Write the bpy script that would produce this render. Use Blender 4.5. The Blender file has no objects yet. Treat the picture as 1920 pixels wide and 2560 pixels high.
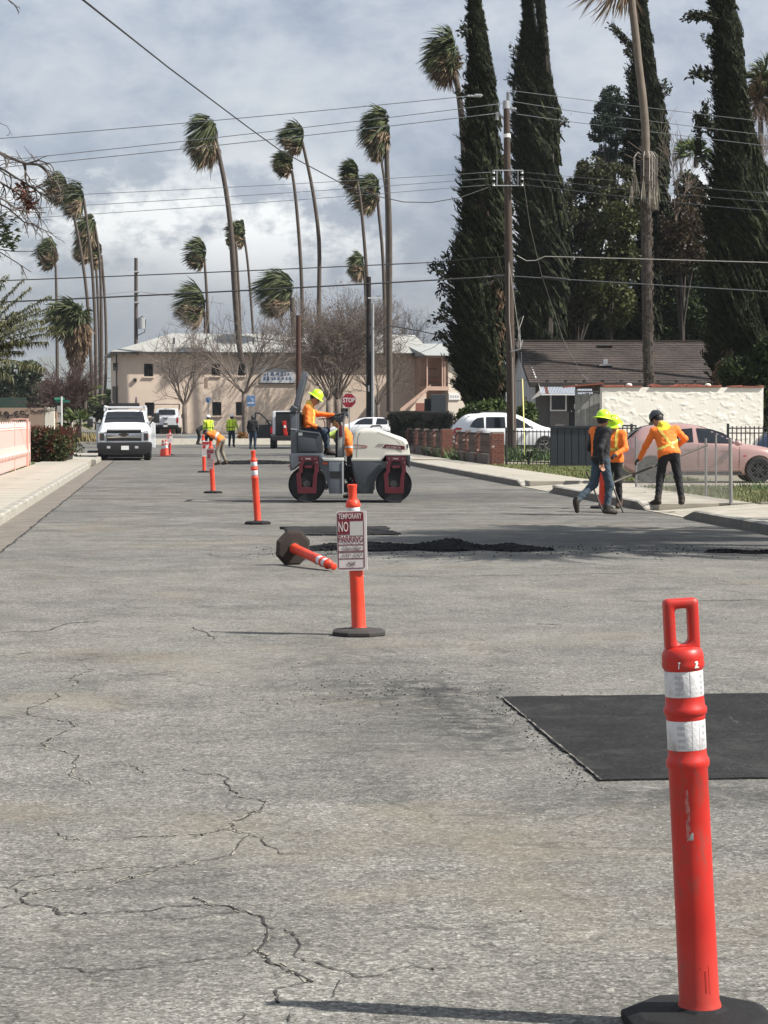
import bpy, bmesh, math, random
import numpy as np
from math import sin, cos, tan, atan, pi, radians, sqrt
from mathutils import Vector, Matrix, Euler
rng = np.random.RandomState(7)
random.seed(7)
sc = bpy.context.scene
COL = sc.collection

# ------------------------------------------------------------------ camera
F, CX, CY, HC = 5500.0, 960.0, 1280.0, 1.62      # focal length and centre in photo pixels, eye height in metres
PITCH = atan(234 / F)
cd = bpy.data.cameras.new('camera'); cam = bpy.data.objects.new('camera', cd); COL.objects.link(cam)
cam.location = (0, 0, HC); cam.rotation_euler = (pi / 2 - PITCH, 0, 0)
cd.sensor_fit = 'HORIZONTAL'; cd.sensor_width = 36.0; cd.lens = 36.0 * F / 1920.0
cd.clip_start = 0.1; cd.clip_end = 30000
sc.camera = cam
sc.render.resolution_x, sc.render.resolution_y = 768, 1024

# ------------------------------------------------------------------ light
SUN_EL, SUN_BACK = radians(46), radians(13)
sun_dir = Vector((cos(SUN_EL) * cos(SUN_BACK), -cos(SUN_EL) * sin(SUN_BACK), sin(SUN_EL)))
sd = bpy.data.lights.new('sun', 'SUN'); sd.energy = 5.0; sd.angle = radians(0.55); sd.color = (1.0, 0.955, 0.88)
so = bpy.data.objects.new('sun', sd); COL.objects.link(so); so.location = (30, -10, 60)
so.rotation_euler = (-sun_dir).to_track_quat('-Z', 'Y').to_euler()
sc.view_settings.view_transform = 'Standard'; sc.view_settings.look = 'None'
sc.view_settings.exposure = 0.74; sc.view_settings.gamma = 1.0; sc.view_settings.use_curve_mapping = False
sc.cycles.max_bounces = 6; sc.cycles.diffuse_bounces = 3; sc.cycles.glossy_bounces = 3
sc.cycles.transmission_bounces = 4; sc.cycles.transparent_max_bounces = 8
sc.cycles.use_denoising = True

class NT:
    """small helper round a node tree"""
    def __init__(s, t): s.t = t; s.n = t.nodes; s.l = t.links
    def new(s, typ, ins=None, **props):
        n = s.n.new(typ)
        for k, v in props.items(): setattr(n, k, v)
        for k, v in (ins or {}).items():
            sk = n.inputs[k]
            if isinstance(v, bpy.types.NodeSocket): s.l.new(v, sk)
            else:
                if sk.type == 'RGBA' and not isinstance(v, (int, float)) and len(v) == 3: v = (*v, 1)
                sk.default_value = v
        return n
    def noise(s, vec, scale, detail=4, rough=0.55, dist=0.0):
        return s.new('ShaderNodeTexNoise', {'Vector': vec, 'Scale': scale, 'Detail': detail, 'Roughness': rough, 'Distortion': dist}).outputs['Fac']
    def ramp(s, fac, stops):
        r = s.new('ShaderNodeValToRGB', {'Fac': fac}); e = r.color_ramp.elements
        while len(e) < len(stops): e.new(0.5)
        for i, (p, c) in enumerate(stops):
            e[i].position = p; e[i].color = (c, c, c, 1) if isinstance(c, (int, float)) else (*c, 1)
        return r.outputs['Color']
    def math(s, op, a, b=0.0, c=0.0, clamp=False):
        return s.new('ShaderNodeMath', {0: a, 1: b, 2: c}, operation=op, use_clamp=clamp).outputs[0]
    def mix(s, fac, a, b, blend='MIX'):
        n = s.new('ShaderNodeMix', data_type='RGBA', blend_type=blend)
        for i, v in ((0, fac), (6, a), (7, b)):
            if isinstance(v, bpy.types.NodeSocket): s.l.new(v, n.inputs[i])
            else: n.inputs[i].default_value = v if isinstance(v, (int, float)) else (*v, 1)
        return n.outputs[2]
    def mapr(s, v, a, b, c, d):
        return s.new('ShaderNodeMapRange', {'Value': v, 1: a, 2: b, 3: c, 4: d}).outputs[0]

w = bpy.data.worlds.new('World'); sc.world = w; w.use_nodes = True
t = NT(w.node_tree); t.n.clear()
sky = t.new('ShaderNodeTexSky', sky_type='NISHITA', sun_disc=False)
sky.sun_elevation = SUN_EL; sky.sun_rotation = radians(90) + SUN_BACK; sky.dust_density = 2.0; sky.air_density = 1.2
bg1 = t.new('ShaderNodeBackground', {'Color': sky.outputs[0], 'Strength': 0.075})
geo = t.new('ShaderNodeTexCoord').outputs['Generated']
sep = t.new('ShaderNodeSeparateXYZ', {0: geo})
# cloud layer: direction stretched so banks lie flat near the horizon
cm = t.new('ShaderNodeMapping', {'Vector': geo, 'Scale': (1.0, 1.0, 1.75), 'Location': (0.31, 0.2, 0.05)}).outputs[0]
n1 = t.noise(cm, 10.5, 9, 0.6, 0.12)
n2 = t.noise(cm, 30.0, 7, 0.62, 0.15)
n3 = t.noise(cm, 3.2, 3, 0.5)
nn = t.math('ADD', t.math('MULTIPLY', n1, 0.65), t.math('MULTIPLY', n2, 0.35))
grey = t.ramp(nn, [(0.34, (0.195, 0.23, 0.295)), (0.46, (0.285, 0.32, 0.38)), (0.56, (0.365, 0.395, 0.44)), (0.68, (0.45, 0.47, 0.49))])
# darker bank towards the horizon, as low clouds show their undersides
low = t.ramp(sep.outputs['Z'], [(0.0, 0.48), (0.035, 0.54), (0.075, 0.78), (0.12, 0.96), (0.20, 1.02)])
grey = t.mix(1.0, grey, low, 'MULTIPLY')
# sunlit cumulus tops in a belt about six degrees up
band = t.ramp(sep.outputs['Z'], [(0.056, 0.0), (0.084, 1.0), (0.098, 1.0), (0.122, 0.0)])
puff = t.ramp(t.math('ADD', t.math('MULTIPLY', n1, 0.6), t.math('MULTIPLY', n2, 0.45)), [(0.505, 0.0), (0.58, 1.0)])
spread = t.ramp(t.noise(cm, 5.0, 2, 0.5), [(0.36, 0.0), (0.50, 1.0)])
wh = t.math('MULTIPLY', t.math('MULTIPLY', band, puff), spread)
cl = t.mix(t.math('MULTIPLY', wh, 0.82), grey, (0.68, 0.685, 0.68))
bg2 = t.new('ShaderNodeBackground', {'Color': cl, 'Strength': 1.0})
cover = t.ramp(n3, [(0.30, 0.80), (0.55, 0.97)])
mx = t.new('ShaderNodeMixShader', {0: cover, 1: bg1.outputs[0], 2: bg2.outputs[0]})
t.new('ShaderNodeOutputWorld', {0: mx.outputs[0]})

# ------------------------------------------------------------------ photo pixel -> place
CAMP = np.array([0, 0, HC])
def ray(px, py):
    x = (px - CX) / F; y = (CY - py) / F
    dy = cos(PITCH) + y * sin(PITCH); dz = -sin(PITCH) + y * cos(PITCH)
    return x / dy, dz / dy
def at(px, py, Y):
    rx, rz = ray(px, py); return Vector((rx * Y, Y, HC + rz * Y))
def gd(px, py, z=0.0):
    rx, rz = ray(px, py); k = (z - HC) / rz; return Vector((rx * k, k, z))
ROAD_A = atan(543 / F)
RU = Vector((-sin(ROAD_A), cos(ROAD_A), 0)); RV = Vector((cos(ROAD_A), sin(ROAD_A), 0))
def road(v, u, z=0.0): p = RV * v + RU * u; return Vector((p.x, p.y, z))

# ------------------------------------------------------------------ materials
MATS = {}
def mat(name, col, rough=0.6, metal=0.0, vary=0.0, vscale=6.0, bump=0.0, bscale=40.0, spec=0.5, coat=0.0, col2=None, transl=0.0, grime=0.0, detail=5):
    if name in MATS: return MATS[name]
    m = bpy.data.materials.new(name); m.use_nodes = True; t = NT(m.node_tree)
    b = t.n['Principled BSDF']
    b.inputs['Roughness'].default_value = rough; b.inputs['Metallic'].default_value = metal
    b.inputs['Specular IOR Level'].default_value = spec
    if coat: b.inputs['Coat Weight'].default_value = coat; b.inputs['Coat Roughness'].default_value = 0.08
    oc = t.new('ShaderNodeTexCoord').outputs['Object']
    if vary or col2:
        f = t.noise(oc, vscale, detail, 0.6)
        if col2: c = t.mix(t.ramp(f, [(0.35, 0.0), (0.65, 1.0)]), col, col2)
        else: c = t.mix(1.0, col, t.ramp(f, [(0.25, 1 - vary), (0.75, 1 + vary * 0.6)]), 'MULTIPLY')
        if grime:
            sm = t.new('ShaderNodeMapping', {'Vector': oc, 'Scale': (1, 1, 0.45)}).outputs[0]; gz_ = t.new('ShaderNodeSeparateXYZ', {0: oc}).outputs['Z']
            gr = t.math('MULTIPLY', t.ramp(t.noise(sm, 34, 6, 0.75, 0.6), [(0.50, 0.0), (0.66, 1.0)]), t.ramp(t.noise(oc, 5, 3), [(0.42, 0.0), (0.62, 1.0)]))
            c = t.mix(t.math('MULTIPLY', gr, grime), c, (0.10, 0.075, 0.06)); c = t.mix(t.math('MULTIPLY', t.ramp(gz_, [(0.03, 1.0), (0.28, 0.0)]), grime * 0.22), c, (0.25, 0.15, 0.11))
        t.l.new(c, b.inputs['Base Color'])
    else: b.inputs['Base Color'].default_value = (*col, 1)
    if bump:
        bn = t.new('ShaderNodeBump', {'Strength': bump, 'Height': t.noise(oc, bscale, 4, 0.6)}); bn.inputs['Distance'].default_value = 0.02
        t.l.new(bn.outputs[0], b.inputs['Normal'])
    if transl:
        tr = t.new('ShaderNodeBsdfTranslucent', {'Color': (col[0] * 1.3, col[1] * 1.4, col[2] * 0.8)})
        ms = t.new('ShaderNodeMixShader', {0: transl, 1: b.outputs[0], 2: tr.outputs[0]})
        t.l.new(ms.outputs[0], t.n['Material Output'].inputs[0])
    MATS[name] = m; return m

# ------------------------------------------------------------------ mesh helpers
def link(o, parent=None):
    COL.objects.link(o)
    if parent is not None: o.parent = parent
    return o
def tag(o, label=None, cat=None, group=None, kind=None):
    if label: o['label'] = label
    if cat: o['category'] = cat
    if group: o['group'] = group
    if kind: o['kind'] = kind
    return o
def thing(name, label, cat, loc=(0, 0, 0), rz=0.0, group=None):
    o = bpy.data.objects.new(name, None); o.empty_display_size = 0.2; COL.objects.link(o)
    o.location = loc; o.rotation_euler = (0, 0, rz); return tag(o, label, cat, group)
def meshobj(name, me, m=None, parent=None):
    if m is not None and not me.materials:
        for x in (m if isinstance(m, (list, tuple)) else [m]): me.materials.append(x)
    return link(bpy.data.objects.new(name, me), parent)
def quads_obj(name, V, nq, m, parent=None, smooth=False, k=4):
    """V: (n*k,3) array, faces are consecutive k-tuples"""
    V = np.asarray(V, dtype=np.float32).reshape(-1, 3); n = len(V) // k
    me = bpy.data.meshes.new(name)
    me.vertices.add(n * k); me.vertices.foreach_set('co', V.ravel())
    me.loops.add(n * k); me.loops.foreach_set('vertex_index', np.arange(n * k, dtype=np.int32))
    me.polygons.add(n); me.polygons.foreach_set('loop_start', np.arange(0, n * k, k, dtype=np.int32))
    if smooth: me.polygons.foreach_set('use_smooth', np.ones(n, dtype=bool))
    me.update(calc_edges=True)
    return meshobj(name, me, m, parent)

class MB:
    def __init__(s): s.v = []; s.f = []; s.mi = []; s.cur = 0
    def add(s, vs, fs, M=None):
        o = len(s.v)
        s.v += [tuple(M @ Vector(p)) if M is not None else tuple(p) for p in vs]
        s.f += [tuple(i + o for i in f) for f in fs]; s.mi += [s.cur] * len(fs); return s
    def box(s, c, size, M=None, top=1.0):
        x, y, z = size[0] / 2, size[1] / 2, size[2] / 2; c = Vector(c)
        vs = [(sx * x * (top if sz > 0 else 1), sy * y * (top if sz > 0 else 1), sz * z) for sz in (-1, 1) for sx, sy in ((-1, -1), (1, -1), (1, 1), (-1, 1))]
        vs = [Vector(p) + c for p in vs]
        return s.add(vs, [(3, 2, 1, 0), (4, 5, 6, 7), (0, 1, 5, 4), (1, 2, 6, 5), (2, 3, 7, 6), (3, 0, 4, 7)], M)
    def prism(s, poly, a, b, axis='y', M=None):
        """poly: 2D points; extruded along axis from a to b"""
        def P(p, d):
            if axis == 'y': return (p[0], d, p[1])
            if axis == 'x': return (d, p[0], p[1])
            return (p[0], p[1], d)
        n = len(poly); vs = [P(p, a) for p in poly] + [P(p, b) for p in poly]
        fs = [(i, (i + 1) % n, n + (i + 1) % n, n + i) for i in range(n)]
        fs += [tuple(range(n))[::-1], tuple(range(n, 2 * n))]
        return s.add(vs, fs, M)
    def tube(s, pts, rs, n=8, caps=True, M=None):
        pts = [Vector(p) for p in pts]
        if isinstance(rs, (int, float)): rs = [rs] * len(pts)
        vs = []; ref = None
        for i, p in enumerate(pts):
            d = (pts[min(i + 1, len(pts) - 1)] - pts[max(i - 1, 0)])
            if d.length < 1e-9: d = Vector((0, 0, 1))
            d.normalize()
            if ref is None: ref = d.orthogonal().normalized()
            ref = (ref - d * ref.dot(d))
            ref = ref.normalized() if ref.length > 1e-6 else d.orthogonal().normalized()
            q = d.cross(ref)
            for k in range(n):
                a = 2 * pi * k / n; vs.append(p + (ref * cos(a) + q * sin(a)) * rs[i])
        fs = [(i * n + k, i * n + (k + 1) % n, (i + 1) * n + (k + 1) % n, (i + 1) * n + k) for i in range(len(pts) - 1) for k in range(n)]
        if caps: fs += [tuple(range(n))[::-1], tuple(range((len(pts) - 1) * n, len(pts) * n))]
        return s.add(vs, fs, M)
    def lathe(s, prof, n=24, c=(0, 0, 0), M=None, caps=True, ph=0.0):
        vs = [(c[0] + r * cos(ph + 2 * pi * k / n), c[1] + r * sin(ph + 2 * pi * k / n), c[2] + z) for r, z in prof for k in range(n)]
        fs = [(i * n + k, i * n + (k + 1) % n, (i + 1) * n + (k + 1) % n, (i + 1) * n + k) for i in range(len(prof) - 1) for k in range(n)]
        if caps: fs += [tuple(range(n))[::-1], tuple(range((len(prof) - 1) * n, len(prof) * n))]
        return s.add(vs, fs, M)
    def ico(s, c, r, sub=1, sc3=(1, 1, 1)):
        bm = bmesh.new(); bmesh.ops.create_icosphere(bm, subdivisions=sub, radius=1)
        vs = [(c[0] + v.co.x * r * sc3[0], c[1] + v.co.y * r * sc3[1], c[2] + v.co.z * r * sc3[2]) for v in bm.verts]
        fs = [tuple(v.index for v in f.verts) for f in bm.faces]; bm.free(); return s.add(vs, fs)
    def mesh(s, name, smooth=False, bevel=0.0, angle=0.6, seg=2):
        me = bpy.data.meshes.new(name); me.from_pydata(s.v, [], s.f)
        if any(s.mi): me.polygons.foreach_set('material_index', s.mi)
        if bevel:
            bm = bmesh.new(); bm.from_mesh(me)
            bmesh.ops.remove_doubles(bm, verts=bm.verts, dist=1e-5)
            es = [e for e in bm.edges if len(e.link_faces) == 2 and e.calc_face_angle(0) > angle]
            bmesh.ops.bevel(bm, geom=es, offset=bevel, segments=seg, affect='EDGES', profile=0.6, clamp_overlap=True)
            bm.to_mesh(me); bm.free()
        if smooth:
            me.polygons.foreach_set('use_smooth', [True] * len(me.polygons))
            me.set_sharp_from_angle(angle=angle + 0.1)
        me.update(); return me
    def build(s, name, m, parent=None, **kw): return meshobj(name, s.mesh(name, **kw), m, parent)
def boolean_cut(o, cutters):
    """cut cutter meshes (MB) out of object o, applied at once"""
    def fixn(me):
        bm = bmesh.new(); bm.from_mesh(me); bmesh.ops.remove_doubles(bm, verts=bm.verts, dist=1e-5); bmesh.ops.recalc_face_normals(bm, faces=bm.faces); bm.to_mesh(me); bm.free()
    fixn(o.data)
    for c in cutters:
        cme = c.mesh('cutter'); fixn(cme); co = bpy.data.objects.new('cutter', cme); COL.objects.link(co); co.parent = o.parent
        md = o.modifiers.new('b', 'BOOLEAN'); md.operation = 'DIFFERENCE'; md.object = co; md.solver = 'EXACT'
        dg = bpy.context.evaluated_depsgraph_get(); me = bpy.data.meshes.new_from_object(o.evaluated_get(dg))
        o.modifiers.clear(); old = o.data; o.data = me
        bpy.data.objects.remove(co)
def text_obj(name, body, size, m, parent=None, M=None, bold=0.0, width=None, depth=0.001, align='CENTER', shear=0.0):
    cu = bpy.data.curves.new(name, 'FONT'); cu.body = body; cu.size = size; cu.extrude = depth; cu.offset = bold
    cu.align_x = align; cu.align_y = 'CENTER'; cu.resolution_u = 2; cu.shear = shear
    o = bpy.data.objects.new(name, cu); COL.objects.link(o)
    me = bpy.data.meshes.new_from_object(o.evaluated_get(bpy.context.evaluated_depsgraph_get()))
    bpy.data.objects.remove(o); bpy.data.curves.remove(cu)
    if width:
        xs = [v.co.x for v in me.vertices]; k = width / max(1e-6, max(xs) - min(xs))
        for v in me.vertices: v.co.x *= k
    me.materials.clear()
    if M is not None: me.transform(M)
    return meshobj(name, me, m, parent)
# text drawn in the XZ plane, facing -Y
FACE = Matrix.Rotation(pi / 2, 4, 'X')
def copy_tree(o, parent=None):
    c = o.copy(); COL.objects.link(c); c.parent = parent
    for ch in list(o.children): copy_tree(ch, c)
    return c
# ================================================================== SETTING
def sheet(name, pts, z, m, kind='structure', parent=None, thick=0.0):
    b = MB(); n = len(pts)
    if thick: b.prism([(p[0], p[1]) for p in pts], z - thick, z, axis='z')
    else: b.add([(p[0], p[1], z) for p in pts], [tuple(range(n))])
    o = b.build(name, m, parent)
    if kind and parent is None: o['kind'] = kind
    return o
def rq(v0, u0, v1, u1): return [road(v0, u0), road(v1, u0), road(v1, u1), road(v0, u1)]

def asphalt_mat():
    m = bpy.data.materials.new('worn_asphalt'); m.use_nodes = True; t = NT(m.node_tree); b = t.n['Principled BSDF']
    P = t.new('ShaderNodeTexCoord').outputs['Object']
    # road-aligned coordinates (x across, y along)
    R = t.new('ShaderNodeMapping', {'Vector': P, 'Rotation': (0, 0, -ROAD_A)}).outputs[0]
    big = t.noise(R, 0.22, 4, 0.55); med = t.noise(R, 1.3, 6, 0.62, 0.3)
    mot = t.noise(t.new('ShaderNodeMapping', {'Vector': P, 'Scale': (1.0, 1.9, 1)}).outputs[0], 6.5, 6, 0.7)
    agg = t.noise(P, 95, 3, 0.75); agg2 = t.noise(P, 38, 5, 0.8)
    c = t.mix(t.ramp(big, [(0.3, 0.0), (0.7, 1.0)]), (0.146, 0.141, 0.130), (0.184, 0.177, 0.158))
    c = t.mix(1.0, c, t.ramp(med, [(0.28, 0.70), (0.5, 0.98), (0.70, 1.18)]), 'MULTIPLY')
    c = t.mix(1.0, c, t.ramp(mot, [(0.2, 0.76), (0.5, 1.0), (0.8, 1.2)]), 'MULTIPLY')
    c = t.mix(1.0, c, t.ramp(agg2, [(0.28, 0.62), (0.5, 1.0), (0.72, 1.32)]), 'MULTIPLY')
    c = t.mix(1.0, c, t.ramp(agg, [(0.30, 0.50), (0.46, 0.92), (0.58, 1.2), (0.72, 1.9)]), 'MULTIPLY')
    def cells(sc_, stops, amt):
        nonlocal c
        vc = t.new('ShaderNodeTexVoronoi', {'Vector': P, 'Scale': sc_}); g_ = t.new('ShaderNodeSeparateColor', {0: vc.outputs['Color']}).outputs[0]
        c = t.mix(amt, c, t.mix(1.0, c, t.ramp(g_, stops), 'MULTIPLY'))
    cells(85, [(0.0, 0.35), (0.45, 0.9), (0.8, 1.18), (1.0, 1.9)], 0.7); cells(34, [(0.0, 0.6), (0.5, 1.0), (0.93, 1.08), (1.0, 1.5)], 0.5)
    # pale dusty and warm tan areas
    dust = t.math('MULTIPLY', t.ramp(t.noise(R, 0.55, 5, 0.6, 0.6), [(0.53, 0.0), (0.70, 1.0)]), t.ramp(mot, [(0.35, 0.25), (0.65, 1.0)]))
    c = t.mix(t.math('MULTIPLY', dust, 0.6), c, (0.235, 0.22, 0.185))
    tan_ = t.ramp(t.noise(t.new('ShaderNodeMapping', {'Vector': R, 'Location': (7, 3, 0)}).outputs[0], 0.4, 4, 0.6), [(0.56, 0.0), (0.72, 1.0)])
    c = t.mix(t.math('MULTIPLY', tan_, 0.5), c, (0.20, 0.165, 0.115))
    # dark scuffs and drips, drawn out across the lane
    sm = t.new('ShaderNodeMapping', {'Vector': P, 'Scale': (1.0, 3.2, 1), 'Location': (3, 9, 0)}).outputs[0]
    scuff = t.math('MULTIPLY', t.ramp(t.noise(sm, 1.7, 5, 0.68), [(0.60, 0.0), (0.70, 1.0)]), t.ramp(t.noise(P, 0.35, 2), [(0.40, 0.0), (0.60, 1.0)]))
    c = t.mix(t.math('MULTIPLY', scuff, 0.55), c, (0.055, 0.053, 0.05))
    # paver ruts: thin tar-dark lines farther down the street
    sepy = t.new('ShaderNodeSeparateXYZ', {0: R})
    far = t.mapr(sepy.outputs['Y'], 24, 42, 0.0, 1.0)
    st = t.new('ShaderNodeMapping', {'Vector': P, 'Scale': (0.16, 1.1, 1)}).outputs[0]
    lines = t.ramp(t.noise(st, 1.5, 6, 0.72, 0.4), [(0.51, 0.0), (0.60, 1.0)])
    c = t.mix(t.math('MULTIPLY', t.math('MULTIPLY', lines, far), 0.75), c, (0.05, 0.048, 0.046))
    mott = t.ramp(t.noise(t.new('ShaderNodeMapping', {'Vector': P, 'Scale': (0.7, 1.0, 1)}).outputs[0], 2.6, 8, 0.78, 0.5), [(0.44, 0.0), (0.60, 1.0)])
    c = t.mix(t.math('MULTIPLY', t.math('MULTIPLY', mott, t.mapr(sepy.outputs['Y'], 14, 38, 0.0, 1.0)), 0.62), c, (0.066, 0.062, 0.056))
    c = t.mix(t.math('MULTIPLY', t.math('MULTIPLY', t.ramp(t.noise(sm, 2.2, 7, 0.8), [(0.58, 0.0), (0.68, 1.0)]), far), 0.5), c, (0.28, 0.265, 0.235))
    # tar spill smeared from the fresh patches
    def blob(cx, cy, sx, sy, amt, nsc=None):
        nonlocal c
        q = t.new('ShaderNodeMapping', {'Vector': R, 'Location': (-cx / sx, -cy / sy, 0), 'Scale': (1 / sx, 1 / sy, 1)}).outputs[0]
        L = t.new('ShaderNodeVectorMath', {0: q}, operation='LENGTH').outputs['Value']
        f = t.math('MULTIPLY', t.mapr(L, 0.25, 1.0, 1.0, 0.0), t.ramp(t.noise(sm, 3.0, 6, 0.75) if nsc is None else t.noise(P, nsc, 8, 0.8, 0.3), [(0.38, 0.0), (0.58, 1.0)] if nsc is None else [(0.44, 0.0), (0.54, 1.0)]))
        c = t.mix(t.math('MULTIPLY', f, amt), c, (0.042, 0.041, 0.04))
    hz1 = t.new('ShaderNodeVectorMath', {0: P, 1: t.new('ShaderNodeTexNoise', {'Vector': P, 'Scale': 2.2, 'Detail': 5}).outputs['Color']}, operation='ADD').outputs[0]
    for vs_, wd_, am_, of_ in ((0.55, 0.010, 0.55, 0), (1.6, 0.016, 0.45, 4)):
        vd = t.new('ShaderNodeTexVoronoi', {'Vector': hz1, 'Scale': vs_}, feature='DISTANCE_TO_EDGE').outputs['Distance']
        hair = t.math('MULTIPLY', t.mapr(vd, 0.0, wd_ * 1.5, 1.0, 0.0), t.ramp(t.noise(t.new('ShaderNodeMapping', {'Vector': P, 'Location': (of_, 0, 0)}).outputs[0], 0.7, 3), [(0.47, 0.0), (0.56, 1.0)]))
        c = t.mix(t.math('MULTIPLY', hair, am_), c, (0.045, 0.042, 0.038))
    blob(1.50, 12.9, 0.80, 1.1, 0.95, 5.0); blob(1.60, 11.5, 0.42, 1.7, 0.9, 7.0); blob(1.3, 12.6, 1.3, 2.6, 0.35, 9.0); blob(2.4, 9.2, 1.4, 0.55, 0.6, 6.0); blob(1.2, 14.6, 0.9, 1.0, 0.5, 4.0); blob(0.1, 7.2, 0.5, 1.3, 0.45); blob(0.95, 16.0, 0.8, 1.3, 0.25)
    blob(6.5, 28.3, 4.6, 3.4, 0.9); blob(8.0, 25.6, 2.5, 1.6, 0.9); blob(5.0, 45.0, 5.5, 4.5, 0.9); blob(3.0, 58, 5.5, 6, 0.7); blob(4, 75, 5, 9, 0.6); blob(1.0, 11.0, 0.9, 1.6, 0.35); blob(2.2, 9.3, 1.0, 0.5, 0.5)
    t.l.new(c, b.inputs['Base Color']); b.inputs['Roughness'].default_value = 0.88; b.inputs['Specular IOR Level'].default_value = 0.25
    h = t.math('ADD', t.math('MULTIPLY', agg, 0.6), t.math('MULTIPLY', agg2, 0.8))
    bn = t.new('ShaderNodeBump', {'Strength': 0.55, 'Height': h}); bn.inputs['Distance'].default_value = 0.006
    t.l.new(bn.outputs[0], b.inputs['Normal']); return m
ASPH = asphalt_mat()
CONC = mat('pale_concrete', (0.345, 0.315, 0.262), 0.85, vary=0.30, vscale=1.3, bump=0.15, bscale=60, detail=8)
CONC_D = mat('gutter_concrete', (0.16, 0.138, 0.115), 0.9, vary=0.4, vscale=2.6, bump=0.3, bscale=40, detail=9)
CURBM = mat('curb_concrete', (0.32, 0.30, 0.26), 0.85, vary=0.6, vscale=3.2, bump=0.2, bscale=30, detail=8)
SOIL = mat('dry_soil', (0.16, 0.13, 0.085), 0.95, vary=0.35, vscale=0.8, bump=0.3, bscale=10)
LAWN = mat('lawn_base', (0.10, 0.10, 0.04), 0.95, vary=0.4, vscale=1.5, col2=(0.17, 0.15, 0.075))

g = sheet('ground', [(-1700, -150), (1700, -150), (1700, 3700), (-1700, 3700)], -0.06, SOIL)
# the street, crowned very slightly, and the crossing street at its end
sheet('road', rq(-2.0, -12, 8.36, 104), 0.0, ASPH)
sheet('cross_street', rq(-60, 104.0, 60, 137), 0.0, ASPH)
sheet('gutter_strip', rq(-2.50, -12, -2.004, 104), 0.002, CONC_D)
# parking lot beyond, rising to the building
LOTM = mat('lot_asphalt', (0.135, 0.13, 0.122), 0.9, vary=0.3, vscale=0.6, detail=8)
b = MB(); p = [road(-60, 139.6), road(60, 139.6), road(60, 164), road(-60, 164), road(60, 215), road(-60, 215)]
zz = [0.22, 0.22, 0.45, 0.45, 0.5, 0.5]
b.add([(q.x, q.y, z) for q, z in zip(p, zz)], [(0, 1, 2, 3), (3, 2, 4, 5)]); b.build('parking_lot', LOTM)['kind'] = 'structure'
b = MB(); b.box((0, 0, 0), (1, 1, 1))
def slab(name, v0, u0, v1, u1, z0, z1, m, parent=None, bevel=0.0, seg=1):
    """box in road coordinates, its mesh placed at its own centre"""
    b = MB(); c = road((v0 + v1) / 2, (u0 + u1) / 2)
    b.box((0, 0, (z0 + z1) / 2), (v1 - v0, u1 - u0, z1 - z0))
    o = b.build(name, m, parent, bevel=bevel, seg=seg); o.location = (c.x, c.y, 0); o.rotation_euler.z = ROAD_A; return o
verge = slab('dirt_verge', -40, 137.4, 40, 139.6, -0.05, 0.20, mat('verge_dirt', (0.13, 0.105, 0.07), 0.95, vary=0.5, vscale=1.2)); verge['kind'] = 'structure'
k = slab('far_curb', -1.0, 137.0, 30, 137.4, -0.05, 0.36, mat('far_kerb', (0.75, 0.70, 0.58), 0.8, vary=0.15)); k['kind'] = 'structure'
k = slab('far_curb', -40, 137.0, -1.02, 137.4, -0.05, 0.17, CURBM); k['kind'] = 'structure'

# left sidewalk: panels with joints, curb stones; right sidewalk likewise
def empty_struct(name):
    o = bpy.data.objects.new(name, None); COL.objects.link(o); o['kind'] = 'structure'; return o
def panel_proto(wid, ln, top, m, nm='panel'):
    b = MB(); b.box((0, 0, top / 2 - 0.03), (wid, ln, top + 0.06)); return b.mesh(nm, bevel=0.006, seg=1)
lw = empty_struct('sidewalk_left'); me = panel_proto(1.62, 1.50, 0.135, CONC); me.materials.append(CONC)
for i in range(46):
    u = 19.5 + i * 1.53
    if u > 88: break
    o = link(bpy.data.objects.new('panel', me), lw); c = road(-3.49, u); o.location = (c.x, c.y, rng.uniform(-0.004, 0.004)); o.rotation_euler.z = ROAD_A
lc = empty_struct('curb_left')
CURBP = [(-2.68, 0), (-2.5, 0.0), (-2.52, 0.13), (-2.56, 0.15), (-2.68, 0.15)]
def curb_stone(parent, side, u0, u1, z0=0.15, z1=0.15):
    """one length of curb; side -1 left (face towards +v), +1 right"""
    vf = -2.5 if side < 0 else 8.36; s = -1 if side < 0 else 1
    prof = lambda zt: [(0.0, -0.04), (0.0 + 0.015 * s, zt - 0.02), (0.05 * s, zt), (0.18 * s, zt), (0.18 * s, -0.04)]
    b = MB(); L = u1 - u0; n = 5
    vs = [(x, -L / 2, z) for x, z in prof(z0)] + [(x, L / 2, z) for x, z in prof(z1)]
    fs = [(i, (i + 1) % n, n + (i + 1) % n, n + i) for i in range(n)] + [(4, 3, 2, 1, 0), (5, 6, 7, 8, 9)]
    if s > 0: fs = [f[::-1] for f in fs]
    b.add(vs, fs); o = b.build('curb_stone', [CURBM, mat('shaded_curb_face', (0.13, 0.122, 0.105), 0.9, vary=0.4, vscale=5, detail=8)], parent)
    if side > 0: o.data.polygons[0].material_index = 1  # right curb: shade of the road-side face painted in as darker concrete
    if True: c = road(vf, (u0 + u1) / 2)
    o.location = (c.x, c.y, 0); o.rotation_euler.z = ROAD_A
us = [16.0 + 3.0 * i for i in range(25)]
for u in us:
    if u + 3 <= 52.1 or u >= 51.9 and u < 70: curb_stone(lc, -1, u + 0.01, u + 2.99)
    elif u < 70: curb_stone(lc, -1, u + 0.01, u + 2.99)
curb_stone(lc, -1, 70.01, 72.3, 0.15, 0.15); curb_stone(lc, -1, 72.31, 73.2, 0.15, 0.03)
for u in (79, 82, 85): curb_stone(lc, -1, u + 0.01, u + 2.99)
rw = empty_struct('sidewalk_right'); me2 = panel_proto(1.70, 1.50, 0.135, CONC); me2.materials.append(CONC)
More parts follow.
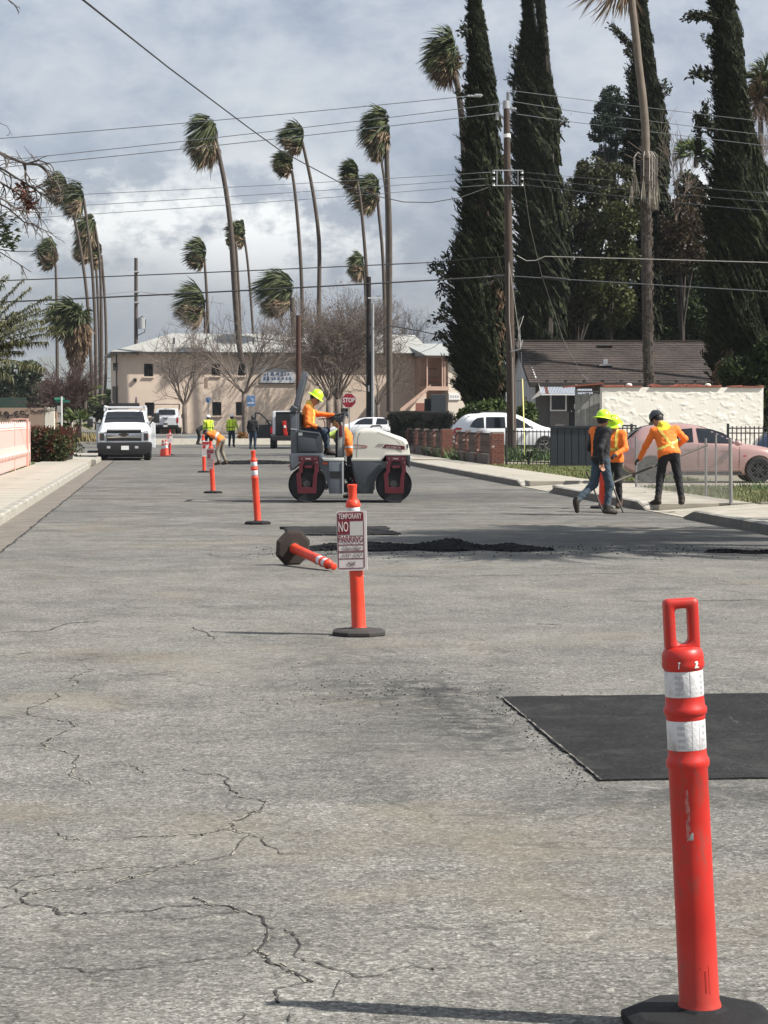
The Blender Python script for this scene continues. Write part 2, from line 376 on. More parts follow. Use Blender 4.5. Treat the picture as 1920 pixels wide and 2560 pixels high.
me3 = bpy.data.meshes.new('apron_panel'); n_ = [(-0.85, -0.75, 0.012), (0.85, -0.75, 0.125), (0.85, 0.75, 0.125), (-0.85, 0.75, 0.012)]
me3.from_pydata(n_ + [(x, y, -0.05) for x, y, z in n_], [], [(0, 1, 2, 3), (4, 5, 1, 0), (5, 6, 2, 1), (6, 7, 3, 2), (7, 4, 0, 3)]); me3.materials.append(CONC)
for i in range(60):
    u = 14.0 + i * 1.53
    if u > 100: break
    ap = 35.2 < u < 37.6 or 47.9 < u < 51.3 or 77 < u < 81
    o = link(bpy.data.objects.new('panel', me3 if ap else me2), rw); c = road(9.40, u); o.location = (c.x, c.y, rng.uniform(-0.003, 0.003)); o.rotation_euler.z = ROAD_A
# ground under the right curb line so the drops read as ramps
rc = empty_struct('curb_right')
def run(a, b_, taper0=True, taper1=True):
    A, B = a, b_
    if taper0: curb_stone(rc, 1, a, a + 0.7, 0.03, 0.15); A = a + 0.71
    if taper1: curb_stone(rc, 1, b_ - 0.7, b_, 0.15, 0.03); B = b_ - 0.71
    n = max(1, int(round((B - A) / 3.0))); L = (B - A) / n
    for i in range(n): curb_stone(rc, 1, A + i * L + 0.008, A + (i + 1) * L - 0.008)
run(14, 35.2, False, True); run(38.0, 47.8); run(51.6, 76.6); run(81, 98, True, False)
for a, c_ in ((35.2, 38.0), (47.8, 51.6), (76.6, 81)):
    o = slab('curb_ramp', 8.37, a, 8.54, c_, -0.05, 0.012, CONC); o['kind'] = 'structure'
# neighbouring plots on the right: lawn, driveways
sheet('lawn_right', rq(10.26, 37.8, 26, 47.6), 0.12, LAWN)
sheet('lawn_strip', rq(10.26, 51.7, 13.0, 72), 0.12, LAWN)
sheet('driveway_near', rq(10.26, 14, 40, 37.4), 0.125, CONC)
sheet('driveway_mid', rq(10.26, 47.6, 40, 51.7), 0.122, CONC)
sheet('yard_right', rq(13.0, 51.7, 60, 100), 0.115, mat('yard_ground', (0.2, 0.18, 0.13), 0.95, vary=0.4, vscale=0.8))
sheet('yard_brick', rq(10.26, 72, 13, 100), 0.115, MATS['yard_ground'])
sheet('corner_pavement', rq(8.36, 98.2, 40, 104), 0.13, CONC)
k = slab('lawn_edging', 10.3, 37.45, 30, 37.62, 0, 0.16, CONC); k['kind'] = 'structure'
sheet('yard_left', rq(-30, 10, -4.32, 90), 0.11, mat('yard_left_ground', (0.26, 0.235, 0.19), 0.95, vary=0.3))
sheet('corner_pavement_left', rq(-30, 90, -2.5, 98), 0.10, CONC)

# ------- cracks in the asphalt: thin dark ribbons with a sandy fringe
def crack(path, wd=0.007, sub=5, jit=0.03, fringe=0.0):
    P = [road(0, 0)] * 0 + [gd(x, y) for x, y in path]
    pts = []
    for a, b_ in zip(P[:-1], P[1:]):
        seg = [a, b_]
        while (seg[1] - seg[0]).length > 0.035 and len(seg) < 60:
            L = (seg[1] - seg[0]).length; s2 = []
            for p, q in zip(seg[:-1], seg[1:]): s2 += [p, (p + q) / 2 + Vector((rng.normal(0, .055), rng.normal(0, .17), 0)) * min(L, .5)]
            seg = s2 + [seg[-1]]
        pts += seg[:-1]
    pts.append(P[-1]); return pts
def ribbon(b, pts, wd, z):
    n = len(pts)
    for i in range(n - 1):
        d = pts[i + 1] - pts[i]; nrm = Vector((-d.y, d.x, 0)).normalized()
        w0 = wd * (0.35 + 0.9 * abs(sin(i * 1.7) * cos(i * 0.37))); 
        if i == 0: w0 *= 0.2
        a, c_ = pts[i] - nrm * w0, pts[i] + nrm * w0
        w1 = wd * (0.35 + 0.9 * abs(sin((i + 1) * 1.7) * cos((i + 1) * 0.37)))
        e, f_ = pts[i + 1] + nrm * w1, pts[i + 1] - nrm * w1
        b.add([(q.x, q.y, z) for q in (a, c_, e, f_)], [(0, 1, 2, 3)])
K = 1.728
def cp(l): return [(x / K, 1640 + y / K) for x, y in l]
CR = [ # traced courses, (wide?, fringe?)
 (cp([(825, 1048), (900, 1075), (1000, 1085), (1045, 1105), (1125, 1125), (1155, 1170), (1155, 1210), (1115, 1270), (1165, 1330), (1230, 1360), (1310, 1390), (1355, 1412)]), 0.0075, 1),
 (cp([(1155, 1172), (1225, 1180), (1275, 1205), (1300, 1250), (1270, 1295), (1330, 1325), (1410, 1345), (1490, 1362), (1530, 1384), (1659, 1378)]), 0.0055, 0),
 (cp([(1155, 1212), (1230, 1228), (1300, 1245)]), 0.003, 0),
 (cp([(1185, 1440), (1240, 1432), (1355, 1412)]), 0.004, 0), (cp([(1190, 1445), (1205, 1470), (1198, 1500)]), 0.007, 0),
 (cp([(1470, 1400), (1450, 1440), (1430, 1475)]), 0.003, 0), (cp([(1020, 1585), (1060, 1550)]), 0.004, 0), (cp([(1250, 1585), (1252, 1550)]), 0.004, 0),
 (cp([(0, 972), (100, 965), (190, 950), (330, 930), (460, 915), (550, 908), (690, 918), (800, 898), (940, 878), (1000, 862), (1030, 820), (1078, 775), (1000, 742), (850, 775), (680, 782), (560, 790), (370, 800), (290, 795), (250, 765)]), 0.0042, 1),
 (cp([(1078, 775), (1140, 785), (1150, 820), (1200, 838), (1215, 858), (1330, 858)]), 0.0045, 0),
 (cp([(1000, 742), (1035, 710), (1075, 690), (1130, 665), (1148, 630), (1090, 618), (1010, 608)]), 0.0055, 1),
 (cp([(1025, 598), (990, 560), (970, 522), (900, 512), (790, 492)]), 0.006, 1),
 (cp([(620, 508), (585, 480), (540, 468), (480, 462)]), 0.004, 1),
 (cp([(0, 1000), (45, 1005), (75, 1025), (130, 1025), (100, 1065), (140, 1080), (250, 1095), (380, 1115), (460, 1112), (600, 1105), (800, 1082), (870, 1078)]), 0.0065, 0),
 (cp([(45, 1005), (100, 968)]), 0.004, 0),
 (cp([(235, 1092), (245, 1115), (290, 1122)]), 0.006, 0), (cp([(610, 1115), (680, 1138), (780, 1138), (900, 1122), (1040, 1108)]), 0.0045, 0),
 (cp([(130, 1025), (240, 1012), (460, 1005), (520, 970), (620, 945), (690, 918)]), 0.004, 1),
 (cp([(0, 1088), (95, 1070)]), 0.004, 0),
 (cp([(0, 1340), (60, 1350), (120, 1365), (230, 1355), (360, 1368), (480, 1360), (620, 1348), (760, 1330), (900, 1310), (1060, 1300), (1115, 1275)]), 0.0045, 0),
 (cp([(395, 555), (360, 540), (300, 518), (330, 480), (335, 430), (270, 412), (195, 395), (240, 345), (320, 300), (300, 283), (130, 258), (120, 225), (200, 200), (260, 178), (225, 158)]), 0.005, 1),
 (cp([(300, 283), (420, 275), (530, 283), (680, 262), (840, 252)]), 0.004, 0),
 (cp([(195, 390), (60, 385), (0, 388)]), 0.005, 0),
 (cp([(310, 135), (340, 115), (300, 100), (360, 75), (410, 60), (360, 42)]), 0.005, 1),
 (cp([(830, 218), (930, 214)]), 0.004, 0), (cp([(1430, 332), (1500, 330)]), 0.006, 0),
 ([(960, 2432), (1050, 2420), (1130, 2417), (1260, 2418), (1400, 2408), (1480, 2402), (1560, 2400), (1640, 2398), (1700, 2398)], 0.0032, 0),
 ([(1790, 2396), (1850, 2394), (1920, 2390)], 0.003, 0),
 ([(480, 1568), (505, 1578), (520, 1590), (535, 1598)], 0.01, 1),
 ([(0, 1640), (60, 1634), (130, 1632)], 0.009, 0), ([(0, 1582), (80, 1580), (160, 1562), (250, 1552)], 0.012, 0),
 ([(520, 1385), (545, 1392), (600, 1392), (690, 1382)], 0.012, 0), ([(1560, 1530), (1600, 1530)], 0.012, 0), ([(1340, 1560), (1405, 1562)], 0.02, 0),
]
bk = MB(); fr = MB()
for path, wd, fg in CR:
    pts = crack(path); ribbon(bk, pts, wd * 0.72, 0.0035)
    if fg:
        for s in range(3):
            for i in range(0, len(pts) - 3, 3):
                if rng.rand() < .38: ribbon(fr, [q + Vector((rng.uniform(-.010, .010), rng.uniform(-.03, .03), 0)) for q in pts[i:i + 3]], 0.006, 0.0018 + 0.0005 * s)
# long seams across the street farther away
for i in range(26):
    u = 20 + i * 3.1 + rng.uniform(-1, 1); v0 = rng.uniform(-1.9, 4.5); L = rng.uniform(1.2, 5.0)
    pts = []; vv = v0; uu = u
    while vv < min(v0 + L, 8.2): pts.append(road(vv, uu)); vv += 0.12; uu += rng.uniform(-0.06, 0.065)
    if len(pts) > 2: ribbon(bk, pts, 0.010 + 0.0002 * u, 0.0035)
pts = [road(-2.0 + rng.uniform(-.02, .02), 14 + 0.25 * i) for i in range(340)]; ribbon(bk, pts, 0.02, 0.006)
o = bk.build('road_cracks', mat('crack_dark', (0.028, 0.026, 0.024), 0.95)); o['kind'] = 'structure'
o = fr.build('crack_sand', mat('crack_sand', (0.26, 0.245, 0.205), 0.95, vary=0.4, vscale=12)); o['kind'] = 'structure'

sb = MB()
for v0, u0, v1, u1 in ((-4.2, 46, -2.8, 47.2), (-3.9, 55, -2.75, 53.5), (-4.1, 60.5, -3.0, 61.5), (8.6, 43, 10.2, 44), (8.7, 57, 9.9, 56), (-4.2, 50.1, -2.7, 50.4)):
    pts = [road(v0 + (v1 - v0) * i / 14, u0 + (u1 - u0) * i / 14 + rng.normal(0, .10)) for i in range(15)]; ribbon(sb, pts, .014, .1395)
sb.build('pavement_cracks', MATS['crack_dark'])['kind'] = 'structure'
# ------- fresh asphalt: near patch with a chalk line along its edge, the windrows and loose crumbs
NEWM = bpy.data.materials.new('fresh_asphalt'); NEWM.use_nodes = True; t = NT(NEWM.node_tree); bs = t.n['Principled BSDF']
P_ = t.new('ShaderNodeTexCoord').outputs['Object']
c = t.mix(t.ramp(t.noise(P_, 1.4, 5, 0.6), [(0.3, 0.0), (0.7, 1.0)]), (0.012, 0.012, 0.0125), (0.026, 0.0255, 0.0255))
c = t.mix(1.0, c, t.ramp(t.noise(P_, 120, 3, 0.8), [(0.3, 0.4), (0.5, 1.0), (0.75, 2.9)]), 'MULTIPLY')
c = t.mix(1.0, c, t.ramp(t.noise(P_, 28, 5, 0.8), [(0.3, 0.5), (0.5, 1.0), (0.72, 2.0)]), 'MULTIPLY')
wv = t.new('ShaderNodeMapping', {'Vector': P_, 'Rotation': (0, 0, 0.75), 'Scale': (22, 1.2, 1)}).outputs[0]
c = t.mix(t.math('MULTIPLY', t.ramp(t.noise(wv, 1.0, 3, 0.7), [(0.66, 0.0), (0.74, 1.0)]), 0.40), c, (0.12, 0.116, 0.11))
c = t.mix(t.math('MULTIPLY', t.ramp(t.noise(P_, 2.6, 8, 0.75, 0.4), [(0.52, 0.0), (0.66, 1.0)]), 0.35), c, (0.075, 0.072, 0.068))
t.l.new(c, bs.inputs['Base Color']); bs.inputs['Roughness'].default_value = 0.85; bs.inputs['Specular IOR Level'].default_value = 0.18
bn = t.new('ShaderNodeBump', {'Strength': 1.0, 'Height': t.noise(P_, 55, 5, 0.8)}); bn.inputs['Distance'].default_value = 0.008
t.l.new(bn.outputs[0], bs.inputs['Normal'])
def patch(name, v0, u0, v1, u1, z, m, rag=0.02):
    pts = []
    def edge(a, c_, n):
        for i in range(n):
            s = i / n; q = (a[0] + (c_[0] - a[0]) * s, a[1] + (c_[1] - a[1]) * s)
            pts.append(road(q[0] + rng.uniform(-rag, rag), q[1] + rng.uniform(-rag, rag)))
    edge((v0, u0), (v1, u0), 30); edge((v1, u0), (v1, u1), 30); edge((v1, u1), (v0, u1), 30); edge((v0, u1), (v0, u0), 30)
    b = MB(); n = len(pts); b.add([(q.x, q.y, z) for q in pts] + [(q.x, q.y, 0) for q in pts], [tuple(range(n))] + [(i, (i + 1) % n, n + (i + 1) % n, n + i) for i in range(n)])
    o = b.build(name, m); o['kind'] = 'structure'; return o
patch('asphalt_patch', 1.92, 9.62, 6.6, 12.57, 0.010, NEWM, 0.012)
patch('asphalt_patch_far', 1.7, 30.3, 3.2, 32.6, 0.02, NEWM, 0.06)
b = MB()
for i in range(50):
    ribbon(b, [road(1.922 + rng.uniform(-.003, .003), 9.6 + 0.06 * i + .02 * j) for j in range(4)], rng.choice([0.001, 0.002, 0.0035, 0.005]), 0.0125)
o = b.build('chalk_line', mat('chalk', (0.27, 0.25, 0.22), 0.95, vary=0.5, vscale=25)); o['kind'] = 'structure'
# windrow of hot mix, a lumpy long heap; v 1.3 -> 6.4 at u ~ 26.6
def windrow(name, pa, pb, wid, hfun, label, n=150, mrow=18, seed=1):
    r = np.random.RandomState(seed); V = []; Fc = []
    d = (pb - pa); L = d.length; d.normalize(); nr = Vector((-d.y, d.x, 0))
    for i in range(n + 1):
        s = i / n; h = hfun(s)
        for j in range(mrow + 1):
            q = j / mrow * 2 - 1; prof = max(0, 1 - abs(q) ** 1.7)
            wv_ = wid * (0.75 + 0.25 * sin(s * 23 + seed) + 0.2 * r.rand() * (abs(q) > 0.8))
            hh = h * prof + (0.012 * r.rand() + 0.02 * r.rand() ** 3) * (prof > 0.02)
            c_ = pa + d * (L * s) + nr * (q * wv_); V.append((c_.x + r.uniform(-.01, .01), c_.y + r.uniform(-.01, .01), max(0.0, hh) if 0 < j < mrow else -0.002))
    for i in range(n):
        for j in range(mrow):
            a = i * (mrow + 1) + j; Fc.append((a, a + mrow + 1, a + mrow + 2, a + 1))
    b = MB(); b.add(V, Fc); o = b.build(name, MATS['heap'], smooth=False); tag(o, label, 'asphalt heap', kind='stuff'); return o
mat('heap', (0.010, 0.010, 0.011), 0.85, vary=0.5, vscale=30, bump=0.8, bscale=70, spec=0.15)
def hf(s): return 0.035 + 0.03 * sin(s * 9) ** 2 + 0.065 * math.exp(-((s - 0.60) / 0.07) ** 2) + 0.03 * math.exp(-((s - 0.30) / 0.10) ** 2) - 0.085 * max(0, (s - 0.82) / 0.18) - 0.05 * max(0, (0.08 - s) / 0.08)
windrow('asphalt_windrow', gd(760, 1372), gd(1385, 1373), 0.55, hf, 'long low heap of loose black asphalt across the road behind the sign post')
windrow('asphalt_windrow', gd(545, 1160), gd(735, 1159), 0.9, lambda s: 0.10 * sin(pi * min(1, max(0, s))) ** 0.5 + 0.02, 'far low heap of black asphalt beside the bending worker', seed=3)
windrow('asphalt_windrow', gd(1770, 1380), gd(2050, 1386), 0.25, lambda s: 0.012 + 0.012 * sin(s * 9) ** 2, 'thin spread of loose black asphalt at the right edge of the road', seed=5)
def crumbs(n, fn, smin, smax, name, label, m):
    V = []
    for i in range(n):
        x, y = fn(); s = rng.uniform(smin, smax); a = rng.uniform(0, pi)
        base = [(x + s * cos(a + k * 2.1) * rng.uniform(.6, 1.2), y + s * sin(a + k * 2.1) * rng.uniform(.6, 1.2), 0.001) for k in range(3)]
        top = (x + rng.uniform(-.3, .3) * s, y + rng.uniform(-.3, .3) * s, s * rng.uniform(0.5, 1.1))
        for k in range(3): V += [base[k], base[(k + 1) % 3], top]
    o = quads_obj(name, V, 0, m, k=3); tag(o, label, 'gravel', kind='stuff')
def fn1():
    if rng.rand() < 0.6: p = road(rng.normal(1.35, 0.45), rng.normal(13.2, 0.7))
    else: p = road(1.93 - abs(rng.normal(0, 0.09)), rng.uniform(9.4, 12.8))
    return p.x, p.y
crumbs(700, fn1, 0.002, 0.0085, 'asphalt_crumbs', 'loose black asphalt crumbs beside the near dark patch', MATS['heap'])
crumbs(600, lambda: (lambda p: (p.x, p.y))(road(rng.uniform(1.0, 7.5), rng.normal(26.4, 0.7))), 0.006, 0.018, 'asphalt_crumbs', 'loose black asphalt crumbs round the long heap', MATS['heap'])
crumbs(500, lambda: (lambda p: (p.x, p.y))(road(rng.uniform(-2.0, 6), rng.uniform(4.5, 26))), 0.003, 0.008, 'road_grit', 'scattered pale grit and pebbles on the worn road', mat('grit', (0.33, 0.31, 0.27), 0.9))
crumbs(110, lambda: (lambda p: (p.x, p.y))(road(rng.uniform(-2.0, 7), rng.uniform(5, 40))), 0.003, 0.009, 'road_debris', 'scattered dark crumbs on the worn road', MATS['heap'])

# grass
def blades(n, fn, h0, h1, wd, name, label, m):
    a = rng.uniform(0, 2 * pi, n); h = rng.uniform(h0, h1, n); xy = np.array([fn() for _ in range(n)])
    z = xy[:, 2]; dx, dy = np.cos(a) * wd, np.sin(a) * wd; lx, ly = rng.normal(0, .35, n) * h - 0.2 * h, rng.normal(0, .35, n) * h
    V = np.stack([np.stack([xy[:, 0] - dx, xy[:, 1] - dy, z], 1), np.stack([xy[:, 0] + dx, xy[:, 1] + dy, z], 1), np.stack([xy[:, 0] + lx, xy[:, 1] + ly, z + h], 1)], 1)
    tag(quads_obj(name, V, 0, m, k=3), label, 'grass', kind='stuff')
def rr(v0, u0, v1, u1, z): 
    def f():
        p = road(rng.uniform(v0, v1), rng.uniform(u0, u1)); return p.x, p.y, z
    return f
GR = mat('grass_blade', (0.085, 0.13, 0.028), 0.7, vary=0.5, vscale=0.9, col2=(0.17, 0.165, 0.06))
blades(16000, rr(10.3, 37.7, 17, 47.5, 0.118), 0.03, 0.09, 0.012, 'lawn_grass', 'patchy green grass behind the chain link fence', GR)
blades(9000, rr(10.3, 51.8, 13, 70, 0.118), 0.03, 0.09, 0.014, 'strip_grass', 'short green grass strip beside the right sidewalk', GR)
blades(1500, rr(10.4, 76, 14, 90, 0.118), 0.2, 0.55, 0.03, 'weeds', 'tall green weeds round the foot of the utility pole', mat('weed', (0.05, 0.10, 0.02), 0.7, vary=0.5, vscale=2))
blades(1800, rr(12.2, 40, 15, 47, 0.118), 0.06, 0.22, 0.014, 'lawn_weeds', 'taller dark green weeds by the parked pink car', MATS['weed'])
blades(700, rr(-4.7, 62, -4.33, 74, 0.11), 0.03, 0.12, 0.02, 'verge_weeds', 'small green weeds between pink fence and hedge', GR)
blades(2600, rr(-9, 137.6, -1.0, 140.5, 0.2), 0.1, 0.7, 0.05, 'dry_weeds', 'yellowish dry weeds on the verge across the crossing street', mat('dry_weed', (0.15, 0.14, 0.04), 0.8, vary=0.5, vscale=1, col2=(0.2, 0.15, 0.07)))

# mountains on the left horizon
def hills():
    b = MB(); n = 90; X = np.linspace(-2600, 2600, n); H_ = 60 + 75 * np.exp(-((X + 1050) / 420) ** 2) + 62 * np.exp(-((X + 640) / 260) ** 2)
    r = np.random.RandomState(2); H_ = H_ + np.convolve(r.normal(0, 26, n), [.2, .3, .2], 'same')
    for i, x in enumerate(X): b.v += [(x / 2, 2600, -3), (x / 2, 2800 + 30 * sin(i), max(10, H_[i] / 2)), (x / 2, 3300, -3)]
    for i in range(n - 1):
        a = i * 3; b.f += [(a, a + 3, a + 4, a + 1), (a + 1, a + 4, a + 5, a + 2)]; b.mi += [0, 0]
    b.build('hills', mat('hill', (0.10, 0.11, 0.10), 0.95, vary=0.3, vscale=0.008), smooth=True, angle=3)['kind'] = 'structure'
hills()
# ================================================================== POSTS, CONES, SIGNS
ORG = mat('orange_plastic', (0.74, 0.052, 0.019), 0.45, vary=0.16, vscale=5, bump=0.05, bscale=25, grime=0.6)
RED = mat('red_plastic', (0.50, 0.018, 0.011), 0.45, vary=0.18, vscale=5, bump=0.04, bscale=25, grime=0.75)
RUB = mat('black_rubber', (0.014, 0.014, 0.015), 0.8, spec=0.25, vary=0.35, vscale=9, bump=0.2, bscale=60)
RUBD = mat('dusty_rubber', (0.036, 0.033, 0.031), 0.85, vary=0.3, vscale=7, bump=0.1)
RUBT = mat('tan_rubber', (0.032, 0.024, 0.020), 0.9, vary=0.3, vscale=5)
REFL = mat('reflective_sheet', (0.62, 0.62, 0.63), 0.42, vary=0.2, vscale=9, bump=0.2, bscale=90, grime=0.5)
REFS = mat('reflective_seam', (0.42, 0.42, 0.44), 0.45)
WHT = mat('white_plastic', (0.78, 0.77, 0.75), 0.5)
MAR = mat('maroon_print', (0.115, 0.004, 0.012), 0.55)
DKI = mat('dark_ink', (0.03, 0.01, 0.012), 0.6)
SIGNW = mat('sign_face', (0.46, 0.42, 0.42), 0.55, vary=0.08, vscale=9)
GREYP = mat('sign_grey', (0.36, 0.35, 0.34), 0.6)
BASE_V = [(0.207, 0.0), (0.213, 0.006), (0.213, 0.030), (0.180, 0.044), (0.075, 0.050), (0.066, 0.058), (0.0, 0.058)]
def post(label, loc, lean=(0.0, 0.0), m=None, bm=None, handle=False, bands=True, group='orange channelizer posts along the closed lane', rz=0.0, q=None, scale=1.0):
    """channelizer post; parts: base, tube, reflective_band (two), handle or cap"""
    t = thing('channelizer_post', label, 'channelizer post', loc, rz, group)
    m = m or ORG; bm = bm or RUB; hi = 48 if handle else 28
    b = MB(); b.lathe(BASE_V[:-1], 8, ph=pi / 8)
    base = b.build('base', bm, t, bevel=0.004, angle=0.2)
    if q is None:
        qs = Matrix.Translation((0, 0, 0.03)) @ Euler((lean[1], lean[0], 0)).to_matrix().to_4x4() @ Matrix.Translation((0, 0, -0.03))
    else: qs = Matrix()
    prof = [(0.060, 0.030), (0.0605, 0.045), (0.057, 0.062), (0.0535, 0.075), (0.0525, 0.30), (0.0522, 0.50), (0.052, 0.695), (0.0565, 0.702), (0.0575, 0.712), (0.0565, 0.720), (0.052, 0.727),
            (0.0505, 0.745), (0.0505, 0.828), (0.052, 0.832), (0.052, 0.838), (0.0565, 0.842), (0.0575, 0.850), (0.0565, 0.858), (0.052, 0.864), (0.051, 0.882), (0.0505, 0.890), (0.0505, 0.958), (0.053, 0.962), (0.0555, 0.966), (0.0565, 0.975), (0.0545, 0.984)]
    if handle: prof += [(0.0555, 0.988), (0.0545, 1.000), (0.050, 1.011), (0.044, 1.017), (0.030, 1.020), (0.0, 1.021)]
    else: prof += [(0.050, 1.000), (0.044, 1.012), (0.034, 1.016), (0.0315, 1.03), (0.0325, 1.10), (0.037, 1.112), (0.0375, 1.125), (0.030, 1.130), (0.0, 1.130)]
    tb = MB(); tb.lathe(prof, hi); tube = tb.build('tube', m, t, smooth=True, angle=0.7); tube.matrix_local = qs
    if bands:
        for z0, z1 in ((0.748, 0.826), (0.889, 0.957)):
            bb = MB(); bb.lathe([(0.0508, z0), (0.0512, z0 + .001), (0.0512, z1 - .001), (0.0508, z1)], hi, caps=False)
            o = bb.build('reflective_band', REFL, t, smooth=True); o.matrix_local = qs
            if handle:
                s = MB(); s.cur = 0
                for a in (radians(-86), radians(-62 if z0 < .8 else -86)):
                    s.add([(0.0516 * cos(a + d), 0.0516 * sin(a + d), z) for d, z in ((-.012, z0), (.012, z0), (.012, z1), (-.012, z1))], [(0, 1, 2, 3)])
                for r_ in range(4):     # rows of pressed dots either side of the seam
                    for a in (-128, -120, -112, -48, -40):
                        z = z0 + (r_ + .6) * (z1 - z0) / 4.6; a_ = radians(a)
                        s.add([(0.0517 * cos(a_ + dx), 0.0517 * sin(a_ + dx), z + dz) for dx, dz in ((-.055, -.004), (.055, -.004), (.055, .004), (-.055, .004))], [(0, 1, 2, 3)])
                link(bpy.data.objects.new('band_print', s.mesh('band_print')), o).data.materials.append(REFS)
    if handle:
        # flat loop grip, a rounded frame with a slot through it
        h = MB(); out = []; inn = []
        W_, w_, Z0, Z1, z0, z1 = 0.0455, 0.0185, 1.012, 1.147, 1.026, 1.121
        def rrect(Wd, za, zb, r0, r1, n=6):
            P = []
            for cx, cz, a0, r in ((Wd, za, -90, r0), (Wd, zb, 0, r1), (-Wd, zb, 90, r1), (-Wd, za, 180, r0)):
                sx = 1 if cx > 0 else -1; sz = 1 if cz == zb else -1
                for i in range(n + 1):
                    a = radians(a0 + 90 * i / n); P.append((cx - sx * r + r * cos(a), cz - sz * r + r * sin(a)))
            return P
        out = rrect(W_, Z0, Z1, 0.006, 0.012); inn = rrect(w_, z0, z1, 0.018, 0.008); n = len(out)
        rings = []
        for k in range(12):       # sweep a soft-cornered section between the two outlines
            a = 2 * pi * k / 12; s = 0.5 + 0.5 * max(-1, min(1, 1.35 * cos(a))); y = 0.020 * max(-1, min(1, 1.3 * sin(a)))
            rings.append([(o_[0] * s + i_[0] * (1 - s), y, o_[1] * s + i_[1] * (1 - s)) for o_, i_ in zip(out, inn)])
        vs = [p for r in rings for p in r]; fs = [(k * n + i, k * n + (i + 1) % n, ((k + 1) % 12) * n + (i + 1) % n, ((k + 1) % 12) * n + i) for k in range(12) for i in range(n)]
        h.add(vs, fs); o = h.build('handle', m, t, smooth=True, angle=0.9); o.matrix_local = qs
        # torn label scrap and pale scrape on the tube, worn white paint chips on the collar, moulded plate near the foot
        def onshell(nm, pts, r, m_, z_of=None):
            s = MB(); s.add([(r * cos(radians(a)), r * sin(radians(a)), z) for a, z in pts], [tuple(range(len(pts)))]); o = s.build(nm, m_, t); o.matrix_local = qs; return o
        sc_ = mat('scrape', (0.50, 0.16, 0.14), 0.6, vary=0.5, vscale=60)
        s = MB()
        for i in range(46):
            z = rng.uniform(0.515, 0.645); wdt = 9 * (1 - abs((z - 0.56) / 0.1) ** 1.5 * 0.8); a = -112 + rng.uniform(-wdt, wdt) * 0.6
            dz = rng.uniform(.004, .012); da = rng.uniform(1.2, 3.4)
            s.add([(0.05265 * cos(radians(a + x)), 0.05265 * sin(radians(a + x)), z + y) for x, y in ((-da, -dz), (da, -dz * .6), (da * .7, dz), (-da * .6, dz * .8))], [(0, 1, 2, 3)])
        o = s.build('scrape_mark', sc_, t); o.matrix_local = qs
        onshell('label_scrap', [(-117, .512), (-99, .512), (-97, .530), (-101, .533), (-106, .528), (-108, .522)], 0.0529, mat('foil', (0.35, 0.36, 0.33), 0.4))
        wp = mat('worn_white', (0.72, 0.68, 0.64), 0.6, vary=0.3, vscale=40)
        for a0, pts in ((-118, [(0, .966), (3, .966), (5, .981), (7, .981), (6, .984), (0, .984), (2, .980)]), (-66, [(-7, .966), (9, .966), (6, .970), (2, .972), (6, .977), (5, .984), (-3, .984), (-6, .980), (-1, .980), (-3, .974)])):
            b_ = MB(); b_.add([((0.0568 if z < .983 else 0.0556) * cos(radians(a0 + a)), (0.0568 if z < .983 else 0.0556) * sin(radians(a0 + a)), z) for a, z in pts], [tuple(range(len(pts)))])
            o = b_.build('paint_chip', wp, t); o.matrix_local = qs
        fr_ = MB(); R_ = 0.0538
        for a0, a1, za, zb in ((-96, -70, .172, .175), (-96, -70, .098, .101), (-73, -70, .101, .172)):
            fr_.add([(R_ * cos(radians(a)), R_ * sin(radians(a)), z) for a, z in ((a0, za), (a1, za), (a1, zb), (a0, zb))] + [(0.052 * cos(radians(a)), 0.052 * sin(radians(a)), z) for a, z in ((a0, za), (a1, za), (a1, zb), (a0, zb))], [(0, 1, 2, 3), (4, 5, 1, 0), (5, 6, 2, 1), (6, 7, 3, 2), (7, 4, 0, 3)])
        for k_ in range(9):
            z = .106 + k_ * .0068; fr_.box((0.0527 * cos(radians(-82)), 0.0527 * sin(radians(-82)), z), (.004, .003, .004))
        o = fr_.build('moulded_mark', m, t); o.matrix_local = qs
    if q is not None: t.rotation_mode = 'QUATERNION'; t.rotation_quaternion = q
    return t, qs
F1 = gd(1753, 2534)
post('tall red post with loop handle and two white bands, nearest the camera at right', (0.842, 5.80, 0), (-0.055, 0.0), RED, handle=True, rz=0.12)
p2, q2 = post('orange post standing behind the TEMPORARY NO PARKING sign', (-0.187, 16.42, 0), (-0.047, 0), bm=RUBD)
post('orange post with two white bands and no sign, left of the road roller', (gd(645, 1310).x, 33.7, 0), (-0.066, 0), bm=RUB)
p4, q4 = post('orange post carrying a dull tapered sign, left of the banded post', (gd(530, 1234).x, 47.7, 0), (-0.05, 0))
p5, q5 = post('orange post with a white notice, in front of the yellow vest workers', (gd(511, 1181).x, 66.0, 0), (-0.03, 0))
post('red post with a white notice beside the two traffic cones', (gd(425, 1138).x, 96.9, 0), (0, 0), RED)
post('orange post half hidden behind the legs of the black shirt worker', (gd(1482, 1262).x, 39.6, 0), (0.02, 0))
fb = at(730.7, 1370, 24.3); dr = Vector((0.47, -0.98, -0.14)).normalized()
z_ = dr; x_ = Vector((0, 0, 1)).cross(z_).normalized(); y_ = z_.cross(x_)
qq = Matrix((x_, y_, z_)).transposed().to_quaternion()
post('knocked over orange post lying on the road with its brown base on edge', (fb.x, 24.3, 0.192), m=ORG, bm=RUBT, q=qq)

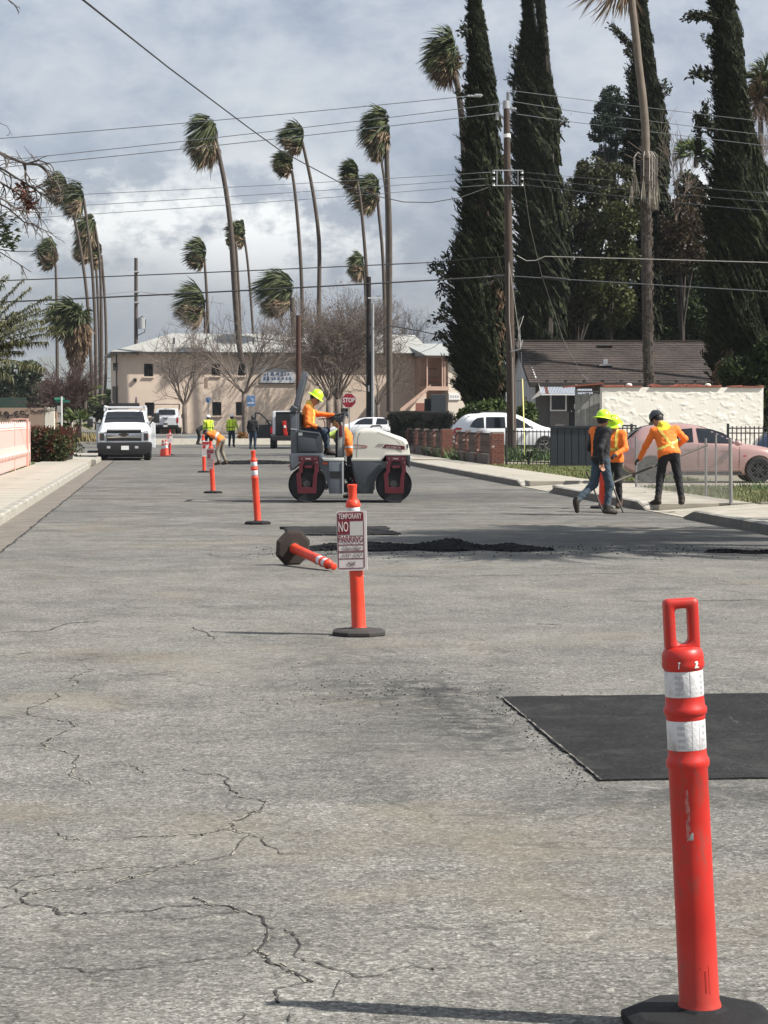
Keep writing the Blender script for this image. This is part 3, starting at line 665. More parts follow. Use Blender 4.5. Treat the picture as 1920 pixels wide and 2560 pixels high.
def signpanel(label, loc, rz, w_, h_, lean=0.0, cat='sign', nm='no_parking_sign'):
    t = thing(nm, label, cat, loc, rz); t.rotation_euler = (0, lean, rz)
    b = MB(); r = 0.012; pts = []
    for cx, cz, a0 in ((w_ / 2 - r, -h_ / 2 + r, -90), (w_ / 2 - r, h_ / 2 - r, 0), (-w_ / 2 + r, h_ / 2 - r, 90), (-w_ / 2 + r, -h_ / 2 + r, 180)):
        for i in range(5): a = radians(a0 + 22.5 * i); pts.append((cx + r * cos(a), cz + r * sin(a)))
    b.prism(pts, 0, 0.004); b.build('plate', SIGNW, t); return t
S = 4118.0
def sx(cx): return (cx - 715) / S
def sz(cy): return (1135 - cy) / S
sg = signpanel('white and maroon TEMPORARY NO PARKING sign on the middle orange post', at(879.5, 1352, 16.35) - Vector((0, 0.0, 0)), 0.10, 0.222, 0.445, -0.022)
def flat(nm, poly, m, parent, y=-0.0015, th=0.0012):
    b = MB(); b.prism([(sx(x), sz(z)) for x, z in poly], y - th, y + th * 0.2); return b.build(nm, m, parent)
Rr = lambda x0, y0, x1, y1: [(x0, y1), (x1, y1), (x1, y0), (x0, y0)]
flat('maroon_header', [(285, 530), (1090, 530), (1090, 300), (1070, 268), (1040, 255), (335, 255), (305, 268), (285, 300)], MAR, sg)
flat('maroon_block', Rr(285, 531, 655, 940), MAR, sg)
flat('blank_square', Rr(665, 548, 1062, 975), GREYP, sg)
for y0, y1 in ((1246, 1266), (1436, 1450), (1470, 1488), (1670, 1688)): flat('rule', Rr(305, y0, 1078, y1), MAR, sg)
for r_ in (Rr(285, 941, 304, 1940), Rr(1079, 531, 1098, 1940), Rr(330, 1966, 1055, 1985), [(285, 1940), (330, 1985), (330, 1965), (304, 1940)], [(1079, 1940), (1055, 1966), (1055, 1985), (1098, 1942)]): flat('border', r_, MAR, sg)
def stext(body, cx, cy, size_px, m, wpx, bold=0.0, nm='lettering', shear=0.0, parent=None, y=-0.0045):
    M = Matrix.Translation((sx(cx), y, sz(cy))) @ FACE
    return text_obj(nm, body, size_px / S / 0.70, m, parent or sg, M, bold=bold, width=wpx / S, depth=0.0004, shear=shear)
SW = mat('sign_white_letters', (0.50, 0.42, 0.42), 0.5)
stext('TEMPORARY', 670, 385, 165, SW, 720, 0.0006); stext('NO', 462, 715, 310, SW, 300, 0.0009)
stext('PARKING', 683, 1092, 205, MAR, 735, 0.0009)
INK = mat('marker_ink', (0.03, 0.028, 0.03), 0.6)
stext('7:30am-5:00pm', 700, 1360, 95, INK, 590, 0.0002, shear=0.25); stext('3/14/24   3/16/24', 700, 1575, 90, INK, 610, 0.0001, shear=0.2); stext('PGNE', 690, 1840, 120, INK, 240, 0.0002, shear=0.15)
# back flange of the folded sheet
b = MB(); b.box((0.1125, 0.018, 0.0), (0.003, 0.03, 0.44)); b.build('folded_edge', mat('sign_edge', (0.75, 0.72, 0.70), 0.5), sg)
def small_sign(label, pc, Y, w_, h_, rz, cf, ct, taper=1.0):
    p = at(*pc, Y); t = thing('no_parking_sign', label, 'sign', p, rz)
    b = MB(); b.prism([(-w_ / 2 * taper, -h_ / 2), (w_ / 2 * taper, -h_ / 2), (w_ / 2, h_ / 2), (-w_ / 2, h_ / 2)], 0, .004); b.build('plate', cf, t)
    b = MB(); b.box((0, -.0025, h_ * .36), (w_ * .88, .003, h_ * .18)); b.build('maroon_header', ct, t)
    b = MB(); b.box((-w_ * .2, -.0025, h_ * .13), (w_ * .42, .003, h_ * .22)); b.build('maroon_block', ct, t)
    for z in (-.06, -.2, -.33): b = MB(); b.box((0, -.0025, h_ * z), (w_ * .8, .003, h_ * .012)); b.build('rule', ct, t)
    return t
p = at(527, 1146, 47.6); small_sign('dull grey and maroon notice with tapering lower edge on an orange post', (526, 1147), 47.6, 0.165, 0.44, 0.3, mat('dull_sign', (0.20, 0.165, 0.165), 0.7), mat('dull_maroon', (0.10, 0.012, 0.02), 0.7), 0.75)
small_sign('small white notice on the orange post before the yellow vest workers', (514, 1122), 65.9, 0.22, 0.46, -0.1, WHT, mat('notice_red', (0.45, 0.03, 0.03), 0.6))
small_sign('small white notice on the red post beside the traffic cones', (424, 1096), 96.8, 0.26, 0.40, 0.0, WHT, mat('notice_pink', (0.6, 0.2, 0.18), 0.6))

def cone(label, loc):
    t = thing('traffic_cone', label, 'traffic cone', loc, 0.3, 'orange traffic cones')
    b = MB(); b.box((0, 0, .015), (.36, .36, .03)); b.build('base', ORG, t, bevel=.01)
    b = MB(); b.lathe([(.135, .03), (.128, .05), (.034, .69), (.026, .70), (0, .70)], 20, caps=False); b.build('cone_body', ORG, t, smooth=True)
    for z0, z1 in ((.33, .46), (.53, .60)):
        f = lambda z: .128 - (z - .05) * .094 / .64 + .002
        b = MB(); b.lathe([(f(z0), z0), (f(z1), z1)], 20, caps=False); b.build('reflective_band', REFL, t, smooth=True)
p = gd(407, 1141); cone('nearer orange and white traffic cone in the street behind the white truck', (p.x, p.y, 0))
p = gd(415, 1138.5); cone('farther traffic cone, partly hidden between the nearer cone and a red post', (p.x, p.y, 0))
# ================================================================== PEOPLE
def surface_nets(val, org, h):
    s = val < 0; nx, ny, nz = val.shape
    c = np.zeros((nx - 1, ny - 1, nz - 1), int); pos = np.zeros((nx - 1, ny - 1, nz - 1, 3)); cnt = np.zeros((nx - 1, ny - 1, nz - 1))
    corners = [(i, j, k) for i in (0, 1) for j in (0, 1) for k in (0, 1)]
    sl = lambda a, o: a[o[0]:nx - 1 + o[0], o[1]:ny - 1 + o[1], o[2]:nz - 1 + o[2]]
    for o in corners:
        for ax in range(3):
            if o[ax]: continue
            o2 = list(o); o2[ax] = 1
            a, b_ = sl(val, o), sl(val, o2); m = (a < 0) != (b_ < 0)
            tt = np.where(m, a / np.where(m, a - b_, 1), 0)
            for d in range(3): pos[..., d] += np.where(m, o[d] + (tt if d == ax else 0), 0)
            cnt += m
    act = cnt > 0; idx = -np.ones(act.shape, int); idx[act] = np.arange(act.sum())
    ii = np.argwhere(act); V = (ii + pos[act] / cnt[act][:, None]) * h + org
    Fs = []
    for ax in range(3):
        u, v = [(1, 2), (2, 0), (0, 1)][ax]
        a = s[tuple(slice(0, -1) if d == ax else slice(None) for d in range(3))]; b_ = s[tuple(slice(1, None) if d == ax else slice(None) for d in range(3))]
        e = np.argwhere(a != b_); e = e[(e[:, u] > 0) & (e[:, v] > 0) & (e[:, u] < val.shape[u] - 1) & (e[:, v] < val.shape[v] - 1)]
        sg_ = a[tuple(e.T)]
        def at_(du, dv): q = e.copy(); q[:, u] -= du; q[:, v] -= dv; return idx[tuple(q.T)]
        q4 = np.stack([at_(0, 0), at_(1, 0), at_(1, 1), at_(0, 1)], 1)
        q4[~sg_] = q4[~sg_][:, ::-1]; Fs.append(q4)
    Fa = np.concatenate(Fs); return V, Fa[(Fa >= 0).all(1)]

SKIN = mat('skin', (0.36, 0.19, 0.12), 0.55); SKIND = mat('skin_brown', (0.24, 0.12, 0.075), 0.55)
def person(label, loc, yaw, J, clothes, h=0.014, wrinkle=0.006, stripe=None, hat=None, fingers=True, seed=0, pad=0.0, hatrot=None, skin=None, group=None):
    """J: joints in the person's frame (x right hand side, y forward, z up). clothes: materials for
    torso, arm, hand, leg, boot, head(skin), hair"""
    t = thing('person', label, 'person', loc, yaw, group); r_ = np.random.RandomState(seed)
    A = {k: np.array(v, float) for k, v in J.items()}
    prims = []   # (label, p0, p1, r0, r1)
    def cap(l, a, b_, r0, r1): prims.append((l, np.array(a, float), np.array(b_, float), r0, r1))
    ch, pv, nk, hd = A['chest'], A['pelvis'], A['neck'], A['head']
    shl, shr, hl, hr = A['shL'], A['shR'], A['hipL'], A['hipR']
    tr = J.get('_torso', 1.0)
    cap('torso', pv, ch, .125 * tr, .135 * tr)
    for a, b_ in ((hl, shl), (hr, shr)): cap('torso', a + (pv - a) * .25, b_ + (ch - b_) * .45, .10 * tr, .095 * tr)
    cap('torso', shl, shr, .072 * tr, .072 * tr); cap('torso', ch, nk, .10, .058)
    cap('head', nk, nk + (hd - nk) * .5, .052, .05)
    up = (hd - nk); up /= np.linalg.norm(up); fw = A.get('face', np.array([0, 1., 0])); fw = fw - up * fw.dot(up); fw /= np.linalg.norm(fw); rt = np.cross(fw, up)
    cap('head', hd - up * .02 - fw * .005, hd + up * .055 - fw * .015, .083, .088); cap('head', hd - up * .075 + fw * .035, hd - up * .02 + fw * .03, .045, .058)
    cap('head', hd + fw * .085 + up * .0, hd + fw * .102 - up * .028, .010, .014)
    for s in (-1, 1):
        cap('head', hd + rt * s * .086 - up * .015, hd + rt * s * .089 + up * .02, .012, .015)
        cap('eye', hd + rt * s * .033 + fw * .078 + up * .012, hd + rt * s * .034 + fw * .079 + up * .012, .010, .010)
    cap('lip', hd + fw * .083 - up * .058 - rt * .015, hd + fw * .083 - up * .058 + rt * .015, .008, .008)
    if clothes.get('hair'): cap('hair', hd + up * .03 - fw * .035, hd + up * .075 - fw * .01, .092, .088)
    if clothes.get('hood'): cap('torso', nk - fw * .055 - rt * .05, nk - fw * .055 + rt * .05, .055, .055)
    ak = J.get('_arm', 1.0); lk = J.get('_leg', 1.0)
    for s in 'LR':
        cap('arm', A['sh' + s], A['el' + s], .066 * ak, .052 * ak); cap('arm', A['el' + s], A['wr' + s], .052 * ak, .040 * ak)
        w_, e_ = A['wr' + s], A['el' + s]; d = (w_ - e_); d /= np.linalg.norm(d)
        hd_ = A.get('ha' + s, d * 1.0); hd_ = hd_ / np.linalg.norm(hd_)
        sd_ = np.cross(hd_, [0, 0, 1.]) if abs(hd_[2]) < .8 else np.array([0, 1., 0]) - hd_ * hd_[1]; sd_ /= np.linalg.norm(sd_)
        pn = np.cross(hd_, sd_)
        cap('hand', w_, w_ + hd_ * .03, .030, .032); cap('hand', w_ + hd_ * .03 - sd_ * .016, w_ + hd_ * .075 - sd_ * .022, .024, .019); cap('hand', w_ + hd_ * .03 + sd_ * .016, w_ + hd_ * .075 + sd_ * .022, .024, .019)
        if fingers:
            sgn = -1 if pn[2] > 0 else 1
            for i, (o, L) in enumerate(((-.032, .068), (-.011, .078), (.011, .074), (.031, .058))):
                b0 = w_ + hd_ * .08 + sd_ * o; m1 = b0 + hd_ * L * .45 + pn * sgn * .010; e1 = m1 + hd_ * L * .25 + pn * sgn * .032
                cap('hand', b0, m1, .0105, .0100); cap('hand', m1, e1, .0100, .0088)
            b0 = w_ + hd_ * .025 - sd_ * .03; m1 = b0 - sd_ * .032 + hd_ * .03 + pn * sgn * .012; cap('hand', b0, m1, .013, .012); cap('hand', m1, m1 + hd_ * .03 + pn * sgn * .018, .012, .010)
        cap('leg', A['hip' + s] + (pv - A['hip' + s]) * .1, A['kn' + s], .098 * lk, .068 * lk); cap('leg', A['kn' + s], A['an' + s] + np.array([0, 0, .03]), .068 * lk, .052 * lk)
        an = A['an' + s]; to = A['to' + s]; cap('boot', an + [0, 0, .05], an - [0, 0, .01], .056, .052); cap('boot', an + (an - to) * .25 - [0, 0, .035], to, .042, .040); cap('boot', an, an + (to - an) * .6, .05, .042)
    cap('leg', hl, hr, .098 * lk, .098 * lk)
    pts = np.array([p for q in prims for p in (q[1], q[2])]); lo = pts.min(0) - .17; hi = pts.max(0) + .17
    n3 = np.ceil((hi - lo) / h).astype(int) + 1
    G = np.stack(np.meshgrid(*[lo[d] + np.arange(n3[d]) * h for d in range(3)], indexing='ij'), -1).astype(np.float32)
    K = {'torso': .05, 'arm': .035, 'leg': .04, 'hand': .008, 'head': .02, 'boot': .02, 'hair': .01, 'eye': .003, 'lip': .003}
    val = np.full(n3, 1.0, np.float32)
    def dist(P, p0, p1, r0, r1):
        d = p1 - p0; L2 = d.dot(d); tt = np.clip(((P - p0) @ d) / max(L2, 1e-9), 0, 1)
        return np.linalg.norm(P - p0 - tt[..., None] * d, axis=-1) - (r0 + (r1 - r0) * tt)
    labs = ['torso', 'arm', 'hand', 'leg', 'boot', 'head', 'hair', 'eye', 'lip']
    for l, p0, p1, r0, r1 in prims:
        m_ = np.minimum(p0, p1) - max(r0, r1) - .12; M_ = np.maximum(p0, p1) + max(r0, r1) + .12
        i0 = np.clip(((m_ - lo) / h).astype(int), 0, n3 - 1); i1 = np.clip(((M_ - lo) / h).astype(int) + 1, 1, n3)
        sl = tuple(slice(a, b_) for a, b_ in zip(i0, i1)); P = G[sl].astype(np.float64)
        dd = dist(P, p0, p1, r0, r1)
        if wrinkle and l in ('torso', 'arm', 'leg'):
            ph = r_.uniform(0, 6, 3)
            wv_ = np.sin(P[..., 2] * 47 + 6 * np.sin(P[..., 0] * 17 + ph[0]) + ph[1]) * np.sin(P[..., 0] * 31 + P[..., 2] * 19 + 3 * np.sin(P[..., 1] * 21) + ph[2])
            dd = dd + wrinkle * wv_
        a = val[sl]; k = K[l]; hh = np.clip(.5 + .5 * (a - dd) / k, 0, 1); val[sl] = a * (1 - hh) + dd * hh - k * hh * (1 - hh)
    V, Fa = surface_nets(val, lo, h)
    C = V[Fa].mean(1); best = np.full(len(C), 9.0); lab = np.zeros(len(C), int)
    bias = {'hand': .0, 'head': 0, 'torso': 0, 'boot': -.004, 'eye': -.004, 'lip': -.003, 'hair': -.004}
    for l, p0, p1, r0, r1 in prims:
        d = dist(C, p0, p1, r0, r1) + bias.get(l, 0); m_ = d < best; best[m_] = d[m_]; lab[m_] = labs.index(l)
    if clothes.get('hem', True):      # coat hem: a level cut round the hips instead of the joint's own shape
        ax = (ch - pv) / np.linalg.norm(ch - pv); hgt_ = (C - pv) @ ax; tl = (lab == 0) | (lab == 3); lab[tl & (hgt_ > -.09)] = 0; lab[tl & (hgt_ <= -.09)] = 3
    me = bpy.data.meshes.new('body'); me.from_pydata(V.tolist(), [], Fa.tolist())
    sk = skin or SKIN; dk = mat('eye_dark', (0.02, 0.015, 0.012), 0.3); lip = mat('lips', (0.22, 0.09, 0.07), 0.5)
    for m_ in (clothes['torso'], clothes.get('arm', clothes['torso']), clothes.get('hand', sk), clothes['leg'], clothes['boot'], clothes.get('head', sk), clothes.get('hair') or sk, dk, lip): me.materials.append(m_)
    me.polygons.foreach_set('material_index', lab.astype(np.int32)); me.polygons.foreach_set('use_smooth', [True] * len(me.polygons)); me.update()
    ob = meshobj('body', me, None, t)
    # reflective stripes: strips of the garment surface lifted 4 mm
    nrm = np.zeros_like(V); fn = np.cross(V[Fa[:, 2]] - V[Fa[:, 0]], V[Fa[:, 3]] - V[Fa[:, 1]])
    for k_ in range(4): np.add.at(nrm, Fa[:, k_], fn)
    nrm /= np.linalg.norm(nrm, axis=1)[:, None] + 1e-9
    for nm, m_, f in (stripe or []):
        sel = f(C, lab, A)
        if sel.sum() < 3: continue
        fs = Fa[sel]; u_, inv = np.unique(fs, return_inverse=True); VV = V[u_] + nrm[u_] * .005
        m2 = bpy.data.meshes.new(nm); m2.from_pydata(VV.tolist(), [], inv.reshape(fs.shape).tolist()); m2.polygons.foreach_set('use_smooth', [True] * len(m2.polygons)); meshobj(nm, m2, m_, t)
    if hat:
        b = MB()
        if hat[1] == 'full':
            b.lathe([(.172, .0), (.178, -.008), (.176, -.012), (.150, .004), (.124, .018), (.122, .05), (.112, .092), (.088, .123), (.05, .142), (0, .149)], 28, caps=False)
        else:
            b.lathe([(.126, .0), (.130, -.004), (.126, .02), (.118, .07), (.095, .112), (.055, .138), (0, .146)], 24, caps=False)
            b.prism([(-.09, .095), (.09, .095), (.07, .165), (.03, .185), (-.03, .185), (-.07, .165)], -.004, .004, axis='z')
        for kx in (-.03, 0, .03): b.tube([(kx, -.10, .085), (kx * .9, -.05, .135), (kx * .8, 0, .153), (kx * .9, .05, .135), (kx, .10, .085)], .009, 6)
        Mh = Matrix((Vector(rt), Vector(fw), Vector(up))).transposed().to_4x4(); Mh.translation = Vector(hd + up * .045 - fw * .012)
        o = b.build('hard_hat', hat[0], t, smooth=True, angle=0.9); o.matrix_local = Mh
        b = MB(); b.lathe([(.119, .022), (.1225, .022), (.1225, .032), (.119, .032)], 24, caps=False); o2 = b.build('hat_band', mat('hat_band', (0.25, 0.3, 0.02), 0.5), o)
    return t
def stand(dx=0, hgt=1.75, **k):
    s = hgt / 1.75
    J = dict(pelvis=(0, 0, .98), chest=(0, .02, 1.28), neck=(0, .03, 1.47), head=(0, .055, 1.60), shL=(-.185, 0, 1.41), shR=(.185, 0, 1.41), hipL=(-.09, 0, .94), hipR=(.09, 0, .94),
             elL=(-.25, -.02, 1.13), elR=(.25, -.02, 1.13), wrL=(-.25, .08, .90), wrR=(.25, .08, .90), knL=(-.11, .03, .51), knR=(.11, .03, .51), anL=(-.12, -.02, .09), anR=(.12, -.02, .09), toL=(-.14, .13, .045), toR=(.14, .13, .045))
    J = {a: tuple(np.array(b_) * s) for a, b_ in J.items()}
    J.update(k); return J
HV_O = mat('hivis_orange', (0.90, 0.20, 0.025), 0.8, vary=0.12, vscale=5); HV_Y = mat('hivis_yellow', (0.66, 0.85, 0.04), 0.8, vary=0.12, vscale=5)
HV_YA = mat('yellow_sleeve', (0.42, 0.55, 0.10), 0.85, vary=0.15, vscale=5); LIME = mat('lime_hat', (0.52, 0.82, 0.03), 0.35)
JEAN = mat('blue_denim', (0.045, 0.07, 0.095), 0.9, vary=0.3, vscale=7); JEAN_D = mat('dark_denim', (0.025, 0.04, 0.065), 0.9, vary=0.3, vscale=7)
BLK = mat('black_cloth', (0.012, 0.012, 0.014), 0.85, vary=0.3, vscale=6); BOOT = mat('work_boot', (0.028, 0.02, 0.015), 0.75, vary=0.3, vscale=8)
BOOTB = mat('brown_boot', (0.06, 0.032, 0.02), 0.75, vary=0.3, vscale=8); GLV = mat('grey_glove', (0.16, 0.15, 0.14), 0.8); GLVD = mat('dark_glove', (0.03, 0.03, 0.032), 0.8); LGLV = mat('lime_glove', (0.40, 0.52, 0.12), 0.8)
KHAKI = mat('khaki_cloth', (0.22, 0.19, 0.15), 0.9, vary=0.3, vscale=6); HAIR = mat('black_hair', (0.012, 0.01, 0.009), 0.6)
STR_S = mat('silver_stripe', (0.62, 0.62, 0.60), 0.35); STR_Y = mat('yellow_stripe', (0.75, 0.62, 0.12), 0.5); HIO = mat('orange_dark_side', (0.85, 0.16, 0.02), 0.8, vary=0.1)
HATW = mat('white_hat', (0.7, 0.7, 0.66), 0.4); HATB = mat('black_hat', (0.02, 0.022, 0.024), 0.3)

# worker in black shirt walking away to the left, jacket over his right shoulder; a step behind him an orange one
def bandz(z0, z1): return lambda C, lab, A: (lab == 0) & (C[:, 2] > z0) & (C[:, 2] < z1)
def xline(sg_, z0, w_, x0=0.0, back=True): # diagonal stripe over the back
    return lambda C, lab, A: (lab == 0) & (np.abs((C[:, 0] - x0) * sg_ - (C[:, 2] - z0)) < w_)
G1 = gd(1520, 1283)
Jb = stand(hgt=1.72, shL=(-.19, 0, 1.40), shR=(.19, 0, 1.40), elR=(.26, -.20, 1.12), wrR=(.24, -.16, .88), elL=(-.25, -.03, 1.12), wrL=(-.22, .16, 1.0),
           hipL=(-.085, 0, .93), hipR=(.085, 0, .93), knL=(-.10, -.06, .52), anL=(-.10, -.43, .20), toL=(-.10, -.41, .075), knR=(.10, .12, .50), anR=(.10, .06, .09), toR=(.12, .23, .045), face=(-.25, .9, -.1), _torso=1.04)
# he faces the camera's right, so his trailing leg is to the left
person('worker in black shirt and jeans walking, lime hard hat, orange vest over one shoulder', (G1.x - 0.20, 36.9, 0), radians(-58), Jb, dict(torso=BLK, leg=JEAN, boot=BOOT, hair=HAIR, hem=False), h=.0125, hat=(LIME, 'full'), seed=1,
       stripe=[('draped_vest', HV_O, lambda C, lab, A: ((lab == 0) | (lab == 1)) & (lab == 0) & (C[:, 0] < -.045) & (C[:, 1] < .02) & (C[:, 2] > .98)),
               ('vest_stripe', STR_Y, lambda C, lab, A: ((lab == 0) | (lab == 1)) & (lab == 0) & (C[:, 0] < -.095) & (C[:, 0] > -.12) & (C[:, 1] < .02) & (C[:, 2] > .98)), ('belt', GLVD, lambda C, lab, A: ((lab == 0) | (lab == 3)) & (C[:, 2] > .965) & (C[:, 2] < .995))])
G2 = gd(1535, 1270)
person('worker in orange sweatshirt and black trousers, half hidden behind the black shirt man', (at(1534, 1200, 39.6).x, 39.6, 0.0), radians(150), stand(hgt=1.66, elR=(.27, .0, 1.10), wrR=(.28, .10, .86), elL=(-.25, .05, 1.08), wrL=(-.16, .25, .98), face=(-.5, .6, -.5), head=(-.03, .09, 1.50)),
       dict(torso=HV_O, hand=GLVD, leg=BLK, boot=BOOTB, hair=HAIR, hood=True), h=.014, hat=(LIME, 'full'), seed=2,
       stripe=[('vest_stripe', STR_Y, lambda C, lab, A: (lab == 0) & (np.abs(np.abs(C[:, 0]) - .10) < .022) & (C[:, 2] > 1.02)), ('vest_stripe', STR_Y, bandz(1.04, 1.09))])
# worker with the lute, seen from behind, black helmet, leaning over to the left
G3 = gd(1659, 1274, 0.125)
Jr = stand(hgt=1.66, pelvis=(0, 0, .93), chest=(-.05, .13, 1.18), neck=(-.10, .22, 1.34), head=(-.16, .29, 1.45), shL=(-.235, .17, 1.27), shR=(.13, .16, 1.30), hipL=(-.09, 0, .90), hipR=(.09, 0, .90),
           elL=(-.37, .22, 1.02), wrL=(-.46, .34, .80), elR=(.30, .20, 1.14), wrR=(.22, .42, 1.02), knL=(-.14, .05, .49), knR=(.16, .03, .49), anL=(-.19, -.04, .085), anR=(.22, -.02, .085), toL=(-.27, .08, .045), toR=(.22, .14, .045), face=(-.6, .6, -.6), haL=(-.5, .2, -.5), haR=(-.3, -.1, .1))
person('worker in orange jacket and black helmet raking with a long pole beside the fence', (at(1672, 1200, 37.6).x, 37.6, 0.13), radians(0), Jr, dict(torso=HV_O, hand=GLVD, leg=BLK, boot=BOOT, hair=HAIR, hood=True), h=.0125, hat=(HATB, 'cap'), seed=3,
       stripe=[('yellow_hood', mat('yellow_hood', (0.72, 0.55, 0.03), 0.8), lambda C, lab, A: (lab == 0) & (np.linalg.norm(C - (A['neck'] + [.03, -.06, 0]), axis=1) < .125)),
               ('vest_stripe', STR_Y, lambda C, lab, A: (lab == 0) & (np.abs((C[:, 2] - 1.12) + (C[:, 0] + .03) * 1.5) < .036) & (C[:, 2] < 1.31) & (C[:, 2] > .98)),
               ('vest_stripe', STR_Y, lambda C, lab, A: (lab == 0) & (np.abs((C[:, 2] - 1.045) - (C[:, 0] - .0) * .45) < .021)),
               ('silver_tape', STR_S, lambda C, lab, A: (lab == 0) & (np.abs((C[:, 2] - 1.12) + (C[:, 0] + .03) * 1.5) < .014) & (C[:, 2] < 1.31) & (C[:, 2] > .98))])
# his lute
def pole_tool(name, label, a, b_, r, m, head=None, cat='tool'):
    t = thing(name, label, cat, a); d = Vector(b_) - Vector(a); b = MB(); b.tube([(0, 0, 0), d], r, 8); b.build('shaft', m, t)
    if head: head(t, d)
    return t
WOODG = mat('grey_wood_pole', (0.075, 0.065, 0.055), 0.7, vary=0.3, vscale=20); STEEL = mat('dull_steel', (0.22, 0.22, 0.22), 0.45, metal=0.7)
def lute_head(t, d):
    b = MB(); b.box((0, 0, 0), (.55, .02, .10)); b.build('blade', STEEL, t, bevel=.003)
pole_tool('asphalt_lute', 'long dark pole of a lute held by the worker in black helmet', at(1512, 1215, 37.3), at(1768, 1112, 38.8), .019, WOODG, None, 'lute')
def shovel_head(t, d):
    b = MB(); b.prism([(-.1, 0), (.1, 0), (.11, -.2), (.06, -.3), (-.06, -.3), (-.11, -.2)], -.006, .006); o = b.build('blade', STEEL, t); o.location = (0, 0, 0.02); o.rotation_euler = (-.5, 0, 0)
p = gd(1535, 1275); pole_tool('shovel', 'dark shovel leaning beside the boots of the two right workers', (p.x, 37.4, 0.02), at(1518, 1180, 37.6), .016, WOODG, None, 'shovel')
p = gd(1467, 1262); pole_tool('shovel', 'upright dark pole standing beside the black shirt worker', (p.x, 38.2, 0.0), at(1466, 1178, 38.2), .015, WOODG, None, 'shovel')
p0 = at(1522, 1222, 37.0)

# operator on the road roller (pose in world-like frame: forward = +x, so yaw -90 deg turns his y to +x)
RX = gd(768.7, 1254).x; RY = 42.9
def rl(cx, cy, y=0.0):  # roller side-view crop pixels -> local metres on the roller
    return ((cx - 368) / 539.0, y, (1478 - cy) / 539.0)
def pj(cx, cy, side=0.0): x, _, z = rl(cx, cy); return (side, x, z)   # person frame: forward y = roller x
Jo = dict(pelvis=pj(368, 715), chest=pj(378, 560), neck=pj(410, 462), head=pj(450, 402), shL=pj(370, 500, -.19), shR=pj(372, 500, .19), elL=pj(470, 560, -.26), elR=pj(378, 645, .27), wrL=pj(640, 572, -.16), wrR=pj(462, 690, .20),
          hipL=pj(375, 735, -.1), hipR=pj(375, 735, .1), knL=pj(560, 735, -.15), knR=pj(545, 742, .15), anL=pj(575, 950, -.14), anR=pj(585, 950, .14), toL=pj(655, 972, -.15), toR=pj(650, 972, .15), face=(.25, 1, -.55), haR=(0, 1, -.2), haL=(0, 1, .2))
OP = person('roller driver in orange sweatshirt, jeans and lime hard hat seated on the machine', (RX, RY, 0), radians(-90), Jo, dict(torso=HV_O, hem=False, hand=GLVD, leg=JEAN_D, boot=BOOT, hair=HAIR, hood=True, head=mat('driver_face', (0.40, 0.20, 0.12), 0.6)), h=.0125, hat=(LIME, 'full'), seed=4,  # driver's face slightly redder than the common skin
       stripe=[('vest_stripe', STR_Y, lambda C, lab, A: (lab == 0) & (C[:, 0] > .06) & (C[:, 0] < .11) & (C[:, 2] > 1.45))])
# worker behind the roller, bending, only his orange back and lime gloves show
Jw = stand(hgt=1.76, chest=(0, .13, 1.26), neck=(0, .24, 1.44), head=(0, .33, 1.55), shL=(-.19, .17, 1.38), shR=(.19, .17, 1.38), elL=(-.25, .44, 1.28), elR=(.25, .42, 1.26), wrL=(-.18, .66, 1.42), wrR=(.16, .64, 1.32), face=(0, .8, -.5))
person('worker in orange sweatshirt with lime sleeves stooping behind the road roller', (at(880, 1200, 44.6).x, 44.6, 0), radians(84), Jw, dict(torso=HV_O, arm=LGLV, hand=GLVD, leg=BLK, boot=BOOT, hair=HAIR), h=.02, fingers=False, hat=(HATB, 'cap'), seed=5,
       stripe=[('vest_stripe', STR_S, bandz(1.02, 1.06))])
# bending worker in orange vest by the far heap
Jv = stand(hgt=1.7, pelvis=(0, -.05, .90), chest=(0, .26, 1.08), neck=(0, .42, 1.10), head=(0, .54, 1.12), shL=(-.18, .34, 1.08), shR=(.18, .34, 1.08), elL=(-.22, .50, .86), elR=(.22, .50, .86), wrL=(-.14, .55, .66), wrR=(.14, .55, .66), hipL=(-.09, -.04, .87), hipR=(.09, -.04, .87), face=(0, .4, -1), knL=(-.13, .06, .48), knR=(.15, .02, .48), anL=(-.16, -.06, .09), anR=(.22, -.10, .09), toL=(-.18, .09, .045), toR=(.24, .05, .045))
P5 = gd(550, 1163)
person('bending worker in orange vest, dark sleeves and khaki trousers by the far black heap', (P5.x, P5.y, 0), radians(62), Jv, dict(torso=HV_O, arm=BLK, hand=BLK, leg=KHAKI, boot=BOOTB, hair=HAIR, head=SKIND), h=.02, fingers=False, seed=6, stripe=[('vest_stripe', STR_S, lambda C, lab, A: (lab == 0) & (np.abs(C[:, 1] - .06) < .03))])
def far_vest(label, px, py, yaw, hgt, seed, **k):
    p = gd(px, py); J = stand(hgt=hgt, **k); J.update(_torso=1.25, _arm=1.25, _leg=1.15)
    return person(label, (p.x, p.y, 0), yaw, J, dict(torso=HV_Y, arm=HV_YA, hand=GLV, leg=JEAN_D, boot=BOOT, hair=HAIR), h=.022, fingers=False, hat=(HATW, 'cap'), seed=seed,
        stripe=[('vest_stripe', GLVD, bandz(hgt * .60, hgt * .625)), ('vest_stripe', GLVD, lambda C, lab, A: (lab == 0) & (np.abs(np.abs(C[:, 0]) - .10) < .016))])
far_vest('left one of two workers in yellow vests and white hard hats, back to the camera', 521, 1119, radians(8), 1.78, 7)
far_vest('right one of two workers in yellow vests, blue jeans below, beside the street tree', 579, 1118, radians(-8), 1.82, 8, elR=(.30, .02, 1.2), wrR=(.36, .05, .98))
p = gd(632, 1124)
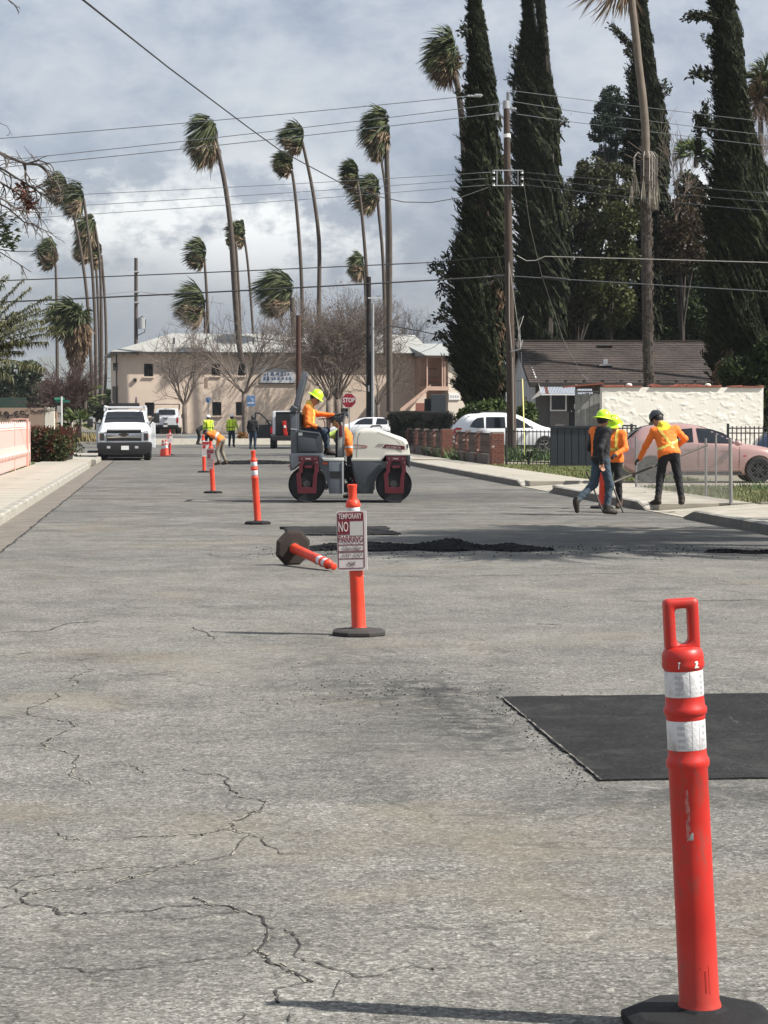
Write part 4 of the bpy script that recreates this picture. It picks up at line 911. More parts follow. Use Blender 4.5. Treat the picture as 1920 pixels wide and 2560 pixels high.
person('man dressed all in black standing by the open truck door', (p.x, p.y, 0), radians(-10), stand(hgt=1.78, _torso=1.3, _arm=1.35, _leg=1.2), dict(torso=BLK, leg=JEAN_D, boot=BOOT, hair=HAIR, hand=BLK, head=HAIR), h=.022, fingers=False, seed=9)
p = gd(497, 1112)
Jx = dict(Jv); person('person in black bending down at the left of the yellow vest worker', (p.x, p.y, 0), radians(-65), Jx, dict(torso=BLK, leg=BLK, boot=BOOT, hair=HAIR, hand=BLK), h=.025, fingers=False, seed=10)
# ================================================================== ROAD ROLLER
GRYP = mat('roller_grey', (0.115, 0.13, 0.15), 0.42, vary=0.18, vscale=3, bump=0.03); GRYD = mat('roller_dark_grey', (0.040, 0.046, 0.054), 0.45, vary=0.2, vscale=3)
CREAM = mat('roller_cream', (0.56, 0.545, 0.48), 0.35, vary=0.08, vscale=2, coat=0.2); MARP = mat('roller_maroon', (0.095, 0.009, 0.017), 0.5, vary=0.2, vscale=5)
DRUM = mat('drum_dirty', (0.016, 0.016, 0.019), 0.6, vary=0.5, vscale=5, bump=0.2, bscale=15); DRUMS = mat('drum_steel', (0.35, 0.34, 0.32), 0.35, metal=0.8, vary=0.3, vscale=6)
BLKM = mat('black_metal', (0.012, 0.012, 0.013), 0.5); CHR = mat('chrome', (0.6, 0.6, 0.6), 0.2, metal=1.0); STEPW = mat('white_step', (0.66, 0.66, 0.62), 0.5)
R_ = thing('road_roller', 'grey and cream tandem road roller with maroon drum brackets, its driver aboard', 'road roller', (RX, RY, 0))
def pr(nm, pts, y0, y1, m, bevel=0.0, parent=None, **k):
    b = MB(); b.prism([(rl(x, y)[0], rl(x, y)[2]) for x, y in pts], y0, y1); return b.build(nm, m, parent or R_, bevel=bevel, smooth=bevel > 0, **k)
for i, (cx, cy) in enumerate(((368, 1290), (1272, 1292))):
    x, _, z = rl(cx, cy); Mx = Matrix.Translation((x, 0, 0.349)) @ Matrix.Rotation(pi / 2, 4, 'X')
    b = MB(); b.lathe([(.315, -.55), (.335, -.60), (.349, -.60), (.349, .60), (.335, .60), (.315, .55)], 56, M=Mx, caps=False); b.lathe([(.33, -.56), (0, -.56)], 40, M=Mx, caps=False)
    b.lathe([(.33, .56), (0, .56)], 40, M=Mx, caps=False)
    d = b.build('drum', DRUM, R_, smooth=True, angle=0.5)
    b = MB(); b.lathe([(.3495, -.585), (.3500, -.585), (.3500, .585), (.3495, .585)], 56, M=Mx, caps=False); b.build('rolling_face', DRUMS, d, smooth=True)
    b = MB(); b.lathe([(.075, .57), (.075, .64), (.055, .655), (0, .655)], 20, M=Mx, caps=False)
    for k in range(6): a = k * pi / 3; b.lathe([(.013, .655), (.013, .668), (0, .668)], 8, c=(.04 * cos(a), .04 * sin(a), 0), M=Mx, caps=False)
    hub = b.build('hub', mat('hub_grey', (0.09, 0.09, 0.09), 0.5, vary=0.4, vscale=20), d, smooth=True, angle=.5)
    # maroon yoke bracket: an inverted U closed at the foot
    ox = cx - 368
    ang = lambda l: [(a + ox, b_) for a, b_ in l]
    U = [(290, 1000), (490, 1000), (497, 1160), (480, 1178), (468, 1382), (278, 1382), (262, 1178), (290, 1158)]
    Hh = [(350, 1050), (432, 1050), (448, 1090), (452, 1165), (440, 1180), (428, 1318), (318, 1318), (308, 1180), (328, 1165), (332, 1090)]
    o = pr('drum_bracket', ang(U), -.70, -.645, MARP)
    c = MB(); c.prism([(rl(a, b_)[0], rl(a, b_)[2]) for a, b_ in ang(Hh)], -.8, -.5); boolean_cut(o, [c])
    md = o.modifiers.new('bevel', 'BEVEL'); md.width = .006; md.segments = 2
    p2_ = [(345, 1098), (360, 1090), (425, 1090), (440, 1098), (425, 1118), (360, 1118)]; pr('bracket_bar', ang(p2_), -.70, -.62, MARP, parent=o)
    for bx, by in ((320, 1022), (462, 1022), (300, 1062), (478, 1062)):
        x2, _, z2 = rl(bx + ox, by); b = MB(); b.lathe([(.016, .70), (.016, .72), (0, .72)], 8, M=Matrix.Translation((x2, 0, z2)) @ Matrix.Rotation(pi / 2, 4, 'X'), caps=False); b.build('bolt', STEEL, o)
    x2, _, z2 = rl(388 + ox, 1022); text_obj('lettering', 'DYNAPAC', .045, WHT, o, Matrix.Translation((x2, -.704, z2)) @ FACE, width=.105)
    o2 = pr('drum_bracket', ang(U), .645, .70, MARP)
# rear body
fr = pr('rear_frame', [(200, 968), (525, 968), (560, 1012), (755, 1012), (755, 1385), (605, 1385), (585, 1290), (560, 1200), (515, 1130), (495, 1100), (495, 1000), (285, 1000), (285, 1080), (235, 1130), (200, 1150)], -.60, .60, GRYP, .012)
pr('rear_underframe', [(290, 1000), (495, 1000), (500, 1120), (440, 1090), (360, 1085), (290, 1110)], -.58, .58, BLKM)
pr('seat_box', [(272, 735), (495, 750), (515, 775), (525, 965), (272, 965)], -.56, .56, GRYD, .012)
pr('seat_box_panel', [(285, 790), (455, 815), (475, 945), (280, 945)], -.575, -.56, mat('panel_grey', (0.05, 0.058, 0.068), 0.4), .005)
pr('grab_rail', [(280, 722), (498, 748), (512, 770), (500, 775), (488, 762), (280, 738)], -.59, -.56, GRYP)
pr('white_tag', [(285, 750), (326, 752), (326, 782), (285, 782)], -.565, -.562, WHT)
seat = pr('seat', [(300, 690), (330, 690), (345, 745), (450, 745), (452, 770), (300, 770)], -.24, .24, BLKM, .02); pr('seat_backrest', [(285, 560), (312, 555), (330, 740), (300, 745)], -.22, .22, BLKM, .02)
pr('step', [(528, 1012), (757, 1012), (757, 1044), (548, 1044)], -.64, .64, STEPW, .008)
pr('step_box', [(600, 1052), (752, 1052), (752, 1384), (605, 1384)], -.655, -.60, GRYP, .008)
pr('foot_opening', [(606, 1152), (724, 1152), (724, 1226), (612, 1226)], -.66, -.652, BLKM)
pr('step_edge', [(736, 1050), (754, 1050), (754, 1384), (740, 1384)], -.668, -.645, mat('pale_edge', (0.38, 0.39, 0.39), 0.5))
pr('orange_marker', [(535, 1058), (590, 1058), (590, 1082), (540, 1082)], -.612, -.60, mat('amber', (0.5, 0.08, 0.02), 0.4))
# roll-over frame: two posts folded back at the hinge, one crossbar
for y in (-.50, .50):
    yo = (y - .035, y + .035)
    p = pr('rollbar_post', [(205, 968), (203, 520), (222, 492), (262, 492), (268, 520), (268, 968)], *yo, GRYP, .008)
    q = pr('rollbar_upper', [(232, 480), (290, 240), (328, 118), (378, 130), (366, 170), (340, 265), (282, 490)], *yo, GRYP, .008)
    pr('rollbar_hinge', [(190, 510), (215, 470), (285, 470), (285, 525), (255, 560), (205, 560)], y - .05, y + .05, GRYD, .008)
    for cx, cy in ((235, 990), (270, 1000), (205, 525), (268, 535)):
        x2, _, z2 = rl(cx, cy); b = MB(); b.lathe([(.02, -.02), (.02, .02)], 8, M=Matrix.Translation((x2, y - .05 * (1 if y < 0 else -1), z2)) @ Matrix.Rotation(pi / 2, 4, 'X')); b.build('bolt', STEEL, p)
pr('rollbar_crossbar', [(330, 128), (374, 136), (366, 168), (322, 160)], -.46, .46, GRYP, .01)
b = MB(); 
for pts in ([(232, 480), (275, 500)], [(205, 715), (268, 722)]): b.tube([Vector(rl(*q_)) + Vector((0, -.545, 0)) for q_ in pts], .008, 6)
b.build('pale_strap', mat('strap', (0.4, 0.42, 0.42), 0.6), R_)
pr('rear_plate', [(190, 980), (285, 985), (285, 1090), (230, 1140), (196, 1150)], -.52, .52, BLKM, .01)
pr('tail_light', [(196, 1090), (180, 1100), (180, 1110), (196, 1106)], -.55, -.45, RED)
# steering console, wheel, levers
pr('console', [(690, 700), (745, 690), (752, 1012), (682, 1012)], -.12, .16, mat('console_pale', (0.42, 0.42, 0.39), 0.5), .015)
pr('console_side', [(664, 740), (690, 715), (690, 1012), (660, 1012)], -.10, .14, BLKM, .01)
pr('dashboard', [(650, 600), (745, 570), (755, 585), (745, 640), (700, 655), (668, 640)], -.14, .16, GRYD, .015)
x, _, z = rl(665, 575); Mw = Matrix.Translation((x, 0, z)) @ Matrix.Rotation(radians(-22), 4, 'Y')
b = MB(); b.tube([(.19 * cos(a), .19 * sin(a), 0) for a in np.linspace(0, 2 * pi, 25)], .014, 8, caps=False, M=Mw)
for k in range(3): b.tube([(0, 0, -.03), (.19 * cos(k * 2.1), .19 * sin(k * 2.1), 0)], .012, 6, M=Mw)
b.tube([(0, 0, -.03), (.02, 0, -.25)], .025, 8, M=Mw); b.build('steering_wheel', BLKM, R_, smooth=True)
b = MB()
for y in (-.30, .30): b.tube([Vector(rl(*q_)) + Vector((0, y, 0)) for q_ in ((745, 1000), (748, 640), (765, 560), (790, 545), (800, 570), (790, 600))], .016, 8)
b.tube([Vector(rl(765, 560)) + Vector((0, -.3, 0)), Vector(rl(765, 560)) + Vector((0, .3, 0))], .016, 8)
b.build('handrail', mat('rail_steel', (0.16, 0.17, 0.18), 0.4, metal=.3), R_, smooth=True)
b = MB()
for q_ in ([(560, 1000), (545, 640), (520, 600)], [(595, 745), (600, 620)], [(480, 612), (600, 605), (690, 590)]): b.tube([Vector(rl(*a)) + Vector((0, .34, 0)) for a in q_], .012, 6)
b.build('lever', MARP, R_)
pr('document_holder', [(700, 690), (735, 690), (735, 800), (700, 800)], -.15, -.12, MARP, .01)
# articulation joint, hoses
pr('articulation', [(755, 1100), (880, 1090), (880, 1210), (755, 1230)], -.22, .22, BLKM, .02); pr('articulation_lower', [(760, 1290), (880, 1260), (885, 1380), (755, 1380)], -.30, .30, BLKM, .02)
b = MB(); r9 = np.random.RandomState(4)
for k in range(11):
    y = r9.uniform(-.4, .35); a = rl(755, r9.uniform(1020, 1330)); c_ = rl(890, r9.uniform(1040, 1350)); m_ = ((a[0] + c_[0]) / 2, y, min(a[2], c_[2]) - .06 + r9.uniform(-.08, .12))
    P = [Vector((a[0], y, a[2])), Vector(m_), Vector((c_[0], y, c_[2]))]; b.tube([P[0].lerp(P[1], s).lerp(P[1].lerp(P[2], s), s) for s in np.linspace(0, 1, 8)], .013, 6)
b.build('hose', BLKM, R_, smooth=True)
b = MB(); b.tube([Vector(rl(860, 1010)) + Vector((0, -.42, 0)), Vector(rl(862, 1330)) + Vector((0, -.42, 0))], .022, 8); b.build('pin_column', MARP, R_)
# front body
pr('front_frame', [(835, 1046), (1150, 1046), (1185, 985), (1445, 985), (1440, 1120), (1400, 1090), (1395, 1000), (1190, 1000), (1195, 1110), (1125, 1170), (1075, 1270), (1060, 1385), (885, 1385), (880, 1250), (850, 1180)], -.60, .60, GRYD, .012)
pr('front_underframe', [(1195, 995), (1398, 995), (1398, 1105), (1330, 1085), (1250, 1085), (1195, 1105)], -.58, .58, BLKM)
pr('front_frame_panel', [(845, 1060), (1050, 1060), (1150, 1075), (1080, 1200), (1035, 1300), (1020, 1375), (895, 1375), (888, 1240)], -.612, -.60, mat('frame_panel', (0.055, 0.063, 0.072), 0.5, vary=0.3, vscale=4), .005)
# hood: sections across, rounded shoulders
TOP = [(846, 800), (860, 765), (880, 740), (925, 715), (985, 706), (1050, 705), (1110, 715), (1190, 742), (1280, 775), (1360, 802), (1400, 825), (1422, 860), (1436, 930), (1442, 985)]
b = MB(); rings = []
BOT = lambda cx: 1036 if cx < 1135 else (1036 - (cx - 1135) * 51 / 45 if cx < 1180 else 985)
for cx, cy in TOP:
    x, _, zt = rl(cx, cy); zb = rl(cx, max(BOT(cx), cy + 6))[2]; r = min(.10, (zt - zb) * .5); ring = []
    hw = .56 - .03 * max(0, (cx - 1300) / 140)
    for s in (-1, 1):
        P = [(s * hw, zb)] + [(s * (hw - r + r * cos(a)), zt - r + r * sin(a)) for a in np.linspace(0, pi / 2, 6)]
        ring += P if s < 0 else P[::-1]
    rings.append([(x, y, z) for y, z in ring])
n = len(rings[0]); b.add([p for r in rings for p in r], [((i + 1) * n + k, (i + 1) * n + k + 1, i * n + k + 1, i * n + k) for i in range(len(rings) - 1) for k in range(n - 1)] + [tuple(range(n)), tuple(range((len(rings) - 1) * n, len(rings) * n))[::-1]])
hood = b.build('hood', CREAM, R_, smooth=True, angle=0.7)
pr('hood_lower_lip', [(833, 1020), (1130, 1020), (1178, 966), (1442, 966), (1444, 990), (1190, 990), (1140, 1046), (833, 1046)], -.585, .585, CREAM, .008)
pr('hood_panel_line', [(925, 742), (931, 742), (905, 800), (890, 1010), (884, 1010), (899, 800)], -.563, -.560, mat('seam', (0.2, 0.19, 0.16), 0.6), parent=hood)
pr('hood_panel_line', [(1100, 740), (1360, 838), (1375, 862), (1378, 880), (1372, 880), (1368, 864), (1355, 842), (1100, 745)], -.563, -.560, MATS['seam'], parent=hood)
pr('hood_stripe', [(1185, 872), (1387, 890), (1387, 932), (1150, 908)], -.564, -.561, MARP, parent=hood)
for k in range(3): pr('hood_stripe', [(1160 - 22 * k, 868 - k), (1172 - 22 * k, 869 - k), (1135 - 22 * k, 905 - 3 * k), (1124 - 22 * k, 904 - 3 * k)], -.564, -.561, mat('stripe_grey', (0.12, 0.09, 0.09), 0.5), parent=hood)
pr('brand_stripe', [(862, 872), (985, 882), (1003, 898), (990, 912), (862, 918), (862, 908), (980, 902), (980, 896), (862, 886)], -.564, -.561, mat('faded_red', (0.33, 0.17, 0.15), 0.5), parent=hood)
x, _, z = rl(1268, 906); text_obj('lettering', 'CC1200 VI', .06, mat('stripe_letters', (0.65, 0.55, 0.5), 0.5), hood, Matrix.Translation((x, -.566, z)) @ Matrix.Rotation(radians(4), 4, 'Y') @ FACE, width=.27)
pr('grille_slot', [(1412, 865), (1422, 866), (1426, 912), (1416, 912)], -.545, -.535, BLKM, parent=hood)
b = MB(); b.tube([Vector(rl(*q_)) + Vector((0, -.1, 0)) for q_ in ((1030, 700), (1050, 685), (1130, 682), (1150, 700))], .018, 6); b.build('hood_latch', BLKM, R_)
pr('headlight', [(1444, 1008), (1462, 1012), (1462, 1040), (1444, 1044)], -.50, -.38, WHT); pr('headlight', [(1444, 1008), (1462, 1012), (1462, 1040), (1444, 1044)], .38, .50, WHT)
for cx in (570, 1065, 1440):
    b = MB(); x, _, z = rl(cx, 1330); b.box((x, 0, z + .02), (.035, 1.16, .10)); b.build('scraper', GRYD, R_)
# ================================================================== VEHICLES
WCAR = mat('white_car_paint', (0.72, 0.73, 0.75), 0.28, vary=0.04, vscale=1.5, coat=0.6); PINK = mat('rose_car_paint', (0.44, 0.275, 0.255), 0.26, vary=0.1, vscale=2, coat=0.6, metal=0.25)
BLUC = mat('blue_car_paint', (0.02, 0.04, 0.10), 0.3, coat=0.6); GLS = mat('dark_glass', (0.008, 0.010, 0.014), 0.06, spec=0.8); TYRE = mat('tyre', (0.018, 0.018, 0.019), 0.85, vary=0.2, vscale=9)
TRIM = mat('black_trim', (0.014, 0.014, 0.015), 0.6); LENS = mat('headlight_lens', (0.45, 0.46, 0.47), 0.12, spec=0.8); REDL = mat('red_lens', (0.40, 0.01, 0.015), 0.2); ALLOY = mat('alloy', (0.42, 0.42, 0.43), 0.3, metal=0.7)
DALLOY = mat('dark_alloy', (0.06, 0.06, 0.065), 0.35, metal=0.5); AMBER = mat('amber_lens', (0.6, 0.18, 0.02), 0.25)
def wheel(parent, x, y, r, wd, rim=None, spokes=7, side=-1):
    """wheel in the x-z plane at (x, y); side -1 shows its face to -y"""
    M = Matrix.Translation((x, y, r)) @ Matrix.Rotation(pi / 2 * (-side), 4, 'X')
    b = MB(); b.lathe([(r * .62, wd * .46), (r * .70, wd * .5), (r * .93, wd * .5), (r, wd * .36), (r, -wd * .36), (r * .93, -wd * .5), (r * .62, -wd * .5)], 32, M=M, caps=False)
    t_ = b.build('wheel', TYRE, parent, smooth=True, angle=.5)
    b = MB(); b.lathe([(r * .64, wd * .46), (r * .60, wd * .40), (r * .58, wd * .1), (0, wd * .1)], 28, M=M, caps=False)
    b.build('rim_well', TRIM, t_, smooth=True)
    b = MB(); b.lathe([(r * .66, wd * .44), (r * .665, wd * .49), (r * .62, wd * .48), (r * .60, wd * .40)], 28, M=M, caps=False)
    b.lathe([(r * .16, wd * .30), (r * .15, wd * .44), (0, wd * .46)], 14, M=M, caps=False)
    for k in range(spokes):
        a = 2 * pi * k / spokes; c_, s_ = cos(a), sin(a)
        P = [(r * .10, -.09 * r), (r * .62, -.055 * r), (r * .62, .055 * r), (r * .10, .09 * r)]
        b.prism([(p[0] * c_ - p[1] * s_, p[0] * s_ + p[1] * c_) for p in P], wd * .30, wd * .42, axis='z', M=M)
    b.build('rim', rim or ALLOY, t_, smooth=True, angle=.5); return t_
def interp(st, x):
    if x <= st[0][0]: return st[0][1:]
    for a, b_ in zip(st[:-1], st[1:]):
        if x <= b_[0]:
            s = (x - a[0]) / (b_[0] - a[0]); s = s if len(a) < 8 else s; return tuple(p + (q - p) * s for p, q in zip(a[1:], b_[1:]))
    return st[-1][1:]
def car(name, label, cat, loc, rz, st, wheels, wr, paint, wind=(), shields=(), lights=(), rim=None, group=None, spokes=7, extra=None):
    """st rows: x, z_bottom, z_belt, z_top, half_width, half_width_roof. nose at +x"""
    t = thing(name, label, cat, loc, rz, group); xs = []
    for a, b_ in zip(st[:-1], st[1:]):
        n = max(1, int((b_[0] - a[0]) / .08)); xs += [a[0] + (b_[0] - a[0]) * i / n for i in range(n)]
    xs.append(st[-1][0])
    # smooth the station curves a little
    V0 = np.array([interp(st, x) for x in xs]); Vs = V0.copy()
    for _ in range(4): Vs[1:-1] = Vs[1:-1] * .5 + (Vs[:-2] + Vs[2:]) * .25
    def prof(v):
        zb, ze, zt, w_, wr_ = v; h = zt - ze; zl = ze - (ze - zb) * .12
        P = [(0, zb), (w_ * .86, zb), (w_ * .97, zb + .07), (w_, zb + (ze - zb) * .35), (w_ * 1.0, zb + (ze - zb) * .62), (w_ * .965, zl), (w_ * .93, ze)]
        P += [(wr_ + (w_ * .93 - wr_) * .12, ze + h * .86), (wr_ * .93, ze + h * .96), (wr_ * .6, zt - h * .005), (0, zt + .0)]
        return P
    rings = []
    for x, v in zip(xs, Vs):
        P = prof(v); rings.append([(x, -y, z) for y, z in P] + [(x, y, z) for y, z in P[-2:0:-1]])
    n = len(rings[0]); b = MB(); b.add([p for r in rings for p in r], [(i * n + k, i * n + (k + 1) % n, (i + 1) * n + (k + 1) % n, (i + 1) * n + k) for i in range(len(rings) - 1) for k in range(n)] + [tuple(range(n))[::-1], tuple(range((len(rings) - 1) * n, len(rings) * n))])
    body = b.build('body', paint, t, smooth=True, angle=.75)
    cs = []
    for wx in wheels:
        for s in (-1, 1):
            w_ = interp(st, wx)[3]; c = MB(); c.lathe([(wr * 1.16, -.16), (wr * 1.16, .3)], 28, M=Matrix.Translation((wx, s * w_, wr)) @ Matrix.Rotation(-pi / 2 * s, 4, 'X')); cs.append(c)
    bmx = bmesh.new(); bmx.from_mesh(body.data); bmesh.ops.recalc_face_normals(bmx, faces=bmx.faces); bmx.to_mesh(body.data); bmx.free()
    boolean_cut(body, cs); body.data.set_sharp_from_angle(angle=.8)
    def hw(x, z):
        v = [np.interp(x, xs, Vs[:, k]) for k in range(5)]; P = prof(v); zz_ = [p[1] for p in P[2:9]]; yy_ = [p[0] for p in P[2:9]]; return float(np.interp(z, zz_, yy_))
    def sidepatch(nm, poly, m, off=.012, both=True, parent=None):
        for s in ((-1, 1) if both else (-1,)):
            bm = bmesh.new(); vs = [bm.verts.new((x, 0, z)) for x, z in poly]; bm.faces.new(vs)
            x0, x1 = min(p[0] for p in poly), max(p[0] for p in poly); z0, z1 = min(p[1] for p in poly), max(p[1] for p in poly)
            for x in np.arange(x0 + .04, x1, .05): bmesh.ops.bisect_plane(bm, geom=bm.verts[:] + bm.edges[:] + bm.faces[:], plane_co=(x, 0, 0), plane_no=(1, 0, 0))
            for z in np.arange(z0 + .04, z1, .05): bmesh.ops.bisect_plane(bm, geom=bm.verts[:] + bm.edges[:] + bm.faces[:], plane_co=(0, 0, z), plane_no=(0, 0, 1))
            for v in bm.verts: v.co.y = s * (hw(v.co.x, v.co.z) + off)
            if s > 0: bmesh.ops.reverse_faces(bm, faces=bm.faces)
            me = bpy.data.meshes.new(nm); bm.to_mesh(me); bm.free(); me.polygons.foreach_set('use_smooth', [True] * len(me.polygons)); meshobj(nm, me, m, parent or t)
    for nm, poly, m in wind: sidepatch(nm, poly, m)
    for nm, x0, x1, k0, k1 in shields:    # glass laid on the sloping top surface
        b = MB(); N = 8; q = []
        for i in range(N + 1):
            x = x0 + (x1 - x0) * i / N; v = [np.interp(x, xs, Vs[:, k]) for k in range(5)]; P = prof(v); kk = k0 + (k1 - k0) * i / N
            row = []
            for s, Pt in [(-1, P[8]), (-1, P[9]), (0, P[10]), (1, P[9]), (1, P[8])]: row.append((x, s * Pt[0] * kk if s else 0, Pt[1] + .008))
            q.append(row)
        vs = [p for r in q for p in r]; b.add(vs, [(i * 5 + k, (i + 1) * 5 + k, (i + 1) * 5 + k + 1, i * 5 + k + 1) for i in range(N) for k in range(4)]); b.build(nm, GLS, t, smooth=True)
    for wx in wheels:
        for s in (-1, 1): w_ = interp(st, wx)[3]; wheel(t, wx, s * (w_ - .11), wr, .21, rim, spokes, s)
    return t, sidepatch, hw, body
# --- rose hatchback, seen from its right flank, nose to the right. local x from photo: x = (px - 1627) / 109
def cxz(px, py): return ((px - 1627) / 109.0, (1205 - py) / 109.0)
stn = [(-.62, .42, .80, .84, .60, .45), (-.55, .25, .82, .96, .70, .52), (-.42, .20, .86, 1.16, .80, .54), (-.15, .18, .88, 1.32, .83, .56), (.15, .18, .90, 1.375, .84, .56), (.60, .18, .90, 1.40, .85, .57), (1.05, .18, .89, 1.365, .85, .56),
       (1.45, .18, .88, 1.24, .85, .55), (1.80, .18, .87, 1.06, .85, .56), (2.05, .18, .84, .93, .84, .66), (2.40, .19, .80, .89, .83, .68), (2.75, .20, .74, .82, .80, .66), (3.05, .22, .66, .74, .72, .60), (3.22, .30, .56, .62, .58, .50)]
x0, z0 = cxz(1627, 1205)
pk = at(1627, 1205, 51.0)
W1 = [(cxz(*p)[0], cxz(*p)[1]) for p in ((1664, 1092), (1678, 1078), (1700, 1069), (1733, 1066), (1734, 1101), (1700, 1102))]
W2 = [(cxz(*p)[0], cxz(*p)[1]) for p in ((1743, 1066), (1780, 1068), (1812, 1078), (1835, 1094), (1838, 1105), (1748, 1102))]
pinkcar, sp, hwf, body = car('parked_hatchback', 'rose pink hatchback parked behind the chain link fence at right', 'car', (pk.x, 51.75, 0.12), 0.0, stn, (0.0, 2.50), .30, PINK,
    wind=[('side_window', W1, GLS), ('side_window', W2, GLS)], shields=[('windscreen', 1.16, 1.92, .92, 1.0), ('rear_window', -.52, -.18, 1.0, .9)], rim=DALLOY)
seam = mat('panel_seam', (0.05, 0.02, 0.02), 0.6)
for x, za, zb in ((1.07, .26, .88), (2.02, .28, .84)): sp('door_seam', [(x, za), (x + .012, za), (x + .03, zb), (x + .018, zb)], seam, .003)
sp('sill_trim', [(.4, .20), (2.1, .20), (2.1, .27), (.4, .27)], TRIM, .006); sp('door_crease', [(.35, .345), (2.05, .33), (2.05, .345), (.35, .36)], mat('pale_crease', (0.5, 0.32, 0.31), 0.3, coat=.5), .004)
sp('door_handle', [(.80, .80), (.98, .80), (.98, .825), (.80, .825)], PINK, .02); sp('door_handle', [(1.62, .77), (1.80, .77), (1.80, .795), (1.62, .795)], PINK, .02)
sp('quarter_glass', [cxz(*p) for p in ((1842, 1093), (1853, 1100), (1858, 1109), (1844, 1107))], GLS, .006)
sp('side_marker', [(2.13, .62), (2.2, .62), (2.2, .645), (2.13, .645)], REDL, .006)
for s in (-1, 1):
    b = MB(); b.ico((1.98, s * .95, .93), .11, 2, (.75, .9, .62)); b.build('wing_mirror', PINK, pinkcar, smooth=True, angle=3)
b = MB(); b.box((-.47, 0, 1.33), (.34, 1.0, .035)); b.build('rear_spoiler', TRIM, pinkcar, bevel=.012)
b = MB(); b.tube([(.05, -.1, 1.36), (-.22, -.1, 1.60)], .006, 5); b.build('antenna', TRIM, pinkcar)
# --- white SUV behind the brick fence, nose to the right
def sx2(px, py): return ((px - 1128) / 63.2, (1131 - py) / 63.2)
sts = [(.02, .45, .95, 1.02, .72, .58), (.12, .30, .98, 1.20, .84, .60), (.35, .24, 1.00, 1.50, .90, .62), (.62, .22, 1.02, 1.62, .92, .63), (1.2, .22, 1.02, 1.67, .92, .63), (2.0, .22, 1.01, 1.67, .92, .63), (2.6, .22, 1.00, 1.60, .92, .62), (3.1, .22, .99, 1.38, .92, .61), (3.55, .22, .98, 1.13, .92, .66), (3.8, .23, .96, 1.06, .91, .72), (4.3, .24, .92, 1.00, .88, .70), (4.6, .28, .82, .90, .80, .66), (4.72, .40, .66, .76, .66, .55)]
pv_ = at(1128, 1131, 91.6)
suv, sp, hwf, body = car('parked_suv', 'white SUV parked behind the brick pillars and the utility pole', 'car', (pv_.x, 92.6, 0.12), 0.02, [(a, b_, c, d + .02, e, f) for a, b_, c, d, e, f in sts], (.95, 3.70), .35, WCAR,
    wind=[('side_window', [(.72, 1.10), (.86, 1.34), (1.02, 1.46), (1.28, 1.49), (1.30, 1.06), (1.02, 1.06)], GLS), ('side_window', [(1.37, 1.06), (1.38, 1.50), (2.12, 1.50), (2.14, 1.06)], GLS), ('side_window', [(2.22, 1.06), (2.20, 1.50), (2.62, 1.44), (2.98, 1.24), (3.20, 1.07)], GLS)],
    shields=[('rear_window', .12, .40, 1.05, .98), ('windscreen', 2.68, 3.45, .95, 1.0)])
sp('tail_light', [(.05, .80), (.34, .92), (.42, 1.06), (.20, 1.08), (.08, 1.0)], REDL, .008); sp('lower_trim', [(.15, .24), (4.2, .24), (4.2, .38), (.15, .38)], TRIM, .007)
b = MB(); b.box((-.01, 0, .42), (.12, 1.5, .22)); b.build('rear_bumper', TRIM, suv, bevel=.03); b = MB()
for s in (-1, 1): b.tube([(.75, s * .60, 1.66), (.85, s * .60, 1.72), (2.4, s * .60, 1.72), (2.55, s * .60, 1.64)], .018, 6)
b.build('roof_rail', TRIM, suv)
for s in (-1, 1): b = MB(); b.ico((3.18, s * 1.02, 1.10), .12, 2, (.7, .9, .8)); b.build('wing_mirror', WCAR, suv, smooth=True, angle=3)
suv.scale = (1.055, 1, 1.04)
# --- small blue car, mostly hidden beyond the black fence; white car roof behind the pink fence
stb = [(a, b_, c, d - .04, e, f) for a, b_, c, d, e, f in stn]
car('parked_sedan', 'dark blue car half hidden behind the black fence at the right edge', 'car', (at(1945, 1180, 70).x, 71, -0.08), 0.0, stb, (0, 2.5), .30, BLUC, wind=[('side_window', W1, GLS), ('side_window', W2, GLS)], shields=[('windscreen', 1.16, 1.92, .92, 1.0)])
car('parked_sedan', 'white car glimpsed over the top of the pink fence at the left edge', 'car', (-11.75, 61.5, 0.12), radians(96), stb, (0, 2.5), .30, WCAR, wind=[('side_window', W1, GLS), ('side_window', W2, GLS)], shields=[('windscreen', 1.16, 1.92, .92, 1.0)])
# --- white work truck facing us at the left curb. front view pixels (crop scale 214.7 per metre), local: x across, y back, z up
def tf(cx, cy): return ((cx - 1028) / 214.7, (1000 - cy) / 214.7)
T_ = thing('work_truck', 'white service truck with ladder rack parked facing the camera at the left curb', 'truck', (gd(312, 1151).x, 84.8, 0), ROAD_A)
def tp(nm, pts, y0, y1, m, bevel=0.0, parent=None, **k):
    b = MB(); b.prism([tf(*p) for p in pts], y0, y1); return b.build(nm, m, parent or T_, bevel=bevel, smooth=bevel > 0, **k)
def rect(x0, y0, x1, y1): return [(x0, y1), (x1, y1), (x1, y0), (x0, y0)]
def loft(nm, secs, m, parent, angle=.6):
    """secs: list of closed outlines with equal counts (3D points)"""
    n = len(secs[0]); b = MB(); b.add([p for s in secs for p in s], [(i * n + k, i * n + (k + 1) % n, (i + 1) * n + (k + 1) % n, (i + 1) * n + k) for i in range(len(secs) - 1) for k in range(n)] + [tuple(range(n))[::-1], tuple(range((len(secs) - 1) * n, len(secs) * n))])
    return b.build(nm, m, parent, smooth=True, angle=angle)
def sec(y, hwb, zb, hwm, zm, hwt, zt):
    P = [(hwb, zb), (hwm, zb + .1), (hwm, zm), (hwt + (hwm - hwt) * .25, zt - .06), (hwt * .93, zt), (hwt * .5, zt + .025)]
    return [(x, y, z) for x, z in P] + [(-x, y, z) for x, z in P[::-1]]
